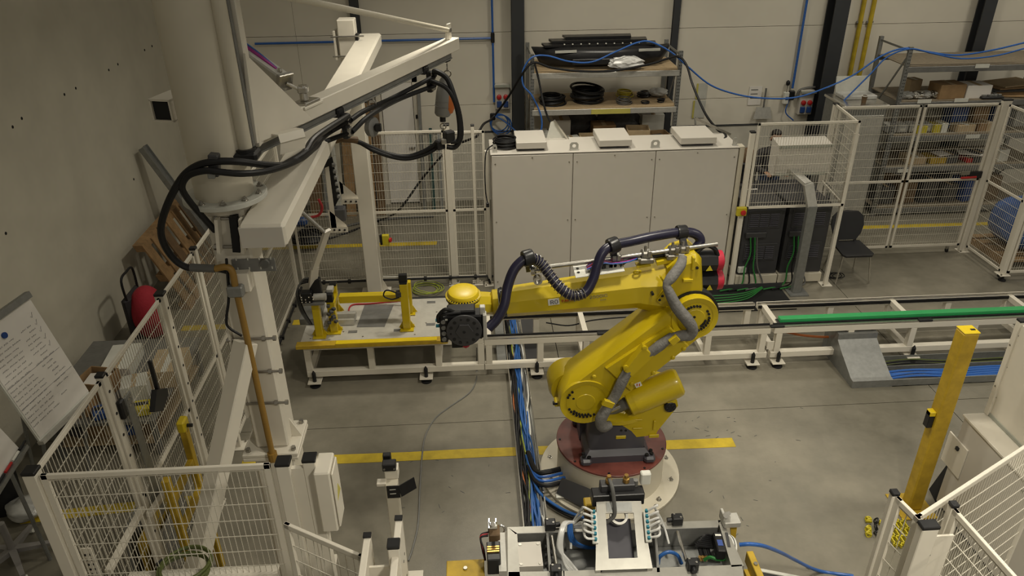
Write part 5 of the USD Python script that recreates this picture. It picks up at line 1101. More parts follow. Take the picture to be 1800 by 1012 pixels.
for e, lb in ((-.085, 'white manifold with teal push fittings at the left of the window plate'), (1.07, 'white manifold with teal push fittings at the right of the window plate')):
    a, b = lerp(e, .36), lerp(e, .82); g = thing('air_manifold', lb, 'manifold', (a+b)/2)
    MB().bar(a+V(0, -.01, .02), b+V(0, -.01, .02), .04, .03, ch=.004).build('block', 'label_white', g)
    for k in range(6):
        p = a+(b-a)*(.06+.175*k)+V(0, -.012, .04); MB().cyl(p, p+V(0, 0, .016), .011, n=10).build('fitting', 'teal', g)
        s_ = 1 if e > 0 else -1
        pe = f(1165, 922, 1.0) if e > 0 else f(1005, 930, 1.0)
        MB().tube([p+V(s_*.01, 0, .01), p+V(s_*.07, .0, .035+.008*(k % 3)), (p*.45+pe*.55)+V(0, .05*math.cos(k*1.3), .06), pe+V(0, .02*(k-3)*.5, .01), pe+V(s_*.02, -.12+.01*k, -.06)], .0085, 7).build('air_tube', 'pale_hose', g)
g = thing('hose_bundle', 'thick bundle of pale air hoses and blue hoses arching over the rear beam', 'hose', f(1000, 940))
for k in range(3):
    MB().tube([f(1010-3*k, 918, 1.05), f(995-2*k, 920, 1.10), f(988-2*k, 940, 1.06), f(987-2*k, 965, .98), f(993+5*k, 990, .9), f(1005+6*k, 1008, .86)], .014, 8).build('pale_hose', 'pale_hose', g)
    MB().tube([f(1000+2*k, 920, 1.08), f(1000+3*k, 940, 1.02), f(1008+4*k, 955, .95), f(1030+3*k, 962, .9), f(1048, 962, .88)], .011, 8).build('blue_hose', 'blue_cable', g)
g = thing('blue_hose_loop', 'blue hose loop on the tray right of the window plate', 'hose', f(1185, 980, .9))
MB().tube([f(1157, 990, .86), f(1160, 978, .93), f(1175, 970, .96), f(1190, 975, .93), f(1198, 990, .86)], .013, 8).build('hose', 'blue_cable', g)
for (px, py), lb, dx in (((967, 922), 'black clamp block on the rear beam left of the window plate', 1), ((1190, 913), 'black clamp block on the rear beam right of the window plate', -1), ((1217, 992), 'black clamp block on the front beam at right', 0), ((977, 1003), 'black clamp block at the front left bottom of the aluminium frame', 0)):
    c = f(px, py, 1.03); g = thing('clamp_block', lb, 'block', c)
    MB().box(c, (.075, .06, .075), .006).build('body', 'black_plastic', g); MB().cyl(c+V(dx*.03, -.03*(dx == 0), 0), c+V(dx*.07, -.06*(dx == 0), 0), .018, n=12).build('plunger', 'black_plastic', g)
    for a, b in ((-.02, .02), (.02, -.02)): MB().cyl(c+V(a, b*.8, .037), c+V(a, b*.8, .042), .008, n=8).build('screw', 'steel', g)
for a, b, lb in (((970, 942, 1.0), (978, 992, 1.0), 'thin steel rod across the tray left of the window plate'), ((1191, 934, 1.0), (1206, 985, 1.0), 'thin steel rod across the tray right of the window plate')):
    g = thing('steel_rod', lb, 'rod', f(*a)); MB().cyl(f(*a), f(*b), .011, n=10).build('rod', 'bright_steel', g)
g = thing('cover_box', 'square light grey cover box with four screws in the left bay of the frame', 'box', f(932, 970))
P = [f(909, 953, .98), f(950, 951, .98), f(955, 994, .98), f(911, 996, .98)]; bar4('body', P, .12, 'light_grey_paint', g)
for a, b in ((.12, .1), (.88, .1), (.12, .9), (.88, .9)): p = (P[0]*(1-a)+P[1]*a)*(1-b)+(P[3]*(1-a)+P[2]*a)*b; MB().cyl(p, p+V(0, 0, .004), .011, n=10).build('screw', 'steel', g)
b = MB()
for k in range(8): b.box(f(962+4*(k % 3), 962+5*k, .93), (.035, .03, .03), .004, rz=k)
g = thing('connector_cluster', 'cluster of small black and steel connectors beside the square cover box', 'connectors', f(965, 980, .93)); b.build('connectors', 'dark_clutter', g)
# left end clamp unit
g = thing('end_clamp', 'tall steel end clamp with copper strips at the left end of the frame', 'clamp', f(868, 960))
MB().box(f(868, 980, 1.05), (.09, .16, .14), .006).build('body', 'black_satin', g); MB().box(f(869, 940, 1.08), (.075, .10, .10), .006).build('upper_body', 'dark_wood', g)
for k in range(3): MB().box(f(867, 962+4*k, 1.12), (.08, .012, .02)).build('copper_strip', 'brass', g)
MB().box(f(866, 927, 1.12), (.065, .06, .05), .004).build('head', 'bright_steel', g); MB().box(f(867, 925, 1.15), (.05, .02, .02)).build('head_label', 'label_white', g)
MB().cyl(f(866, 921, 1.13), f(866, 921, 1.19), .018, n=12).build('fitting', 'bright_steel', g); MB().cyl(f(866, 921, 1.19), f(866, 921, 1.24), .013, n=12).build('fitting', 'bright_steel', g)
for px in (860, 872): MB().box(f(px, 922, 1.12), (.008, .03, .09)).build('fork', 'bright_steel', g)
MB().ring(f(880, 931, 1.06), (.0, -1, .5), .03, .009, 18, 8).build('eye', 'bright_steel', g); MB().bar(f(881, 940, 1.06), f(884, 1008, 1.04), .05, .05).build('side_bar', 'galvanised_pale', g)
for k in range(3): MB().tube([f(858, 935+3*k, 1.1), f(845, 941+2*k, 1.1), f(848+k, 965, 1.05), f(853, 985, 1.0)], .007, 6).build('lead', ('black_rubber', 'red_cable', 'black_rubber')[k], g)
# right end
g = thing('end_clamp', 'aluminium corner clamp with yellow side pad at the right frame end', 'clamp', f(1285, 920))
MB().box(f(1284, 914, 1.03), (.12, .10, .05), .006).build('body', 'galvanised_pale', g); MB().box(f(1270, 907, 1.05), (.02, .08, .08), .003).build('cheek', 'galvanised_pale', g); MB().cyl(f(1277, 905, 1.06), f(1277, 905, 1.12), .022, n=12).build('fitting', 'bright_steel', g); MB().cyl(f(1281, 902, 1.08), f(1281, 902, 1.13), .014, n=10).build('fitting', 'bright_steel', g)
MB().hull([f(1284, 918, 1.0), f(1297, 916, 1.0), f(1293, 945, .86), f(1285, 946, .86), f(1284, 918, .98)+V(0, .04, 0), f(1297, 916, .98)+V(0, .04, 0)]).build('side_pad', 'dirty_yellow', g)
g = thing('sensor_amplifier', 'black sensor amplifier with a small blue display in the right bay', 'sensor', f(1266, 960))
A_, B_ = f(1259, 942, .98), f(1268, 976, .98)
MB().bar(A_, B_, .06, .09, ch=.008).build('body', 'black_plastic', g); MB().bar(A_+(B_-A_)*.45+V(0, 0, .047), A_+(B_-A_)*.75+V(0, 0, .047), .035, .003).build('display', 'screen', g); MB().bar(A_+(B_-A_)*.15+V(0, 0, .047), A_+(B_-A_)*.25+V(0, 0, .047), .04, .002).build('print', 'label_white', g)
MB().bar(f(1276, 940, .98), f(1281, 965, .98), .02, .05).build('bracket', 'charcoal_paint', g)
for k in range(3): MB().tube([f(1270, 938, .98), f(1285+2*k, 945, 1.0), f(1290+2*k, 965, .98), f(1283+2*k, 985, .93)], .008, 6).build('lead', ('white_cable', 'grey_cable', 'white_cable')[k], g)
g = thing('cable_bunch', 'tangle of black cables with bright plugs in the right bay of the frame', 'cables', f(1235, 960, .9))
for k in range(7): MB().tube([f(1258, 945+3*k, .93), f(1240-3*k, 940+3*k, 1.0), f(1228+2*k, 955, .95), f(1233+3*k, 982, .87)], .009, 6).build('cable', 'black_rubber', g)
for k in range(3): MB().cyl(f(1230+5*k, 978, .9), f(1232+5*k, 984, .86), .011, n=8).build('plug', 'brass', g)
g = thing('green_lead', 'green lead with plug lying at the front right of the tray', 'lead', f(1250, 985, .9)); MB().tube([f(1238, 984, .88), f(1248, 979, .92), f(1262, 983, .92), f(1280, 982, .9)], .012, 8).build('lead', 'green_cable', g)
for (a, b_, h), lb in ((((785, 985), (852, 1014), .95), 'yellow support stand under the left end of the aluminium frame'), (((1312, 968), (1345, 1016), .95), 'yellow support stand under the right end of the aluminium frame')):
    c0, c1 = f(*a, h), f(*b_, h); g = thing('support_stand', lb, 'stand', ((c0+c1)/2)*V(1, 1, 0))
    MB().span((c0[0], c1[1], h-.10), (c1[0], c0[1], h), .004).build('top', 'dirty_yellow', g); x = (c0[0]+c1[0])/2; y = (c0[1]+c1[1])/2
    MB().span((x-.05, y-.05, .012), (x+.05, y+.05, h-.10)).build('leg', 'dirty_yellow', g); MB().span((x-.12, y-.12, 0), (x+.12, y+.12, .012)).build('foot', 'dirty_yellow', g)
    MB().cyl((x, y, h), (x, y, h+.012), .014, n=8).build('bolt', 'steel', g)
g = thing('blue_hose', 'blue air hose leaving the right end of the aluminium frame toward the floor', 'hose', f(1340, 960, .8)); MB().tube([f(1300, 957, .95), f(1320, 956, .97), f(1345, 960, .9), f(1375, 972, .6), f(1400, 985, .3), at(1440, 1003, z=.02), at(1500, 1012, z=.02)], .014, 8).build('hose', 'blue_hose', g)
g = thing('drag_chain', 'flat dark cable duct with a white edge at the bottom right of the aluminium frame', 'duct', at(1380, 1005, z=.1)); MB().hull([at(1336, 1003, z=z) for z in (.02, .1)]+[at(1440, 1025, z=z) for z in (.02, .1)]+[at(1336, 1030, z=z) for z in (.02, .1)]).build('duct', 'charcoal_paint', g); MB().bar(at(1337, 1002, z=.11), at(1440, 1022, z=.11), .03, .012).build('edge', 'label_white', g)

# ---------------------------------------------------------------- floor cable tray with cables
ct = thing('cable_tray', 'bright steel cable tray along the floor from under the conveyor to the foreground', 'tray', (.44, 6, 0))
X0, X1 = .335, .545
MB().span((X0, 3.6, 0), (X1, 8.3, .006)).build('bottom', 'label_white', ct, smooth=False)
for x in (X0, X1): MB().span((x-.006, 3.6, 0), (x+.006, 8.3, .10)).build('side', 'bright_steel', ct, smooth=False)
MB().span((X0-.12, 7.3, 0), (X0-.01, 8.3, .09), .003).build('lid', 'galvanised', ct); MB().span((X1+.01, 7.2, 0), (X1+.2, 8.3, .05), .003).build('lid', 'charcoal_paint', ct)
cols = ['black_rubber']*5+['blue_cable']*9+['orange_cable']+['black_rubber']*2+['lime_cable']*2+['white_cable']*3+['grey_cable']*2
words = {'black_rubber': 'black', 'blue_cable': 'blue', 'orange_cable': 'orange', 'lime_cable': 'yellow green', 'white_cable': 'white', 'grey_cable': 'grey'}
r2 = random.Random(3)
for k, mm in enumerate(cols):
    base = {'black_rubber': .375, 'blue_cable': .455, 'orange_cable': .375, 'lime_cable': .40, 'white_cable': .50, 'grey_cable': .51}[mm]
    g = thing('cable', words[mm]+' cable lying in the long floor cable tray', 'cable', (base, 6, .05), group=words[mm]+' cables in the floor cable tray')
    pts = []; y = 8.3; ph = r2.uniform(0, 6)
    while y > 3.55:
        w_ = base+r2.uniform(-.038, .038)+.012*math.sin(y*2.2+ph); pts.append(V(min(max(w_, X0+.018), X1-.018), y, .03+r2.uniform(0, .065))); y -= r2.uniform(.35, .6)
    MB().tube(pts, r2.choice((.008, .010, .012)), 6, 4).build('cable', mm, g)
for k, (mm, r_) in enumerate((('black_rubber', .026), ('blue_hose', .014), ('blue_hose', .014), ('black_rubber', .02))):
    g = thing('cable', ['thick black conduit branching from the tray to the robot pedestal', 'upper blue hose branching from the tray to the pedestal', 'lower blue hose branching from the tray to the pedestal', 'thinner black conduit branching from the tray to the pedestal'][k], 'cable', (.6, 5.5, .1))
    MB().tube([at(928, 795+8*k, z=.1), at(942, 828+6*k, z=.14), at(962, 829+8*k, z=.16), at(985, 824+8*k, z=.14), at(1000, 820+9*k, z=.12)], r_, 8).build('cable', mm, g)
g = thing('cable', 'blue and black cable curving from the tray round the pedestal flange', 'cable', (.7, 5, .1))
MB().tube([at(925, 800, z=.1), at(940, 850, z=.12), at(955, 872, z=.08), at(985, 893, z=.06), at(1015, 906, z=.05), at(1035, 912, z=.04)], .014, 8).build('cable', 'blue_cable', g)
MB().tube([at(950, 872, z=.04), at(975, 893, z=.03), at(1005, 908, z=.03), at(1040, 918, z=.03)], .014, 8).build('black_cable', 'black_rubber', g)
g = thing('junction_cover', 'dark grey folded metal cover leaning against the robot pedestal flange', 'cover', at(1005, 865, z=.1))
P = [at(a, b_, z=z) for a, b_, z in ((988, 839, .22), (1040, 860, .22), (1028, 893, .08), (978, 866, .08), (1030, 862, .22))]
MB().hull([P[0], P[1], P[2], P[3]]+[p*V(1, 1, 0)+V(0, .03, .035) for p in P[:4]]).build('cover', 'charcoal_paint', g)
c = at(987, 871, z=.06); MB().box(c, (.10, .05, .01)).build('tab', 'label_white', g); MB().cyl(c, c+V(0, 0, .02), .014, n=8).build('bolt', 'steel', g)
g = thing('cable', 'thin dark cable wandering over the open floor left of the tray', 'cable', at(760, 770, z=0))
MB().tube([at(838, 610, z=.3), at(838, 650, z=.012), at(837, 668, z=.008), at(825, 690, z=.008), at(790, 715, z=.008), at(765, 735, z=.008), at(748, 765, z=.008), at(742, 800, z=.008), at(738, 860, z=.008), at(735, 920, z=.008), at(725, 965, z=.008), at(718, 985, z=.008)], .008, 6).build('cable', 'dull_steel', g)
g = thing('chain_coil', 'small pile of yellow and black chain on the floor beside the near right fence', 'chain', at(1535, 930, z=.02))
for k in range(16):
    c = at(1531+9*math.cos(k*2.1), 925+14*math.sin(k*1.3), z=.02); MB().ring(c, (math.cos(k), math.sin(k), .6), .024, .007, 10, 5).build('link', 'yellow_plastic' if k % 3 else 'black_plastic', g)
g = thing('yellow_mat', 'yellow plastic grid piece on the floor at the foot of the yellow post', 'grid', at(1575, 935, z=.02))
p = at(1577, 935, z=.0)
for k in range(6): MB().bar(p+V(-.1+.04*k, -.18, .02), p+V(-.1+.04*k, .12, .02), .012, .03).build('slat', 'yellow_plastic', g, smooth=False)
for k in range(4): MB().bar(p+V(-.12, -.15+.08*k, .02), p+V(.12, -.15+.08*k, .02), .012, .03).build('cross_slat', 'yellow_plastic', g, smooth=False)
g = thing('folded_crate', 'dark green folding frame standing on the floor behind the near right fence', 'frame', at(1660, 860, z=0))
c = at(1662, 872, z=.0)
for k in range(6): MB().bar(c+V(-.12+.05*k, -.1, .0), c+V(-.02+.01*k, .05, .42), .02, .02).build('strut', 'green_frame', g)
MB().hull([c+V(a, b_, z) for a, b_, z in ((-.14, -.1, .0), (.16, -.1, 0), (-.03, .05, .4), (.05, .05, .4), (-.1, .1, 0), (.14, .1, 0))]).build('panel', 'dark_void', g)
r3 = random.Random(11); sd_ = MB()
for k in range(44):
    px, py = r3.choice([(r3.uniform(700, 900), r3.uniform(800, 900)), (r3.uniform(1200, 1420), r3.uniform(690, 1000)), (r3.uniform(1180, 1300), r3.uniform(730, 770))])
    c = at(px, py, z=.002); a = r3.uniform(0, 3.1); sd_.box(c, (r3.uniform(.008, .05), .005, .002), rz=a)
keys(obj('floor_debris', sd_, 'grey_cable', None, None, 'stuff', False), 'tiny dark scraps and marks scattered on the concrete floor', 'debris')

# ---------------------------------------------------------------- gate hardware at left
g = thing('lock_bracket', 'grey galvanised lock bracket plate with a black latch on the left fence gate', 'bracket', (-2.4, 4.6, 1.2))
a, b_ = at(224, 692, x=-2.40), at(284, 836, x=-2.40)
MB().span((-2.405, a[1]-.05, b_[2]-.25), (-2.397, a[1]+.04, a[2]), .002).build('plate', 'galvanised', g)
for k in range(4): c = V(-2.396, a[1]-.02+.035*(k % 2), a[2]-.03-.05*(k//2)); MB().cyl(c-V(.002, 0, 0), c+V(.006, 0, 0), .012, n=8).build('bolt', 'bright_steel', g)
MB().span((-2.44, a[1]-.11, a[2]-.14), (-2.40, a[1]-.05, a[2]+.01), .01).build('latch', 'black_plastic', g)
g = thing('gate_latch', 'black plastic gate handle with a long slim bar on the left fence', 'handle', (-2.4, 4.75, 1.6))
a, b_, c = at(263, 634, x=-2.39), at(277, 685, x=-2.39), at(276, 722, x=-2.39)
MB().bar(a, b_, .03, .025, ch=.005).build('bar', 'black_plastic', g)
MB().hull([at(*p, x=-2.39)+V(e, 0, 0) for p in ((271, 685), (290, 682), (291, 695), (282, 722), (267, 724), (272, 700)) for e in (-.02, .02)]).build('grip', 'black_plastic', g)
g = thing('yellow_trolley', 'yellow tubular frame with two rungs standing inside the left fence', 'frame', (-2.2, 4.3, 0))
xx = -2.2; a, b_ = at(320, 742, x=xx), at(291, 842, x=xx)
MB().span((xx-.025, a[1]-.03, .0), (xx+.025, a[1]+.03, a[2]), .004).build('upright', 'dirty_yellow', g); MB().span((xx-.025, b_[1]-.03, .0), (xx+.025, b_[1]+.03, b_[2]), .004).build('upright', 'dirty_yellow', g)
for (p, q_) in (((304, 881), (343, 812)), ((321, 928), (348, 864))):
    z = at(*p, x=xx)[2]; MB().span((xx-.02, b_[1], z-.03), (xx+.02, a[1], z+.03), .003).build('rung', 'dirty_yellow', g)
MB().box(a+V(0, -.0, -.02), (.06, .10, .10), .012).build('head', 'yellow_paint', g); MB().cyl(a+V(.03, .0, -.03), a+V(.07, 0, -.03), .014, n=8).build('knob', 'black_plastic', g)
g = thing('white_crate_bench', 'white cabinet top in the near left corner carrying the green hose coil', 'cabinet', at(360, 1000, z=1.3))
P = [at(230, 1006, z=1.35), at(488, 992, z=1.35)]
MB().span((P[0][0], P[1][1]-.6, .0), (P[1][0], P[1][1], 1.33)).build('body', 'light_grey_paint', g); MB().span((P[0][0]-.01, P[1][1]-.61, 1.33), (P[1][0]+.01, P[1][1]+.01, 1.35), .004).build('top', 'white_paint', g)
g = thing('hose_coil', 'olive green hose coil on the white cabinet in the near left corner', 'hose coil', at(325, 1000, z=1.4))
c = at(322, 1010, z=1.36)
for k in range(5): MB().ring(c+V(.006*k, .004*k, .012+.016*k), (.05*math.sin(k), .06, 1), .15-.008*(k % 3), .009, 30, 6).build('turn', 'olive_cable', g)
MB().cyl(at(287, 983, z=1.4), at(275, 993, z=1.4), .011, n=8).build('nozzle', 'black_plastic', g)
g = thing('perforated_bar', 'short white perforated sheet bar behind the front left fence', 'bar', at(155, 980, z=1.0))
p = at(150, 963, x=-2.35); MB().bar(p, p-V(0, 0, .5), .06, .008, up=(0, 1, 0)).build('sheet', 'white_paint', g)
for k in range(6):
    for e in (-.012, .012): c = p-V(-.0, 0, .05+.04*k); MB().box(c+V(e, -.007, 0), (.008, .004, .014)).build('slot', 'dark_void', g)
for (p, q_), lb in ((((298, 852), (262, 905)), 'upper white tube rail on the inside of the left fence'), (((250, 893), (190, 1005)), 'lower white tube rail on the inside of the left fence')):
    g = thing('fence_rail', lb, 'rail', at(*p, x=-2.36)); MB().bar(at(*p, x=-2.36), at(*q_, x=-2.36), .04, .04, ch=.003).build('tube', 'white_paint', g)

# ---------------------------------------------------------------- whiteboards, chair and stores along the left wall
g = thing('flip_chart', 'white flip chart with a handwritten list and round blue magnet by the left wall', 'flip chart', (-3.8, 5.5, 0))
BL, BR, TR = at(70, 775, z=.95), at(157, 690, z=.95), at(45, 525, z=1.93)
ub = unit(BR-BL); wb = (TR-BR); wb = wb-ub*(wb @ ub); hb = np.linalg.norm(wb); wb /= hb; nb = np.cross(ub, wb); wd_ = np.linalg.norm(BR-BL)
BL2 = BL
def bd_(a, b_, e=0): return BL2+ub*a*wd_+wb*b_*hb+nb*e
MB().hull([bd_(a, b_, e) for a in (0, 1) for b_ in (0, 1) for e in (-.02, 0)]).build('board', 'label_white', g)
MB().hull([bd_(a, b_, e) for a in (.02, 1) for b_ in (.02, 1) for e in (.001, .004)]).build('paper', 'paper', g)
MB().hull([bd_(a, b_, e) for a in (-.02, 1.02) for b_ in (.99, 1.045) for e in (-.02, .03)]).build('clamp_rail', 'galvanised', g)
MB().hull([bd_(a, b_, e) for a in (-.02, 1.02) for b_ in (-.03, 0.0) for e in (-.02, .04)]).build('pen_tray', 'galvanised_pale', g)
MB().cyl(bd_(.40, .865, .004), bd_(.40, .865, .016), .026, n=20).build('magnet', 'blue_magnet', g)
ink = MB(); rr = random.Random(5)
for row in range(17):
    y = .80-.042*row; x = .03 if row > 5 else .1
    while x < (.80 if row < 14 else .62):
        L_ = rr.uniform(.05, .13)
        m_ = max(5, int(L_/.0065)); pts = [bd_(x+L_*i/m_+.004*math.sin(i*1.7), y+(.0075 if i % 2 else -.0055)*rr.uniform(.3, 1.1), .0065) for i in range(m_+1)]
        ink.tube(pts, .0009, 3, smooth=False); x += L_+.025
        if .45 < x < .6: x += rr.uniform(.08, .16)
for y in (.50, .30): ink.tube([bd_(.02, y, .006), bd_(.98, y+.0, .006)], .0013, 3, smooth=False)
for k in range(5): ink.tube([bd_(.86, .86-.07*k, .0065), bd_(.875, .845-.07*k, .0065), bd_(.91, .885-.07*k, .0065)], .0013, 3, smooth=False)
ink.build('handwriting', 'ink', g, kind='stuff', smooth=False)
for a in (.1, .9): MB().cyl(bd_(a, .0, -.03), V(*(bd_(a, 0, -.25)*V(1, 1, 0))), .016, n=10).build('leg', 'galvanised', g)
MB().cyl(bd_(.5, .9, -.03), bd_(.5, 0, 0)*V(1, 1, 0)+V(-.5, 0, 0), .016, n=10).build('rear_leg', 'galvanised', g)
g = thing('small_whiteboard', 'second whiteboard with a pen tray of markers at the bottom left edge', 'whiteboard', at(10, 830, z=1.0))
Q0, Q1 = at(-40, 905, z=1.05), at(34, 788, z=1.05); u2 = unit(Q1-Q0); w2 = unit(V(-.35, 0, 1)-u2*(V(-.35, 0, 1) @ u2)); n2 = np.cross(u2, w2); L2 = np.linalg.norm(Q1-Q0)
def b2(a, z, e=0): return Q0+u2*a+w2*z+n2*e
MB().hull([b2(a, z, e) for a in (0, L2) for z in (.0, .5) for e in (-.02, 0)]).build('board', 'paper', g)
MB().hull([b2(a, z, e) for a in (0, L2+.02) for z in (-.03, 0) for e in (-.02, .06)]).build('pen_tray', 'galvanised', g)
for k, mm in enumerate(('black_plastic', 'red_button', 'label_white', 'black_plastic')): MB().cyl(b2(L2*.4+.13*k, .012, .03), b2(L2*.4+.13*k+.11, .012, .03), .011, n=8).build('marker', mm, g)
MB().cyl(b2(L2*.75, -.02, -.03), b2(L2*.75, 0, .0)*V(1, 1, 0), .016, n=8).build('leg', 'galvanised', g)
g = thing('office_chair', 'grey five star office chair base with pale casters at the bottom left', 'chair', at(22, 968, z=.1))
c = at(22, 966, z=.12)
for k in range(5):
    a = k*2*math.pi/5+.35; e = c+V(.31*math.cos(a), .31*math.sin(a), -.045); MB().hull([c+V(0.03*math.cos(a+s), .03*math.sin(a+s), z) for s in (-1.4, 1.4) for z in (-.02, .03)]+[e+V(.018*math.cos(a+s), .018*math.sin(a+s), z) for s in (-1.4, 1.4) for z in (-.01, .015)]).build('arm', 'grey_chair_base', g)
    MB().lathe(e+V(-.02*math.sin(a), .02*math.cos(a), -.04), (-math.sin(a), math.cos(a), 0), [(0, -.03), (.028, -.028), (.033, -.01), (.028, .01), (0, .012)], 14).build('caster', 'label_white', g)
MB().cyl(c, c+V(0, 0, .3), .028, n=14).build('gas_column', 'grey_chair_base', g)
# long beam, pallet, backpack
g = thing('steel_beam', 'long grey steel channel leaning against the left wall behind the pallet', 'beam', (-4.3, 9, 0))
tp_ = at(251, 258, x=WX+.12); bt = at(410, 470, z=.03)
dB2 = unit(tp_-bt); sB2 = unit(np.cross(dB2, V(1, 0, 0)))
MB().bar(bt, tp_, .16, .012, up=(1, 0, .3)).build('web', 'galvanised', g); MB().bar(bt+sB2*.08, tp_+sB2*.08, .012, .07, up=(1, 0, .3)).build('flange', 'galvanised', g); MB().bar(bt-sB2*.08, tp_-sB2*.08, .012, .07, up=(1, 0, .3)).build('flange', 'galvanised', g)
def pallet(px0, px1, pyt, lean, label, mm):
    a = at(px0, pyt[0], x=WX+.22); b_ = at(px1, pyt[1], x=WX+.22)
    y0, y1, z1 = min(a[1], b_[1]), max(a[1], b_[1]), max(a[2], b_[2])
    g = thing('wooden_pallet', label, 'pallet', ((WX+.3), (y0+y1)/2, 0))
    def pp_(y, s_, e): return V(WX+.62-(.42)*s_/max(z1, .1)+e, y, s_)
    n_ = 6
    for k in range(n_):
        ya, yb2_ = y0+(y1-y0)*k/n_, y0+(y1-y0)*(k+.66)/n_; MB().hull([pp_(y, s_, e) for y in (ya, yb2_) for s_ in (0, z1*(1-.03*(k % 2))) for e in (.10, .122)]).build('deck_board', ('wood', 'dark_wood')[k % 3 == 2], g)
    for k in range(3):
        s0 = (z1-.09)*k/2; MB().hull([pp_(yy, s_, e) for yy in (y0, y1) for s_ in (s0, s0+.09) for e in (.0, .1)]).build('stringer', 'wood', g)
pallet(235, 318, (432, 372), 0, 'wooden pallet leaning against the left wall below the long grey beam', 'wood')
g = thing('backpack', 'red backpack with a black frame handle on the floor beside the pallet', 'backpack', at(262, 560, z=.3))
c = at(262, 552, x=-3.75)
c = at(262, 548, z=.36)
MB().sph(c, .27, (.75, .9, 1.3), 3).build('bag', 'red_cloth', g); MB().sph(c+V(.12, -.05, -.1), .17, (.7, .9, 1.1), 2).build('pocket', 'red_cloth', g); MB().box(c+V(-.16, 0, -.02), (.10, .42, .62), .04).build('back_pad', 'dark_cloth', g)
MB().tube([c+V(-.14, -.17, .2), c+V(-.14, -.17, .52), c+V(-.14, .0, .56), c+V(-.14, .17, .52), c+V(-.14, .17, .2)], .015, 8).build('handle', 'black_plastic', g)
# storage bench with boxes
g = thing('storage_bench', 'low grey storage bench behind the left fence covered with boxes and tools', 'bench', (-3.6, 6.1, 0))
MB().span((-4.35, 5.98, .42), (-3.15, 7.5, .46), .004).build('top', 'dull_steel', g)
for x in (-4.15, -3.2):
    for y in (6.05, 7.4): MB().span((x-.025, y-.025, 0), (x+.025, y+.025, .42)).build('leg', 'dull_steel', g, smooth=False)
MB().span((-4.15, 6.05, .13), (-3.2, 7.4, .15)).build('shelf', 'particle_board', g, smooth=False)
def carton(p, s_, mm, label, rz=0, open_=False, cat='box', name='carton', group=None):
    g = thing(name, label, cat, p, group)
    p = V(*p); w_, d_, h_ = s_
    if open_:
        R_ = np.array([[math.cos(rz), -math.sin(rz), 0], [math.sin(rz), math.cos(rz), 0], [0, 0, 1]]); t_ = .012
        for c_, z_ in (((-w_/2, 0), (t_, d_)), ((w_/2, 0), (t_, d_)), ((0, -d_/2), (w_, t_)), ((0, d_/2), (w_, t_))): MB().box(p+R_@V(c_[0], c_[1], h_/2), (z_[0], z_[1], h_), rz=rz).build('side', mm, g, smooth=False)
        MB().box(p+V(0, 0, .01), (w_, d_, .02), rz=rz).build('bottom', mm, g, smooth=False)
        MB().box(p+V(0, 0, h_*.7), (w_*.8, d_*.8, .05), .02, rz=rz+.2).build('contents', 'dark_clutter' if rz > 0 else 'paper', g)
    else:
        MB().box(p+V(0, 0, h_/2), (w_, d_, h_), .004, rz=rz).build('body', mm, g); MB().box(p+V(0, 0, h_+.001), (w_*.18, d_*1.0, .002), rz=rz).build('tape_strip', 'pale_cardboard' if mm != 'pale_cardboard' else 'label_white', g)
    return g
BT = .462
def onb(px, py, h): p = at(px, py, z=BT+h); return (p[0], p[1], BT)
carton(onb(212, 626, .14), (.30, .50, .14), 'label_white', 'white flat carton on the storage bench nearest the backpack', .1)
carton(onb(168, 660, .20), (.30, .30, .2), 'cardboard', 'brown cardboard carton on the bench below the flip chart corner', -.2, True)
carton(onb(296, 632, .20), (.32, .45, .20), 'pale_cardboard', 'large pale cardboard carton seen through the left fence', .1)
carton(onb(235, 668, .20), (.24, .24, .20), 'label_white', 'white carton behind the black gate handle', .3)
carton((-3.95, 6.2, BT), (.3, .26, .1), 'wood', 'shallow wooden tray on the near part of the bench', .1, True)
for k, (x, y, z, s_, mm, lb) in enumerate(((-3.5, 6.55, BT+.0, .09, 'red_button', 'red tool case beside the white carton on the bench'), (-3.3, 6.12, BT, .1, 'yellow_plastic', 'yellow tool case on the bench behind the lock bracket'), (-3.65, 6.1, BT, .09, 'blue_crate', 'blue storage bin at the near end of the bench'), (-3.9, 6.75, BT, .08, 'red_button', 'red storage bin on the bench below the wall'))):
    c = V(x, y, z); g = thing('storage_bin', lb, 'bin', c); MB().box(c+V(0, 0, s_/2), (.2, .16, s_), .015, rz=.2*k).build('body', mm, g); MB().box(c+V(0, 0, s_+.004), (.15, .05, .01), .004, rz=.2*k).build('handle', 'black_plastic', g)
for k in range(10):
    x, y = -4.0+.17*(k % 5), 6.25+.85*(k//5); mm = ('dark_clutter', 'cardboard', 'pale_cardboard', 'blue_crate', 'dark_wood')[k % 5]
    lb = ['dark plastic box', 'brown carton', 'pale carton', 'blue plastic box', 'dark wooden box'][k % 5]+' '+['at the near end', 'at the far end'][k//5]+' of the shelf under the bench'
    carton((x, y, .152), (.17, .18, .13+.03*(k % 3)), mm, lb, .1*k-.3)
for k in range(3):
    x = -2.62-.09*k; g = thing('flat_panel', ['grey', 'yellow', 'blue grey'][k]+' flat panel standing on edge in the row behind the near left fence', 'panel', (x, 4.6, 0))
    MB().hull([V(x+a, y, z) for y, z in ((4.35, 0), (5.1, 0), (4.4, .4+.1*k), (5.05, .4+.1*k)) for a in (0, .025)]).build('sheet', ('dull_steel', 'dirty_yellow', 'galvanised')[k], g)
g = thing('trash_bag', 'pale crumpled bag on the floor beside the near left corner post', 'bag', at(50, 890, z=0))
m = trimesh.creation.icosphere(3, 1.0); v = m.vertices*(1+.35*(meshkit.fbm(m.vertices*2.2, 3, 4)-.5)[:, None]); c = at(45, 893, z=.1)
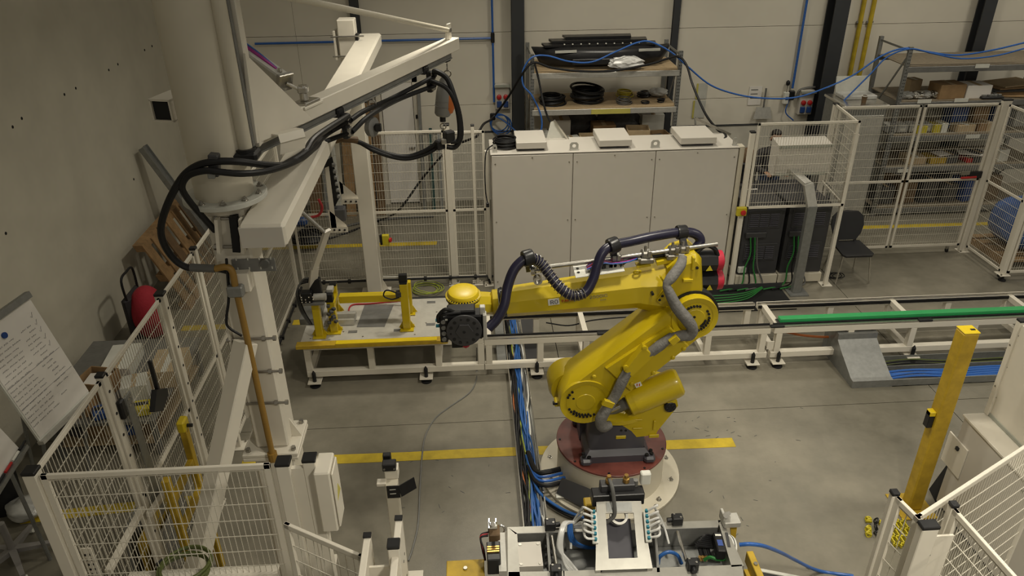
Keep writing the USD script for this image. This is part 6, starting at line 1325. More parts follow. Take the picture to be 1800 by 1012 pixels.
b = MB(); b.add(v*V(.16, .14, .10)+c, m.faces); b.build('bag', 'clear_plastic', g)
g = thing('dark_bin', 'black waste bin standing under the second whiteboard', 'bin', at(22, 880, z=0))
c = at(14, 890, z=0); MB().lathe(c, (0, 0, 1), [(0, 0), (.14, 0), (.17, .5), (.18, .5), (.18, .52), (.16, .52), (.15, .45), (0, .44)], 20).build('body', 'black_plastic', g)
# ---------------------------------------------------------------- shelf rack behind the grey cabinet
def rack(name, label, xs_, yf, yb, ztop, boards, front_mat='galvanised_pale', board='particle_board'):
    g = thing(name, label, 'rack', ((xs_[0]+xs_[-1])/2, (yf+yb)/2, 0))
    for x in xs_:
        for y in (yf, yb):
            MB().span((x-.03, y-.025, 0), (x+.03, y+.025, ztop)).build('post', 'galvanised', g, smooth=False)
            if y == yf:
                hb_ = MB()
                for k in range(int(ztop/.05)):
                    for e in (-.012, .012): hb_.box((x+e, y-.026, .05+.05*k), (.008, .004, .018))
                hb_.build('post_holes', 'dark_void', g, kind='stuff', smooth=False)
        for z0, z1 in ((.3, ztop*.5), (ztop*.5, ztop-.1)): MB().bar((x, yf, z1), (x, yb, z0), .012, .03).build('side_brace', 'galvanised', g, smooth=False)
        MB().bar((x, yf, ztop-.06), (x, yb, ztop-.06), .012, .03).build('side_brace', 'galvanised', g, smooth=False)
    for z in boards:
        MB().span((xs_[0], yf-.02, z-.015), (xs_[-1], yb, z)).build('shelf_board', board, g, smooth=False)
        for y in (yf-.03, yb): MB().span((xs_[0], y, z-.10), (xs_[-1], y+.03, z-.015), .004).build('shelf_beam', front_mat, g)
    return g
RX0, RX1 = .95, 3.16
rack('shelf_rack', 'galvanised shelf rack behind the grey cabinet with a black bumper on its top board', (RX0, RX1), 11.3, 12.2, 2.76, (.5, 1.25, 1.95, 2.50))
MB().span((1.85, 11.262, 1.855), (2.45, 11.268, 1.93)).build('label_strip', 'label_yellow', stage.GetPrimAtPath('/World/shelf_rack'), smooth=False)
# bumper
g = thing('car_bumper', 'black plastic car bumper shell lying across the top board of the shelf rack', 'bumper', (2.02, 11.7, 2.5))
pr = [(.05, 0), (-.03, .05), (-.06, .12), (-.04, .2), (.0, .25), (.08, .27), (.16, .275)]
us = np.linspace(-1, 1, 41); rows = []
for u_ in us:
    w_ = abs(u_); ys_ = .30*w_**3; cut = 1-.42*max(0, w_-.72)/.28
    rows.append([V(2.04+u_*(1.06-.22*(1-dz/.275)*(w_ > .8)*(w_-.8)*5*.6), 11.42+ys_+dy*(1-.4*w_), 2.53+dz*(1-.12*max(0, w_-.6)/.4)) for dy, dz in pr])
G = np.array(rows); nU, nV = G.shape[:2]; G2 = G+V(0, .02, -.012); vv = np.vstack([G.reshape(-1, 3), G2.reshape(-1, 3)]); ff = []; N = nU*nV
for i in range(nU-1):
    for j in range(nV-1):
        a, b_, c, d = i*nV+j, (i+1)*nV+j, (i+1)*nV+j+1, i*nV+j+1; ff += [(a, b_, c), (a, c, d), (N+a, N+c, N+b_), (N+a, N+d, N+c)]
for i in range(nU-1):
    for j in (0, nV-1): a, b_ = i*nV+j, (i+1)*nV+j; ff += [(a, N+a, b_), (b_, N+a, N+b_)]
b = MB(); b.add(vv, ff); b.build('shell', 'black_satin', g, smooth=40)
for hx_, y_, z_, d_, h_ in ((.84, 11.55, 2.80, .22, .03), (.72, 11.66, 2.835, .22, .035), (.50, 11.78, 2.875, .2, .03)): MB().hull([V(2.0+a*(hx_+e), y_+b_, z_+c_) for a in (-1, 1) for b_, e in ((0, 0), (d_, .03)) for c_ in (0, h_)]).build('ledge', 'black_satin', g)
for x0_, x1_ in ((1.30, 1.62), (2.55, 2.87)): MB().bar((x0_, 11.41, 2.76), (x1_, 11.41, 2.765), .02, .035).build('reflector_slot', 'pale_grey_plate', g, smooth=False)
for k in range(10): MB().box((1.45+.125*k, 11.53, 2.845), (.02, .02, .014)).build('clip_hole', 'label_white', g, smooth=False)
MB().span((1.55, 11.35, 2.57), (2.3, 11.375, 2.66), .01).build('lower_grille', 'black_plastic', g)
g = thing('plastic_bag', 'crumpled white plastic bag on the shelf in front of the bumper', 'bag', (2.35, 11.33, 2.5))
m = trimesh.creation.icosphere(3, 1.0); v = m.vertices*(1+.7*(meshkit.fbm(m.vertices*2.6, 3, 9)-.5)[:, None]); b = MB(); b.add(v*V(.26, .09, .10)+V(2.36, 11.32, 2.60), m.faces); b.build('bag', 'bag_plastic', g, smooth=20)
# cable coils on the middle board
def coil(x, y, z, R_, r_, n_, mm, label, flat=.04):
    g = thing('cable_coil', label, 'cable coil', (x, y, z)); rr = random.Random(int(x*100))
    for k in range(n_): MB().ring((x+rr.uniform(-.02, .02), y+rr.uniform(-.02, .02), z+r_+flat*(k/ max(n_-1, 1))*3), (rr.uniform(-.12, .12), rr.uniform(-.12, .12), 1), R_-rr.uniform(0, .06), r_, 24, 6).build('turn', mm, g)
Z2 = 1.952
coil(1.28, 11.6, Z2, .20, .014, 8, 'black_rubber', 'black cable coil at the left end of the middle shelf', .035)
coil(1.85, 11.68, Z2, .26, .018, 10, 'black_rubber', 'largest thick black cable coil on the middle shelf', .06)
coil(2.50, 11.95, Z2, .14, .012, 5, 'yellow_plastic', 'yellow cable coil at the back of the middle shelf', .02)
coil(2.78, 11.85, Z2, .12, .012, 5, 'black_plastic', 'small dark cable coil right of the yellow coil on the shelf', .02)
coil(2.38, 11.5, Z2, .12, .008, 6, 'grey_cable', 'thin grey cable coil at the front of the middle shelf', .02)
coil(2.73, 11.45, Z2, .09, .008, 2, 'black_rubber', 'thin black cable ring lying flat at the front of the middle shelf', .005)
coil(2.98, 11.5, Z2, .09, .009, 3, 'black_rubber', 'small black cable ring at the right end of the middle shelf', .012)
g = thing('clear_bag', 'clear plastic bag with parts at the right end of the middle shelf', 'bag', (2.98, 11.85, Z2))
v = m.vertices*(1+.5*(meshkit.fbm(m.vertices*2.4, 3, 5)-.5)[:, None]); b = MB(); b.add(v*V(.16, .12, .07)+V(3.0, 11.85, Z2+.07), m.faces); b.build('bag', 'clear_plastic', g, smooth=20)
Z1 = 1.252
carton((1.12, 11.5, Z1), (.2, .25, .3), 'label_white', 'white tall carton at the left end of the lower shelf behind the cable coil', .1)
carton((1.45, 11.75, Z1), (.28, .25, .42), 'light_grey_paint', 'grey carton stack behind the black cable on the lower shelf', 0)
carton((1.58, 11.38, Z1), (.25, .22, .22), 'label_white', 'white carton standing right of the grey carton stack on the lower shelf', .2)
carton((1.85, 11.4, Z1), (.28, .24, .24), 'pale_cardboard', 'open carton with pale sides behind the first and second fan hoods', 0, True)
carton((2.12, 11.7, Z1), (.36, .3, .34), 'cardboard', 'brown carton behind the middle fan hood on the lower shelf', 0)
carton((2.13, 11.38, Z1), (.2, .2, .2), 'pale_cardboard', 'small pale carton in front of the brown carton on the lower shelf', .1)
carton((2.62, 11.42, Z1), (.34, .3, .33), 'pale_cardboard', 'open cream carton on the lower shelf between middle and right fan hoods', -.1, True)
carton((2.95, 11.42, Z1), (.3, .28, .24), 'cardboard', 'open brown carton full of papers at the right of the lower shelf', .1, True)
carton((2.95, 11.95, Z1), (.36, .3, .42), 'label_white', 'printed white carton at the back right of the lower shelf', 0)
g = thing('red_bag', 'red and silver bag on top of the printed white carton', 'bag', (2.9, 11.93, Z1+.43)); v = m.vertices*(1+.5*(meshkit.fbm(m.vertices*2.0, 3, 3)-.5)[:, None]); b = MB(); b.add(v*V(.16, .1, .12)+V(2.92, 11.93, Z1+.56), m.faces); b.build('bag', 'red_primer', g, smooth=20); b = MB(); b.add(v*V(.06, .05, .08)+V(2.84, 11.84, Z1+.55), m.faces); b.build('foil', 'bright_steel', g, smooth=20)
g = thing('dark_bundle', 'dark plastic wrapped bundle in the middle of the lower shelf', 'bundle', (2.4, 11.9, Z1)); v = m.vertices*(1+.6*(meshkit.fbm(m.vertices*2.0, 3, 8)-.5)[:, None]); b = MB(); b.add(v*V(.34, .16, .26)+V(2.42, 11.92, Z1+.28), m.faces); b.build('wrap', 'dark_clutter', g, smooth=20)
g = thing('dark_bundle', 'grey plastic wrapped bundle at the left half of the lower shelf', 'bundle', (1.75, 11.95, Z1)); b = MB(); b.add(v*V(.30, .14, .24)+V(1.78, 11.97, Z1+.26), m.faces); b.build('wrap', 'dark_clutter', g, smooth=20)
g = thing('angle_bracket', 'white folded sheet bracket standing on the cabinet behind the first lifting lug', 'bracket', (1.2, 9.62, 2.0))
MB().hull([at(a, c, y=9.66+e) for a, c in ((975, 212), (1003, 248), (960, 246), (968, 214)) for e in (0, .01)]).build('sheet', 'label_white', g); MB().bar(at(974, 211, y=9.64), at(1000, 246, y=9.6), .03, .02).build('edge', 'bright_steel', g)
g = thing('angle_bracket', 'dark steel angle frame standing behind the right end of the cabinet roof', 'bracket', (3.4, 9.7, 2.0))
MB().bar(at(1222, 208, y=9.66), at(1284, 236, y=9.66), .025, .03).build('rail', 'steel', g); MB().bar(at(1222, 208, y=9.66), at(1223, 232, y=9.66), .02, .02).build('upright', 'dull_steel', g)

# ---------------------------------------------------------------- hoses and cables across the back
YH = 11.22
g = thing('air_hose', 'blue air hose looping over the bumper shelf and along to the right rack', 'hose', at(1130, 73, y=YH))
MB().tube([at(868, 203, y=12.4), at(885, 212, y=12.2), at(908, 232, y=11.8), at(905, 236, y=11.6)], .012, 7).build('hose', 'blue_hose', g)
MB().tube([at(943, 236, y=11.1), at(952, 225, y=11.1), at(950, 200, y=11.15), at(935, 168, y=11.18), at(920, 150, y=11.2), at(919, 125, y=YH), at(935, 101, y=YH), at(962, 98, y=YH), at(1000, 108, y=YH), at(1040, 109, y=YH), at(1080, 92, y=YH), at(1120, 75, y=YH), at(1145, 74, y=YH), at(1180, 92, y=YH), at(1210, 118, y=YH), at(1250, 150, y=YH), at(1300, 167, y=11.3), at(1350, 173, y=11.3), at(1400, 171, y=11.3), at(1450, 155, y=11.3), at(1500, 132, y=11.3), at(1550, 98, y=11.3), at(1590, 85, y=11.3), at(1625, 90, y=11.3), at(1680, 97, y=11.3), at(1740, 89, y=11.3), at(1805, 74, y=11.3)], .013, 7).build('hose', 'blue_hose', g)
MB().tube([at(1478, 182, y=11.3), at(1500, 160, y=11.3), at(1530, 130, y=11.3), at(1560, 100, y=11.3), at(1600, 86, y=11.28), at(1640, 94, y=11.28), at(1690, 103, y=11.28), at(1750, 98, y=11.28), at(1805, 84, y=11.28)], .012, 7).build('hose', 'blue_hose', g)
g = thing('hose_coil', 'blue hose coil hanging on the wall beside the left socket box', 'hose coil', at(880, 218, y=12.5)); c = at(877, 215, y=12.5)
for k in range(3): MB().ring(c+V(.02*k, -.012*k, -.02*k), (.1, 1, .1), .15+.012*k, .010, 24, 6).build('turn', 'blue_hose', g)
MB().box(at(866, 205, y=12.48), (.09, .05, .12), .015).build('valve', 'black_plastic', g)
g = thing('power_cable', 'black power cable sagging across the shelf rack and down to the grey cabinet', 'cable', at(1060, 126, y=11.2))
MB().tube([at(838, 240, y=9.5), at(850, 218, y=10.5), at(866, 207, y=11.6), at(895, 168, y=11.4), at(918, 130, y=11.2), at(938, 110, y=11.2), at(970, 119, y=11.2), at(1020, 125, y=11.18), at(1080, 124, y=11.18), at(1140, 113, y=11.18), at(1170, 104, y=11.2), at(1192, 99, y=11.2), at(1207, 115, y=11.1), at(1218, 150, y=10.9), at(1240, 200, y=10.4), at(1262, 228, y=9.9), at(1276, 238, y=9.55), at(1270, 248, y=9.4)], .017, 8).build('cable', 'black_rubber', g)
MB().tube([at(940, 112, y=11.2), at(947, 140, y=11.15), at(955, 180, y=11.0), at(965, 210, y=10.6), at(985, 235, y=10.0), at(1000, 246, y=9.6)], .015, 8).build('branch', 'black_rubber', g)
g = thing('cable', 'black braided cable crossing behind the back fence down to the floor', 'cable', at(740, 320, y=10.5)); MB().tube([at(838, 240, y=9.55), at(790, 262, y=10.0), at(745, 310, y=10.2), at(700, 370, y=10.2), at(665, 388, z=.02), at(620, 405, z=.02), at(575, 420, z=.02)], .016, 7).build('cable', 'black_rubber', g)
g = thing('cable', 'grey cable lying on the floor behind the back fence', 'cable', at(700, 385, z=.02)); MB().tube([at(580, 405, z=.02), at(640, 390, z=.02), at(700, 383, z=.02), at(762, 380, z=.02)], .02, 7).build('cable', 'grey_cable', g)
WF = WY-.06
g = thing('air_pipe', 'straight blue air pipe running level along the back wall to a vertical blue pipe', 'pipe', at(660, 72, y=WF))
a, b_ = at(448, 77, y=WF), at(865, 66, y=WF); MB().cyl(a, V(b_[0], WF, a[2]*.5+b_[2]*.5), .018, n=8).build('level_pipe', 'blue_hose', g)
a = at(866, 66, y=WF); MB().cyl((a[0], WF-.0, 1.75), (a[0], WF, 6.5), .018, n=8).build('vertical_pipe', 'blue_hose', g); MB().box((a[0], WF, a[2]), (.06, .06, .16), .012).build('tee', 'black_plastic', g)
g = thing('air_pipe', 'blue air pipe dropping down the back wall beside the widest steel column', 'pipe', at(1400, 90, y=WF)); a, b_ = at(1420, 0, y=WF), at(1393, 155, y=WF); MB().cyl((b_[0], WF, b_[2]), (b_[0], WF, 6.5), .02, n=8).build('vertical_pipe', 'blue_hose', g); MB().box((b_[0], WF, b_[2]-.12), (.10, .07, .16), .015).build('valve', 'black_plastic', g)
MB().tube([V(b_[0]-.02, WF, b_[2]-.18), V(b_[0]-.06, WF-.02, b_[2]-.4), V(b_[0]+.1, WF-.02, b_[2]-.55)], .01, 6).build('drop_hose', 'blue_hose', g)
for k, px in enumerate((1492, 1509)):
    a = at(px, 140, y=WF); g = thing('gas_pipe', ['left yellow gas pipe on the back wall right of the widest column', 'right yellow gas pipe on the back wall right of the widest column'][k], 'pipe', (a[0], WF, 3)); MB().cyl((a[0], WF, 1.3), (a[0], WF, 7), .035, n=12).build('pipe', 'tape_yellow', g)
    for z in (1.6, 2.9, 4.2): MB().box((a[0], WF+.02, z), (.11, .05, .03), .004).build('pipe_clip', 'galvanised', g)
def sockets(px, py, label):
    c = at(px, py, y=WF); g = thing('socket_box', label, 'socket box', c)
    MB().box(c+V(0, 0, .03), (.24, .1, .42), .01).build('box', 'light_grey_paint', g); MB().box(c+V(0, -.07, .21), (.26, .06, .04), .004).build('hood', 'pale_flashing', g)
    for e in (-.055, .055):
        MB().lathe(c+V(e, -.05, .03), (0, -1, 0), [(0, 0), (.042, 0), (.04, .03), (.02, .04), (0, .04)], 14).build('red_socket', 'red_button', g); MB().box(c+V(e, -.06, -.09), (.08, .04, .10), .006).build('blue_socket', 'blue_crate', g)
sockets(883, 172, 'wall socket box with red and blue outlets left of the bumper shelf'); sockets(1415, 182, 'wall socket box with red and blue outlets beside the widest column')
g = thing('conduit', 'grey conduit elbow above the right wall socket box', 'conduit', at(1410, 160, y=WF)); MB().tube([at(1402, 172, y=WF), at(1404, 160, y=WF), at(1415, 155, y=WF), at(1433, 153, y=WF)], .02, 8).build('pipe', 'dull_steel', g)
for (px, py, w_, h_), mm, lb in (((1327, 168, .22, .32), 'paper', 'white paper notice on the back wall above the shovel'), ((1234, 160, .17, .26), 'label_yellow', 'upper yellowed paper sheet on the wall right of the bumper shelf'), ((1229, 192, .2, .3), 'label_yellow', 'lower yellowed paper sheet on the wall right of the bumper shelf')):
    c = at(px, py, y=WY-.01); g = thing('wall_notice', lb, 'notice', c); MB().box(c, (w_, .004, h_)).build('sheet', 'paper' if mm == 'paper' else 'pale_grey_plate', g)
    if mm == 'paper':
        for k in range(3): MB().box(c+V(-.02, -.004, .10-.07*k), (.12, .002, .012)).build('text_line', 'grey_cable', g)
    else: MB().box(c+V(-w_*.5, -.003, 0), (.03, .003, h_)).build('tape_strip', 'label_yellow', g)
g = thing('shovel', 'steel shovel hanging blade down on the back wall', 'shovel', at(1347, 190, y=WF)); c = at(1347, 155, y=WF); d = at(1345, 188, y=WF)
MB().cyl(c, V(c[0], WF, d[2]), .016, n=8).build('handle', 'dull_steel', g); e = at(1345, 208, y=WF); MB().hull([V(c[0]+a, WF+b_, z) for a, b_, z in ((-.12, 0, d[2]), (.12, 0, d[2]), (-.16, -.03, e[2]), (.16, -.03, e[2]), (-.12, .012, d[2]), (.12, .012, d[2]), (-.16, -.02, e[2]), (.16, -.02, e[2]))]).build('blade', 'galvanised_pale', g)
g = thing('wall_switch', 'small white box with a black knob lever on the wall above the blue hose', 'switch', at(1381, 170, y=WF)); c = at(1381, 172, y=WF); MB().box(c, (.09, .07, .2), .008).build('box', 'label_white', g); MB().cyl(c+V(0, 0, .1), c+V(0, 0, .22), .008, n=8).build('stick', 'steel', g); MB().sph(c+V(0, 0, .25), .035, (1, 1, 1.4), 1).build('knob', 'black_plastic', g); MB().box(c+V(.01, -.037, .0), (.05, .006, .05)).build('screen', 'blue_crate', g)

# white door and boards behind the back fence
g = thing('door_1', None, None, kind='structure'); 
xa, xb = -1.44, -.93; DY = WY-.03
MB().span((xa, DY-.05, .02), (xb, DY-.01, 2.12), .006).build('door_leaf', 'beige_door', g)
for x in (xa-.05, xb+.05): MB().span((x-.04, DY-.06, 0), (x+.04, DY, 2.2)).build('door_frame', 'white_paint', g, smooth=False)
MB().span((xa-.09, DY-.06, 2.12), (xb+.09, DY, 2.2)).build('door_frame', 'white_paint', g, smooth=False); MB().box((xb-.06, DY-.08, 1.02), (.10, .04, .025), .006).build('door_handle', 'steel', g); MB().box((xb+.05, DY-.07, 1.55), (.03, .02, .06)).build('hinge', 'black_plastic', g)
bx_ = [(-2.75, .22, 1.75, 'dark_wood', 'dark brown'), (-2.5, .14, 1.6, 'galvanised', 'blue grey'), (-2.32, .12, 1.85, 'pale_grey_plate', 'pale'), (-2.14, .16, 1.7, 'wood', 'brown'), (-1.94, .10, 1.5, 'dark_clutter', 'black'), (-1.80, .16, 1.9, 'wood', 'tall brown'), (-1.62, .13, 1.8, 'dark_wood', 'narrow dark brown')]
for x, w_, h_, mm, nm in bx_:
    g = thing('leaning_board', nm+' board leaning on the back wall left of the white door', 'board', (x, 12.3, 0)); MB().hull([V(x+a, y+b_, z) for a in (0, w_) for b_ in (0, .03) for y, z in ((12.02, 0), (12.46, h_))]).build('board', mm, g)
for k, (px, h_) in enumerate(((746, 1.95), (762, 1.35), (776, 1.25))):
    x = at(px, 340, y=12.2)[0]; g = thing('steel_profile', ['tall grey steel profile leaning right of the white door', 'middle greenish steel profile leaning right of the white door', 'short greenish steel profile leaning right of the white door'][k], 'profile', (x, 12.3, 0)); MB().bar((x, 12.1, .0), (x+.0, 12.5, h_), .09, .05, up=(1, 0, 0)).build('profile', ('dull_steel', 'green_frame', 'galvanised')[k], g)
g = thing('floor_bundle', 'dark bundle of cables and a blue bag on the floor behind the portal beam', 'bundle', at(540, 415, z=.1)); c = at(543, 420, z=.12)
b = MB()
for k in range(5): b.ring(c+V(.03*k, .02*k, .02*k), (.1*k, .2, 1), .26-.02*k, .03, 22, 6)
b.build('coil', 'black_rubber', g); MB().box(at(527, 388, z=.3), (.25, .2, .16), .05).build('blue_bag', 'blue_film', g)

# ---------------------------------------------------------------- person, desk behind the controllers
def body(chains, sub=.028, it=8):
    import manifold3d as m3
    tot = None
    for (p, rp), (q_, rq) in chains:
        pts = []
        for c, r in ((p, rp), (q_, rq)):
            s_ = trimesh.creation.icosphere(1, 1.0).vertices*np.asarray(r)+V(*c); pts.append(s_)
        h_ = m3.Manifold.hull_points(np.vstack(pts)); tot = h_ if tot is None else tot+h_
    mm = tot.refine_to_length(sub).to_mesh(); t_ = trimesh.Trimesh(mm.vert_properties[:, :3], mm.tri_verts, process=True)
    trimesh.smoothing.filter_taubin(t_, iterations=it); b = MB(); b.add(t_.vertices, t_.faces); return b
HX, HY = 4.66, 11.0
g = thing('person', 'person with short dark hair in dark jacket and jeans looking down behind the mesh', 'person', (HX, HY, 0))
def P_(x, y, z): return V(HX+x, HY+y, z)
hd = P_(0, -.06, 1.50)
b = body([((P_(0, 0, 1.02), (.15, .11, .10)), (P_(0, .0, 1.26), (.17, .11, .10))), ((P_(-.15, .0, 1.27), (.07,)*3), (P_(.15, .0, 1.27), (.07,)*3)), ((P_(0, 0, 1.26), (.08,)*3), (P_(0, -.03, 1.38), (.055,)*3)),
    ((P_(-.19, .0, 1.26), (.062,)*3), (P_(-.24, -.03, 1.02), (.05,)*3)), ((P_(-.24, -.03, 1.02), (.05,)*3), (P_(-.17, -.24, 1.03), (.04,)*3)), ((P_(.19, .0, 1.26), (.062,)*3), (P_(.25, -.03, 1.02), (.05,)*3)), ((P_(.25, -.03, 1.02), (.05,)*3), (P_(.12, -.24, 1.03), (.04,)*3)),
    ((P_(0, 0, .92), (.15, .11, .08)), (P_(0, 0, 1.05), (.15, .11, .08)))])
b.build('jacket', 'dark_cloth', g, smooth=True)
body([((P_(-.08, 0, .92), (.09, .10, .09)), (P_(-.09, -.01, .50), (.068,)*3)), ((P_(-.09, -.01, .5), (.068,)*3), (P_(-.10, .02, .08), (.05,)*3)), ((P_(.08, 0, .92), (.09, .10, .09)), (P_(.09, -.01, .50), (.068,)*3)), ((P_(.09, -.01, .5), (.068,)*3), (P_(.10, .02, .08), (.05,)*3)), ((P_(-.06, 0, .93), (.1, .1, .07)), (P_(.06, 0, .93), (.1, .1, .07)))]).build('jeans', 'denim', g, smooth=True)
for s_ in (-1, 1): body([((P_(s_*.10, .03, .05), (.045, .05, .045)), (P_(s_*.11, -.14, .035), (.042, .045, .033)))], .02, 4).build('shoe', 'black_rubber', g, smooth=True)
hb_ = body([((hd+V(0, .01, .03), (.078, .092, .085)), (hd+V(0, -.03, -.06), (.058, .062, .055))), ((hd+V(0, -.05, -.07), (.03, .03, .03)), (hd+V(0, -.055, -.085), (.03, .03, .025))), ((hd+V(0, -.095, -.0), (.012, .012, .012)), (hd+V(0, -.115, -.035), (.018, .016, .014))), ((hd+V(0, .02, -.06), (.05,)*3), (P_(0, -.02, 1.36), (.052,)*3)),
    ((hd+V(-.08, .01, -.01), (.012, .02, .03)), (hd+V(-.082, .015, -.02), (.012, .018, .026))), ((hd+V(.08, .01, -.01), (.012, .02, .03)), (hd+V(.082, .015, -.02), (.012, .018, .026)))], .014, 6)
hb_.build('head', 'skin', g, smooth=True)
body([((hd+V(0, .03, .06), (.086, .09, .07)), (hd+V(0, .06, -.01), (.082, .06, .06))), ((hd+V(0, -.045, .09), (.06, .035, .03)), (hd+V(0, .02, .10), (.07, .06, .035)))], .018, 5).build('hair', 'hair', g, smooth=True)
for s_ in (-1, 1):
    MB().sph(hd+V(s_*.03, -.088, .0), .011, sub=1).build('eye', 'label_white', g); MB().sph(hd+V(s_*.03, -.096, -.002), .006, sub=1).build('iris', 'hair', g); MB().bar(hd+V(s_*.016, -.095, .022), hd+V(s_*.045, -.088, .022), .006, .006).build('eyebrow', 'hair', g)
MB().bar(hd+V(-.022, -.092, -.062), hd+V(.022, -.092, -.062), .008, .006).build('mouth', 'red_primer', g)
for s_, ox in ((-1, -.17), (1, .12)):
    w_ = P_(ox, -.26, 1.03); ch_ = [((w_, (.03, .035, .018)), (w_+V(-s_*.01, -.07, 0), (.036, .02, .013)))]
    for k in range(4): e = w_+V(-s_*.01+(-.027+.018*k), -.085, 0); L_ = (.05, .062, .066, .055)[k]; ch_ += [((e, (.0085,)*3), (e+V(0, -L_*.6, -.004), (.0082,)*3)), ((e+V(0, -L_*.6, -.004), (.0082,)*3), (e+V(0, -L_*.95, -.022), (.0075,)*3))]
    e = w_+V(-s_*.03, -.03, 0); ch_ += [((e, (.011,)*3), (e+V(-s_*.025, -.04, -.004), (.0095,)*3)), ((e+V(-s_*.025, -.04, -.004), (.0095,)*3), (e+V(-s_*.025, -.068, -.012), (.0085,)*3))]
    body(ch_, .006, 3).build('hand', 'skin', g, smooth=True)
g = thing('work_desk', 'dark work desk with papers behind the controller fence', 'desk', (4.4, 10.5, 0))
MB().span((3.75, 9.98, .86), (5.2, 10.78, .89), .004).build('top', 'charcoal_paint', g)
for x in (3.8, 5.15):
    for y in (10.03, 10.73): MB().span((x-.025, y-.025, 0), (x+.025, y+.025, .86)).build('leg', 'charcoal_paint', g, smooth=False)
for (px, py), rz, lb, s_ in (((1318, 338), .1, 'large white paper on the work desk at the left end', (.34, .26)), ((1368, 342), .6, 'small pale paper on the work desk under the pendant box', (.12, .10)), ((1410, 340), .2, 'small pale paper on the work desk behind the galvanised stand', (.12, .10))):
    c = at(px, py, z=.892); g = thing('paper_sheet', lb, 'paper', c); MB().box(c, (*s_, .003), rz=rz).build('sheet', 'paper', g)
g = thing('monitor', 'black monitor seen from behind on the work desk next to the grey cabinet', 'monitor', (3.98, 10.45, .89)); MB().span((3.72, 10.42, .98), (4.22, 10.46, 1.30), .02).build('screen_back', 'black_plastic', g); MB().span((3.94, 10.42, .89), (4.0, 10.47, 1.0)).build('stand', 'black_plastic', g); MB().box((3.97, 10.45, .897), (.22, .16, .012), .004).build('foot', 'black_plastic', g)
g = thing('brown_jacket', 'brown jacket hanging over a chair back beside the person', 'jacket', (4.38, 11.35, 0)); v = m.vertices*(1+.35*(meshkit.fbm(m.vertices*2.0, 3, 12)-.5)[:, None]); b = MB(); b.add(v*V(.17, .10, .18)+V(4.40, 11.35, 1.05), m.faces); b.build('cloth', 'dark_wood', g, smooth=True); MB().box((4.40, 11.42, .82), (.32, .06, .5), .03).build('chair_back', 'charcoal_paint', g); MB().cyl((4.40, 11.38, .0), (4.40, 11.38, .58), .03, n=10).build('chair_post', 'charcoal_paint', g)

# ---------------------------------------------------------------- right rack, steel cabinet, wrapped pallet
rk = rack('shelf_rack', 'long grey shelf rack full of parts behind the double gate at right', (6.66, 9.3), 11.3, 12.2, 2.74, (.15, .86, 1.38, 1.92, 2.46), 'dull_steel', board='grey_board')
for (px, py) in ((1727, 116), (1625, 178), (1690, 176), (1710, 240), (1590, 300)):
    c = at(px, py, y=11.262); MB().box(c, (.22, .004, .06)).build('label_strip', 'label_white', rk, smooth=False)
g = thing('steel_cabinet', 'stainless steel cabinet left of the right rack with a crate on its top', 'cabinet', (5.95, 11.3, 0))
c0, c1 = at(1483, 205, y=11.0)[0], at(1556, 205, y=11.0)[0]
MB().span((c0, 11.0, 0), (c1, 11.7, 1.92), .008).build('body', 'galvanised', g); MB().span((c0-.02, 10.97, 1.92), (c1+.02, 11.72, 1.96), .006).build('top', 'bright_steel', g); MB().span((c0+.03, 10.98, .1), (c1-.03, 11.0, 1.8), .004).build('door', 'galvanised_pale', g)
g = thing('clear_crate', 'translucent plastic crate with open lid on the stainless cabinet', 'crate', (6.0, 11.4, 1.96))
MB().span((c0+.10, 11.3, 1.96), (c1-.02, 11.6, 2.02), .01).build('tray', 'clear_plastic', g); MB().hull([V(x, y, z) for x in (c0+.10, c1-.02) for y, z in ((11.6, 1.98), (11.62, 1.98), (11.66, 2.24), (11.68, 2.24))]).build('lid', 'pale_grey_plate', g)
g = thing('coffee_cup', 'small dark paper cup on the stainless cabinet', 'cup', (c0+.35, 11.15, 1.96)); MB().lathe((c0+.33, 11.12, 1.96), (0, 0, 1), [(0, 0), (.032, 0), (.042, .1), (.045, .1), (.045, .108), (.036, .108), (.034, .02), (0, .02)], 16).build('cup', 'dark_wood', g); MB().lathe((c0+.33, 11.12, 2.062), (0, 0, 1), [(.036, 0), (.047, 0), (.047, .012), (.036, .012)], 16).build('rim', 'label_white', g)
def rk_item(px, py, zb, s_, mm, label, rz=0, y=11.5, open_=False): p = at(px, py, y=y); return carton((p[0], y, zb), s_, mm, label, rz, open_)
rk_item(1662, 165, 1.922, (.42, .32, .22), 'cardboard', 'brown taped carton on the second board of the right rack', .05)
rk_item(1708, 165, 1.922, (.40, .32, .20), 'paper', 'white carton with a yellow sticker on the second board of the right rack', .02)
rk_item(1600, 158, 1.922, (.22, .2, .2), 'pale_cardboard', 'small pale carton near the left post of the right rack', .2, y=11.9)
for k, (px, w_) in enumerate(((1594, .10), (1612, .12), (1626, .09), (1642, .07))):
    c = at(px, 170, y=11.45); g = thing('foil_bag', ['first', 'second', 'third', 'fourth'][k]+' crumpled foil bag counted from the left post on the second rack board', 'bag', (c[0], 11.45, 1.922)); v = m.vertices*(1+.7*(meshkit.fbm(m.vertices*2.6, 3, 20+k)-.5)[:, None]); b = MB(); b.add(v*V(w_, .08, .06)+V(c[0], 11.45, 1.975), m.faces); b.build('bag', 'bright_steel' if k % 2 else 'clear_plastic', g, smooth=20)
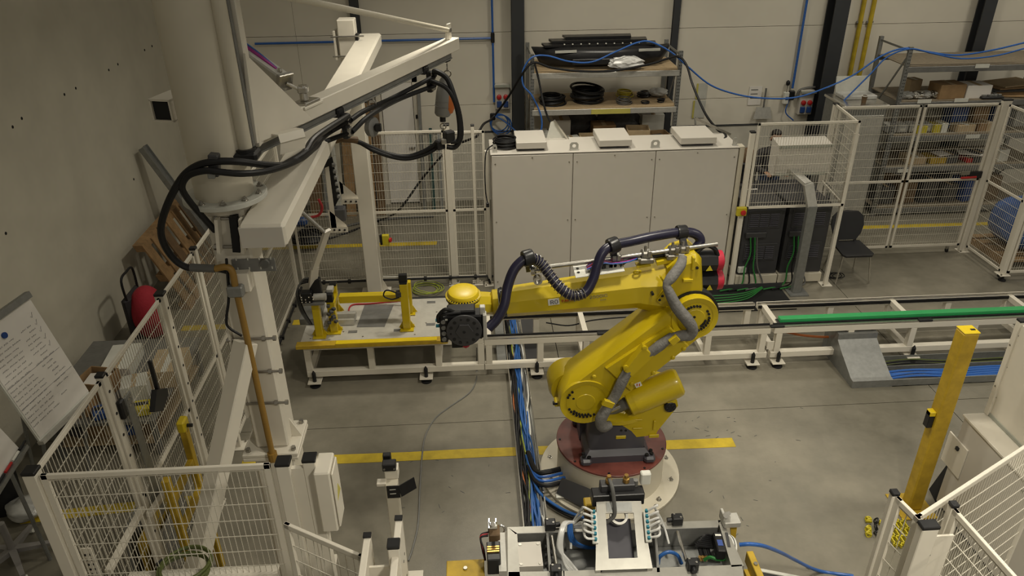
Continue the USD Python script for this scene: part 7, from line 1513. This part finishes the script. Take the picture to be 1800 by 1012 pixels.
for k in range(5):
    c = at(1745+8*k, 160-2*k, y=11.7); g = thing('sheet_pack', ['front brown', 'second brown', 'middle dark', 'fourth brown', 'rear pale'][k]+' flat cardboard piece lying at the right end of the second rack board', 'cardboard', c); MB().box(V(c[0]+.1, 11.55+.08*k, 1.94+.022*k), (.75, .45, .018), rz=.12*k-.2).build('sheet', ('cardboard', 'wood', 'dark_clutter', 'cardboard', 'pale_cardboard')[k], g, smooth=False)
g = thing('parts_tray', 'dark tray of small parts between white carton and cardboard sheets on the right rack', 'tray', at(1735, 168, y=11.45)); c = at(1735, 172, y=11.42)
MB().box((c[0], 11.42, 1.94), (.36, .3, .035), .01).build('tray', 'black_plastic', g)
b = MB()
for k in range(24): b.box((c[0]+.14*math.sin(k*2.4), 11.42+.11*math.cos(k*1.7), 1.968), (.05, .04, .03), .004, rz=k)
b.build('parts', 'dull_steel', g, kind='stuff')
lo = [(1615, 'yellow_plastic', .16, 'yellow'), (1640, 'yellow_plastic', .10, 'yellow'), (1652, 'label_white', .1, 'white'), (1690, 'pale_cardboard', .3, 'pale'), (1718, 'wood', .12, 'brown'), (1728, 'pale_cardboard', .09, 'cream'), (1740, 'wood', .12, 'brown')]
od = ['first', 'second', 'third', 'fourth', 'fifth', 'sixth', 'seventh']
for k, (px, mm, w_, nm) in enumerate(lo):
    c = at(px, 230, y=11.42); carton((c[0], 11.42, 1.382), (w_, .2, .12+.02*(k % 3)), mm, f'{nm} small carton, {od[k]} from the left on the third rack board', .05*k)
for k, px in enumerate((1560, 1578, 1598, 1620)):
    c = at(px, 235, y=11.5); g = thing('clear_box', ['first', 'second', 'third', 'fourth'][k]+' clear plastic box from the left on the third rack board seen through the gate', 'box', (c[0], 11.5, 1.382)); 
    if c[0] > 6.72: MB().box((c[0], 11.5, 1.382+.07), (.16, .22, .13), .01).build('box', 'clear_plastic', g); MB().box((c[0], 11.385, 1.44), (.08, .004, .04)).build('tag', 'label_white', g)
    else: MB().box((6.74+.0*k, 11.8, 1.382+.07), (.10, .2, .13), .01).build('box', 'clear_plastic', g); MB().box((6.74, 11.695, 1.44), (.06, .004, .04)).build('tag', 'label_white', g)
l4 = [(1600, 'pale_cardboard', .3, .12, 'pale'), (1640, 'dirty_yellow', .34, .10, 'yellow'), (1660, 'dark_clutter', .2, .14, 'dark'), (1690, 'red_button', .1, .07, 'red'), (1706, 'dark_clutter', .2, .16, 'black'), (1728, 'pale_cardboard', .22, .14, 'tan'), (1745, 'label_white', .2, .2, 'white')]
for k, (px, mm, w_, h_, nm) in enumerate(l4):
    c = at(px, 290, y=11.5); carton((c[0], 11.5, .862), (w_, .3, h_), mm, f'{nm} box, {od[k]} from the left on the fourth rack board', .04*k)
for k, (px, py, a_) in enumerate(((1650, 283, .2), (1700, 275, -.3), (1722, 270, .5))):
    c = at(px, py, y=11.45); c[2] = .862+.14; g = thing('paper_sheet', ['white paper lying on the boxes of the fourth rack board', 'pale torn paper left of the red latch on the rack boxes', 'pale torn paper behind the red gate latch on the rack boxes'][k], 'paper', c); MB().box(c, (.22+.1*(k > 0), .22, .012), rz=a_).build('sheet', 'paper', g)
for k in range(6):
    x = 6.9+.36*k; carton((x, 11.6, .152), (.28, .34, .3+.06*(k % 3)), ('dark_clutter', 'dark_wood', 'charcoal_paint', 'dark_clutter', 'blue_crate', 'dark_wood')[k], ['dark', 'brown', 'charcoal', 'black', 'blue', 'wooden'][k]+f' crate, {od[k]} from the left on the lowest rack board', .05*k)
for k in range(4):
    x = 7.9+.35*k; carton((x, 11.7, 1.382), (.26, .28, .34), ('blue_crate', 'cardboard', 'blue_crate', 'clear_plastic')[k], ['blue', 'brown', 'second blue', 'clear'][k]+' tall box at the back right of the third rack board', .03*k)
g = thing('white_funnel', 'small white funnel on the floor behind the left gate leaf', 'funnel', at(1545, 352, z=0)); c = at(1545, 355, z=0); MB().lathe(c, (0, 0, 1), [(0, 0), (.10, 0), (.09, .02), (.03, .10), (.02, .2), (0, .2)], 16).build('cone', 'label_white', g)
g = thing('stool', 'brown round stool on the floor behind the left gate leaf', 'stool', at(1562, 345, z=.0)); c = at(1563, 345, z=.0); MB().lathe(c+V(0, .1, .30), (0, 0, 1), [(0, 0), (.16, 0), (.17, .03), (.15, .05), (0, .05)], 24).build('seat', 'wood', g)
for k in range(3): a = k*2.09; MB().cyl(c+V(.12*math.cos(a), .1+.12*math.sin(a), .30), c+V(.17*math.cos(a), .1+.17*math.sin(a), 0), .014, n=8).build('leg', 'dull_steel', g)
g = thing('wrapped_pallet', 'pallet load wrapped in blue plastic film behind the right mesh panels', 'pallet load', (8.2, 9.6, 0))
v = m.vertices*(1+.3*(meshkit.fbm(m.vertices*1.8, 3, 31)-.5)[:, None]); v = np.sign(v)*np.abs(v)**.75; b = MB(); b.add(v*V(.52, .42, .36)+V(8.2, 9.75, .5), m.faces); b.build('film', 'blue_film', g, smooth=25)
for k in range(5): MB().span((7.62, 9.28+.2*k, .09), (8.78, 9.40+.2*k, .12)).build('deck_board', 'wood', g, smooth=False)
for k in range(3): MB().span((7.62+.5*k, 9.28, 0), (7.74+.5*k, 10.2, .09)).build('stringer', 'wood', g, smooth=False)

# ---------------------------------------------------------------- things of one kind share a group
_phr = {'fence_post': 'white fence posts', 'mesh_fence': 'white mesh fence panels', 'steel_column': 'steel columns of the back wall', 'carton': 'cartons and boxes on benches and racks', 'cable_coil': 'cable coils', 'floor_tape': 'yellow floor tape lines'}
_by = {}
for prim in stage.GetPrimAtPath('/World').GetChildren():
    n = prim.GetName(); b_ = n[:-4] if len(n) > 4 and n[-4] == '_' and n[-3:].isdigit() else n; _by.setdefault(b_, []).append(prim)
for n, ps in _by.items():
    if len(ps) > 1:
        for prim in ps:
            cd = prim.GetCustomData()
            if cd.get('category') and not cd.get('group'): prim.SetCustomDataByKey('group', _phr.get(n, n.replace('_', ' ')+'s'))
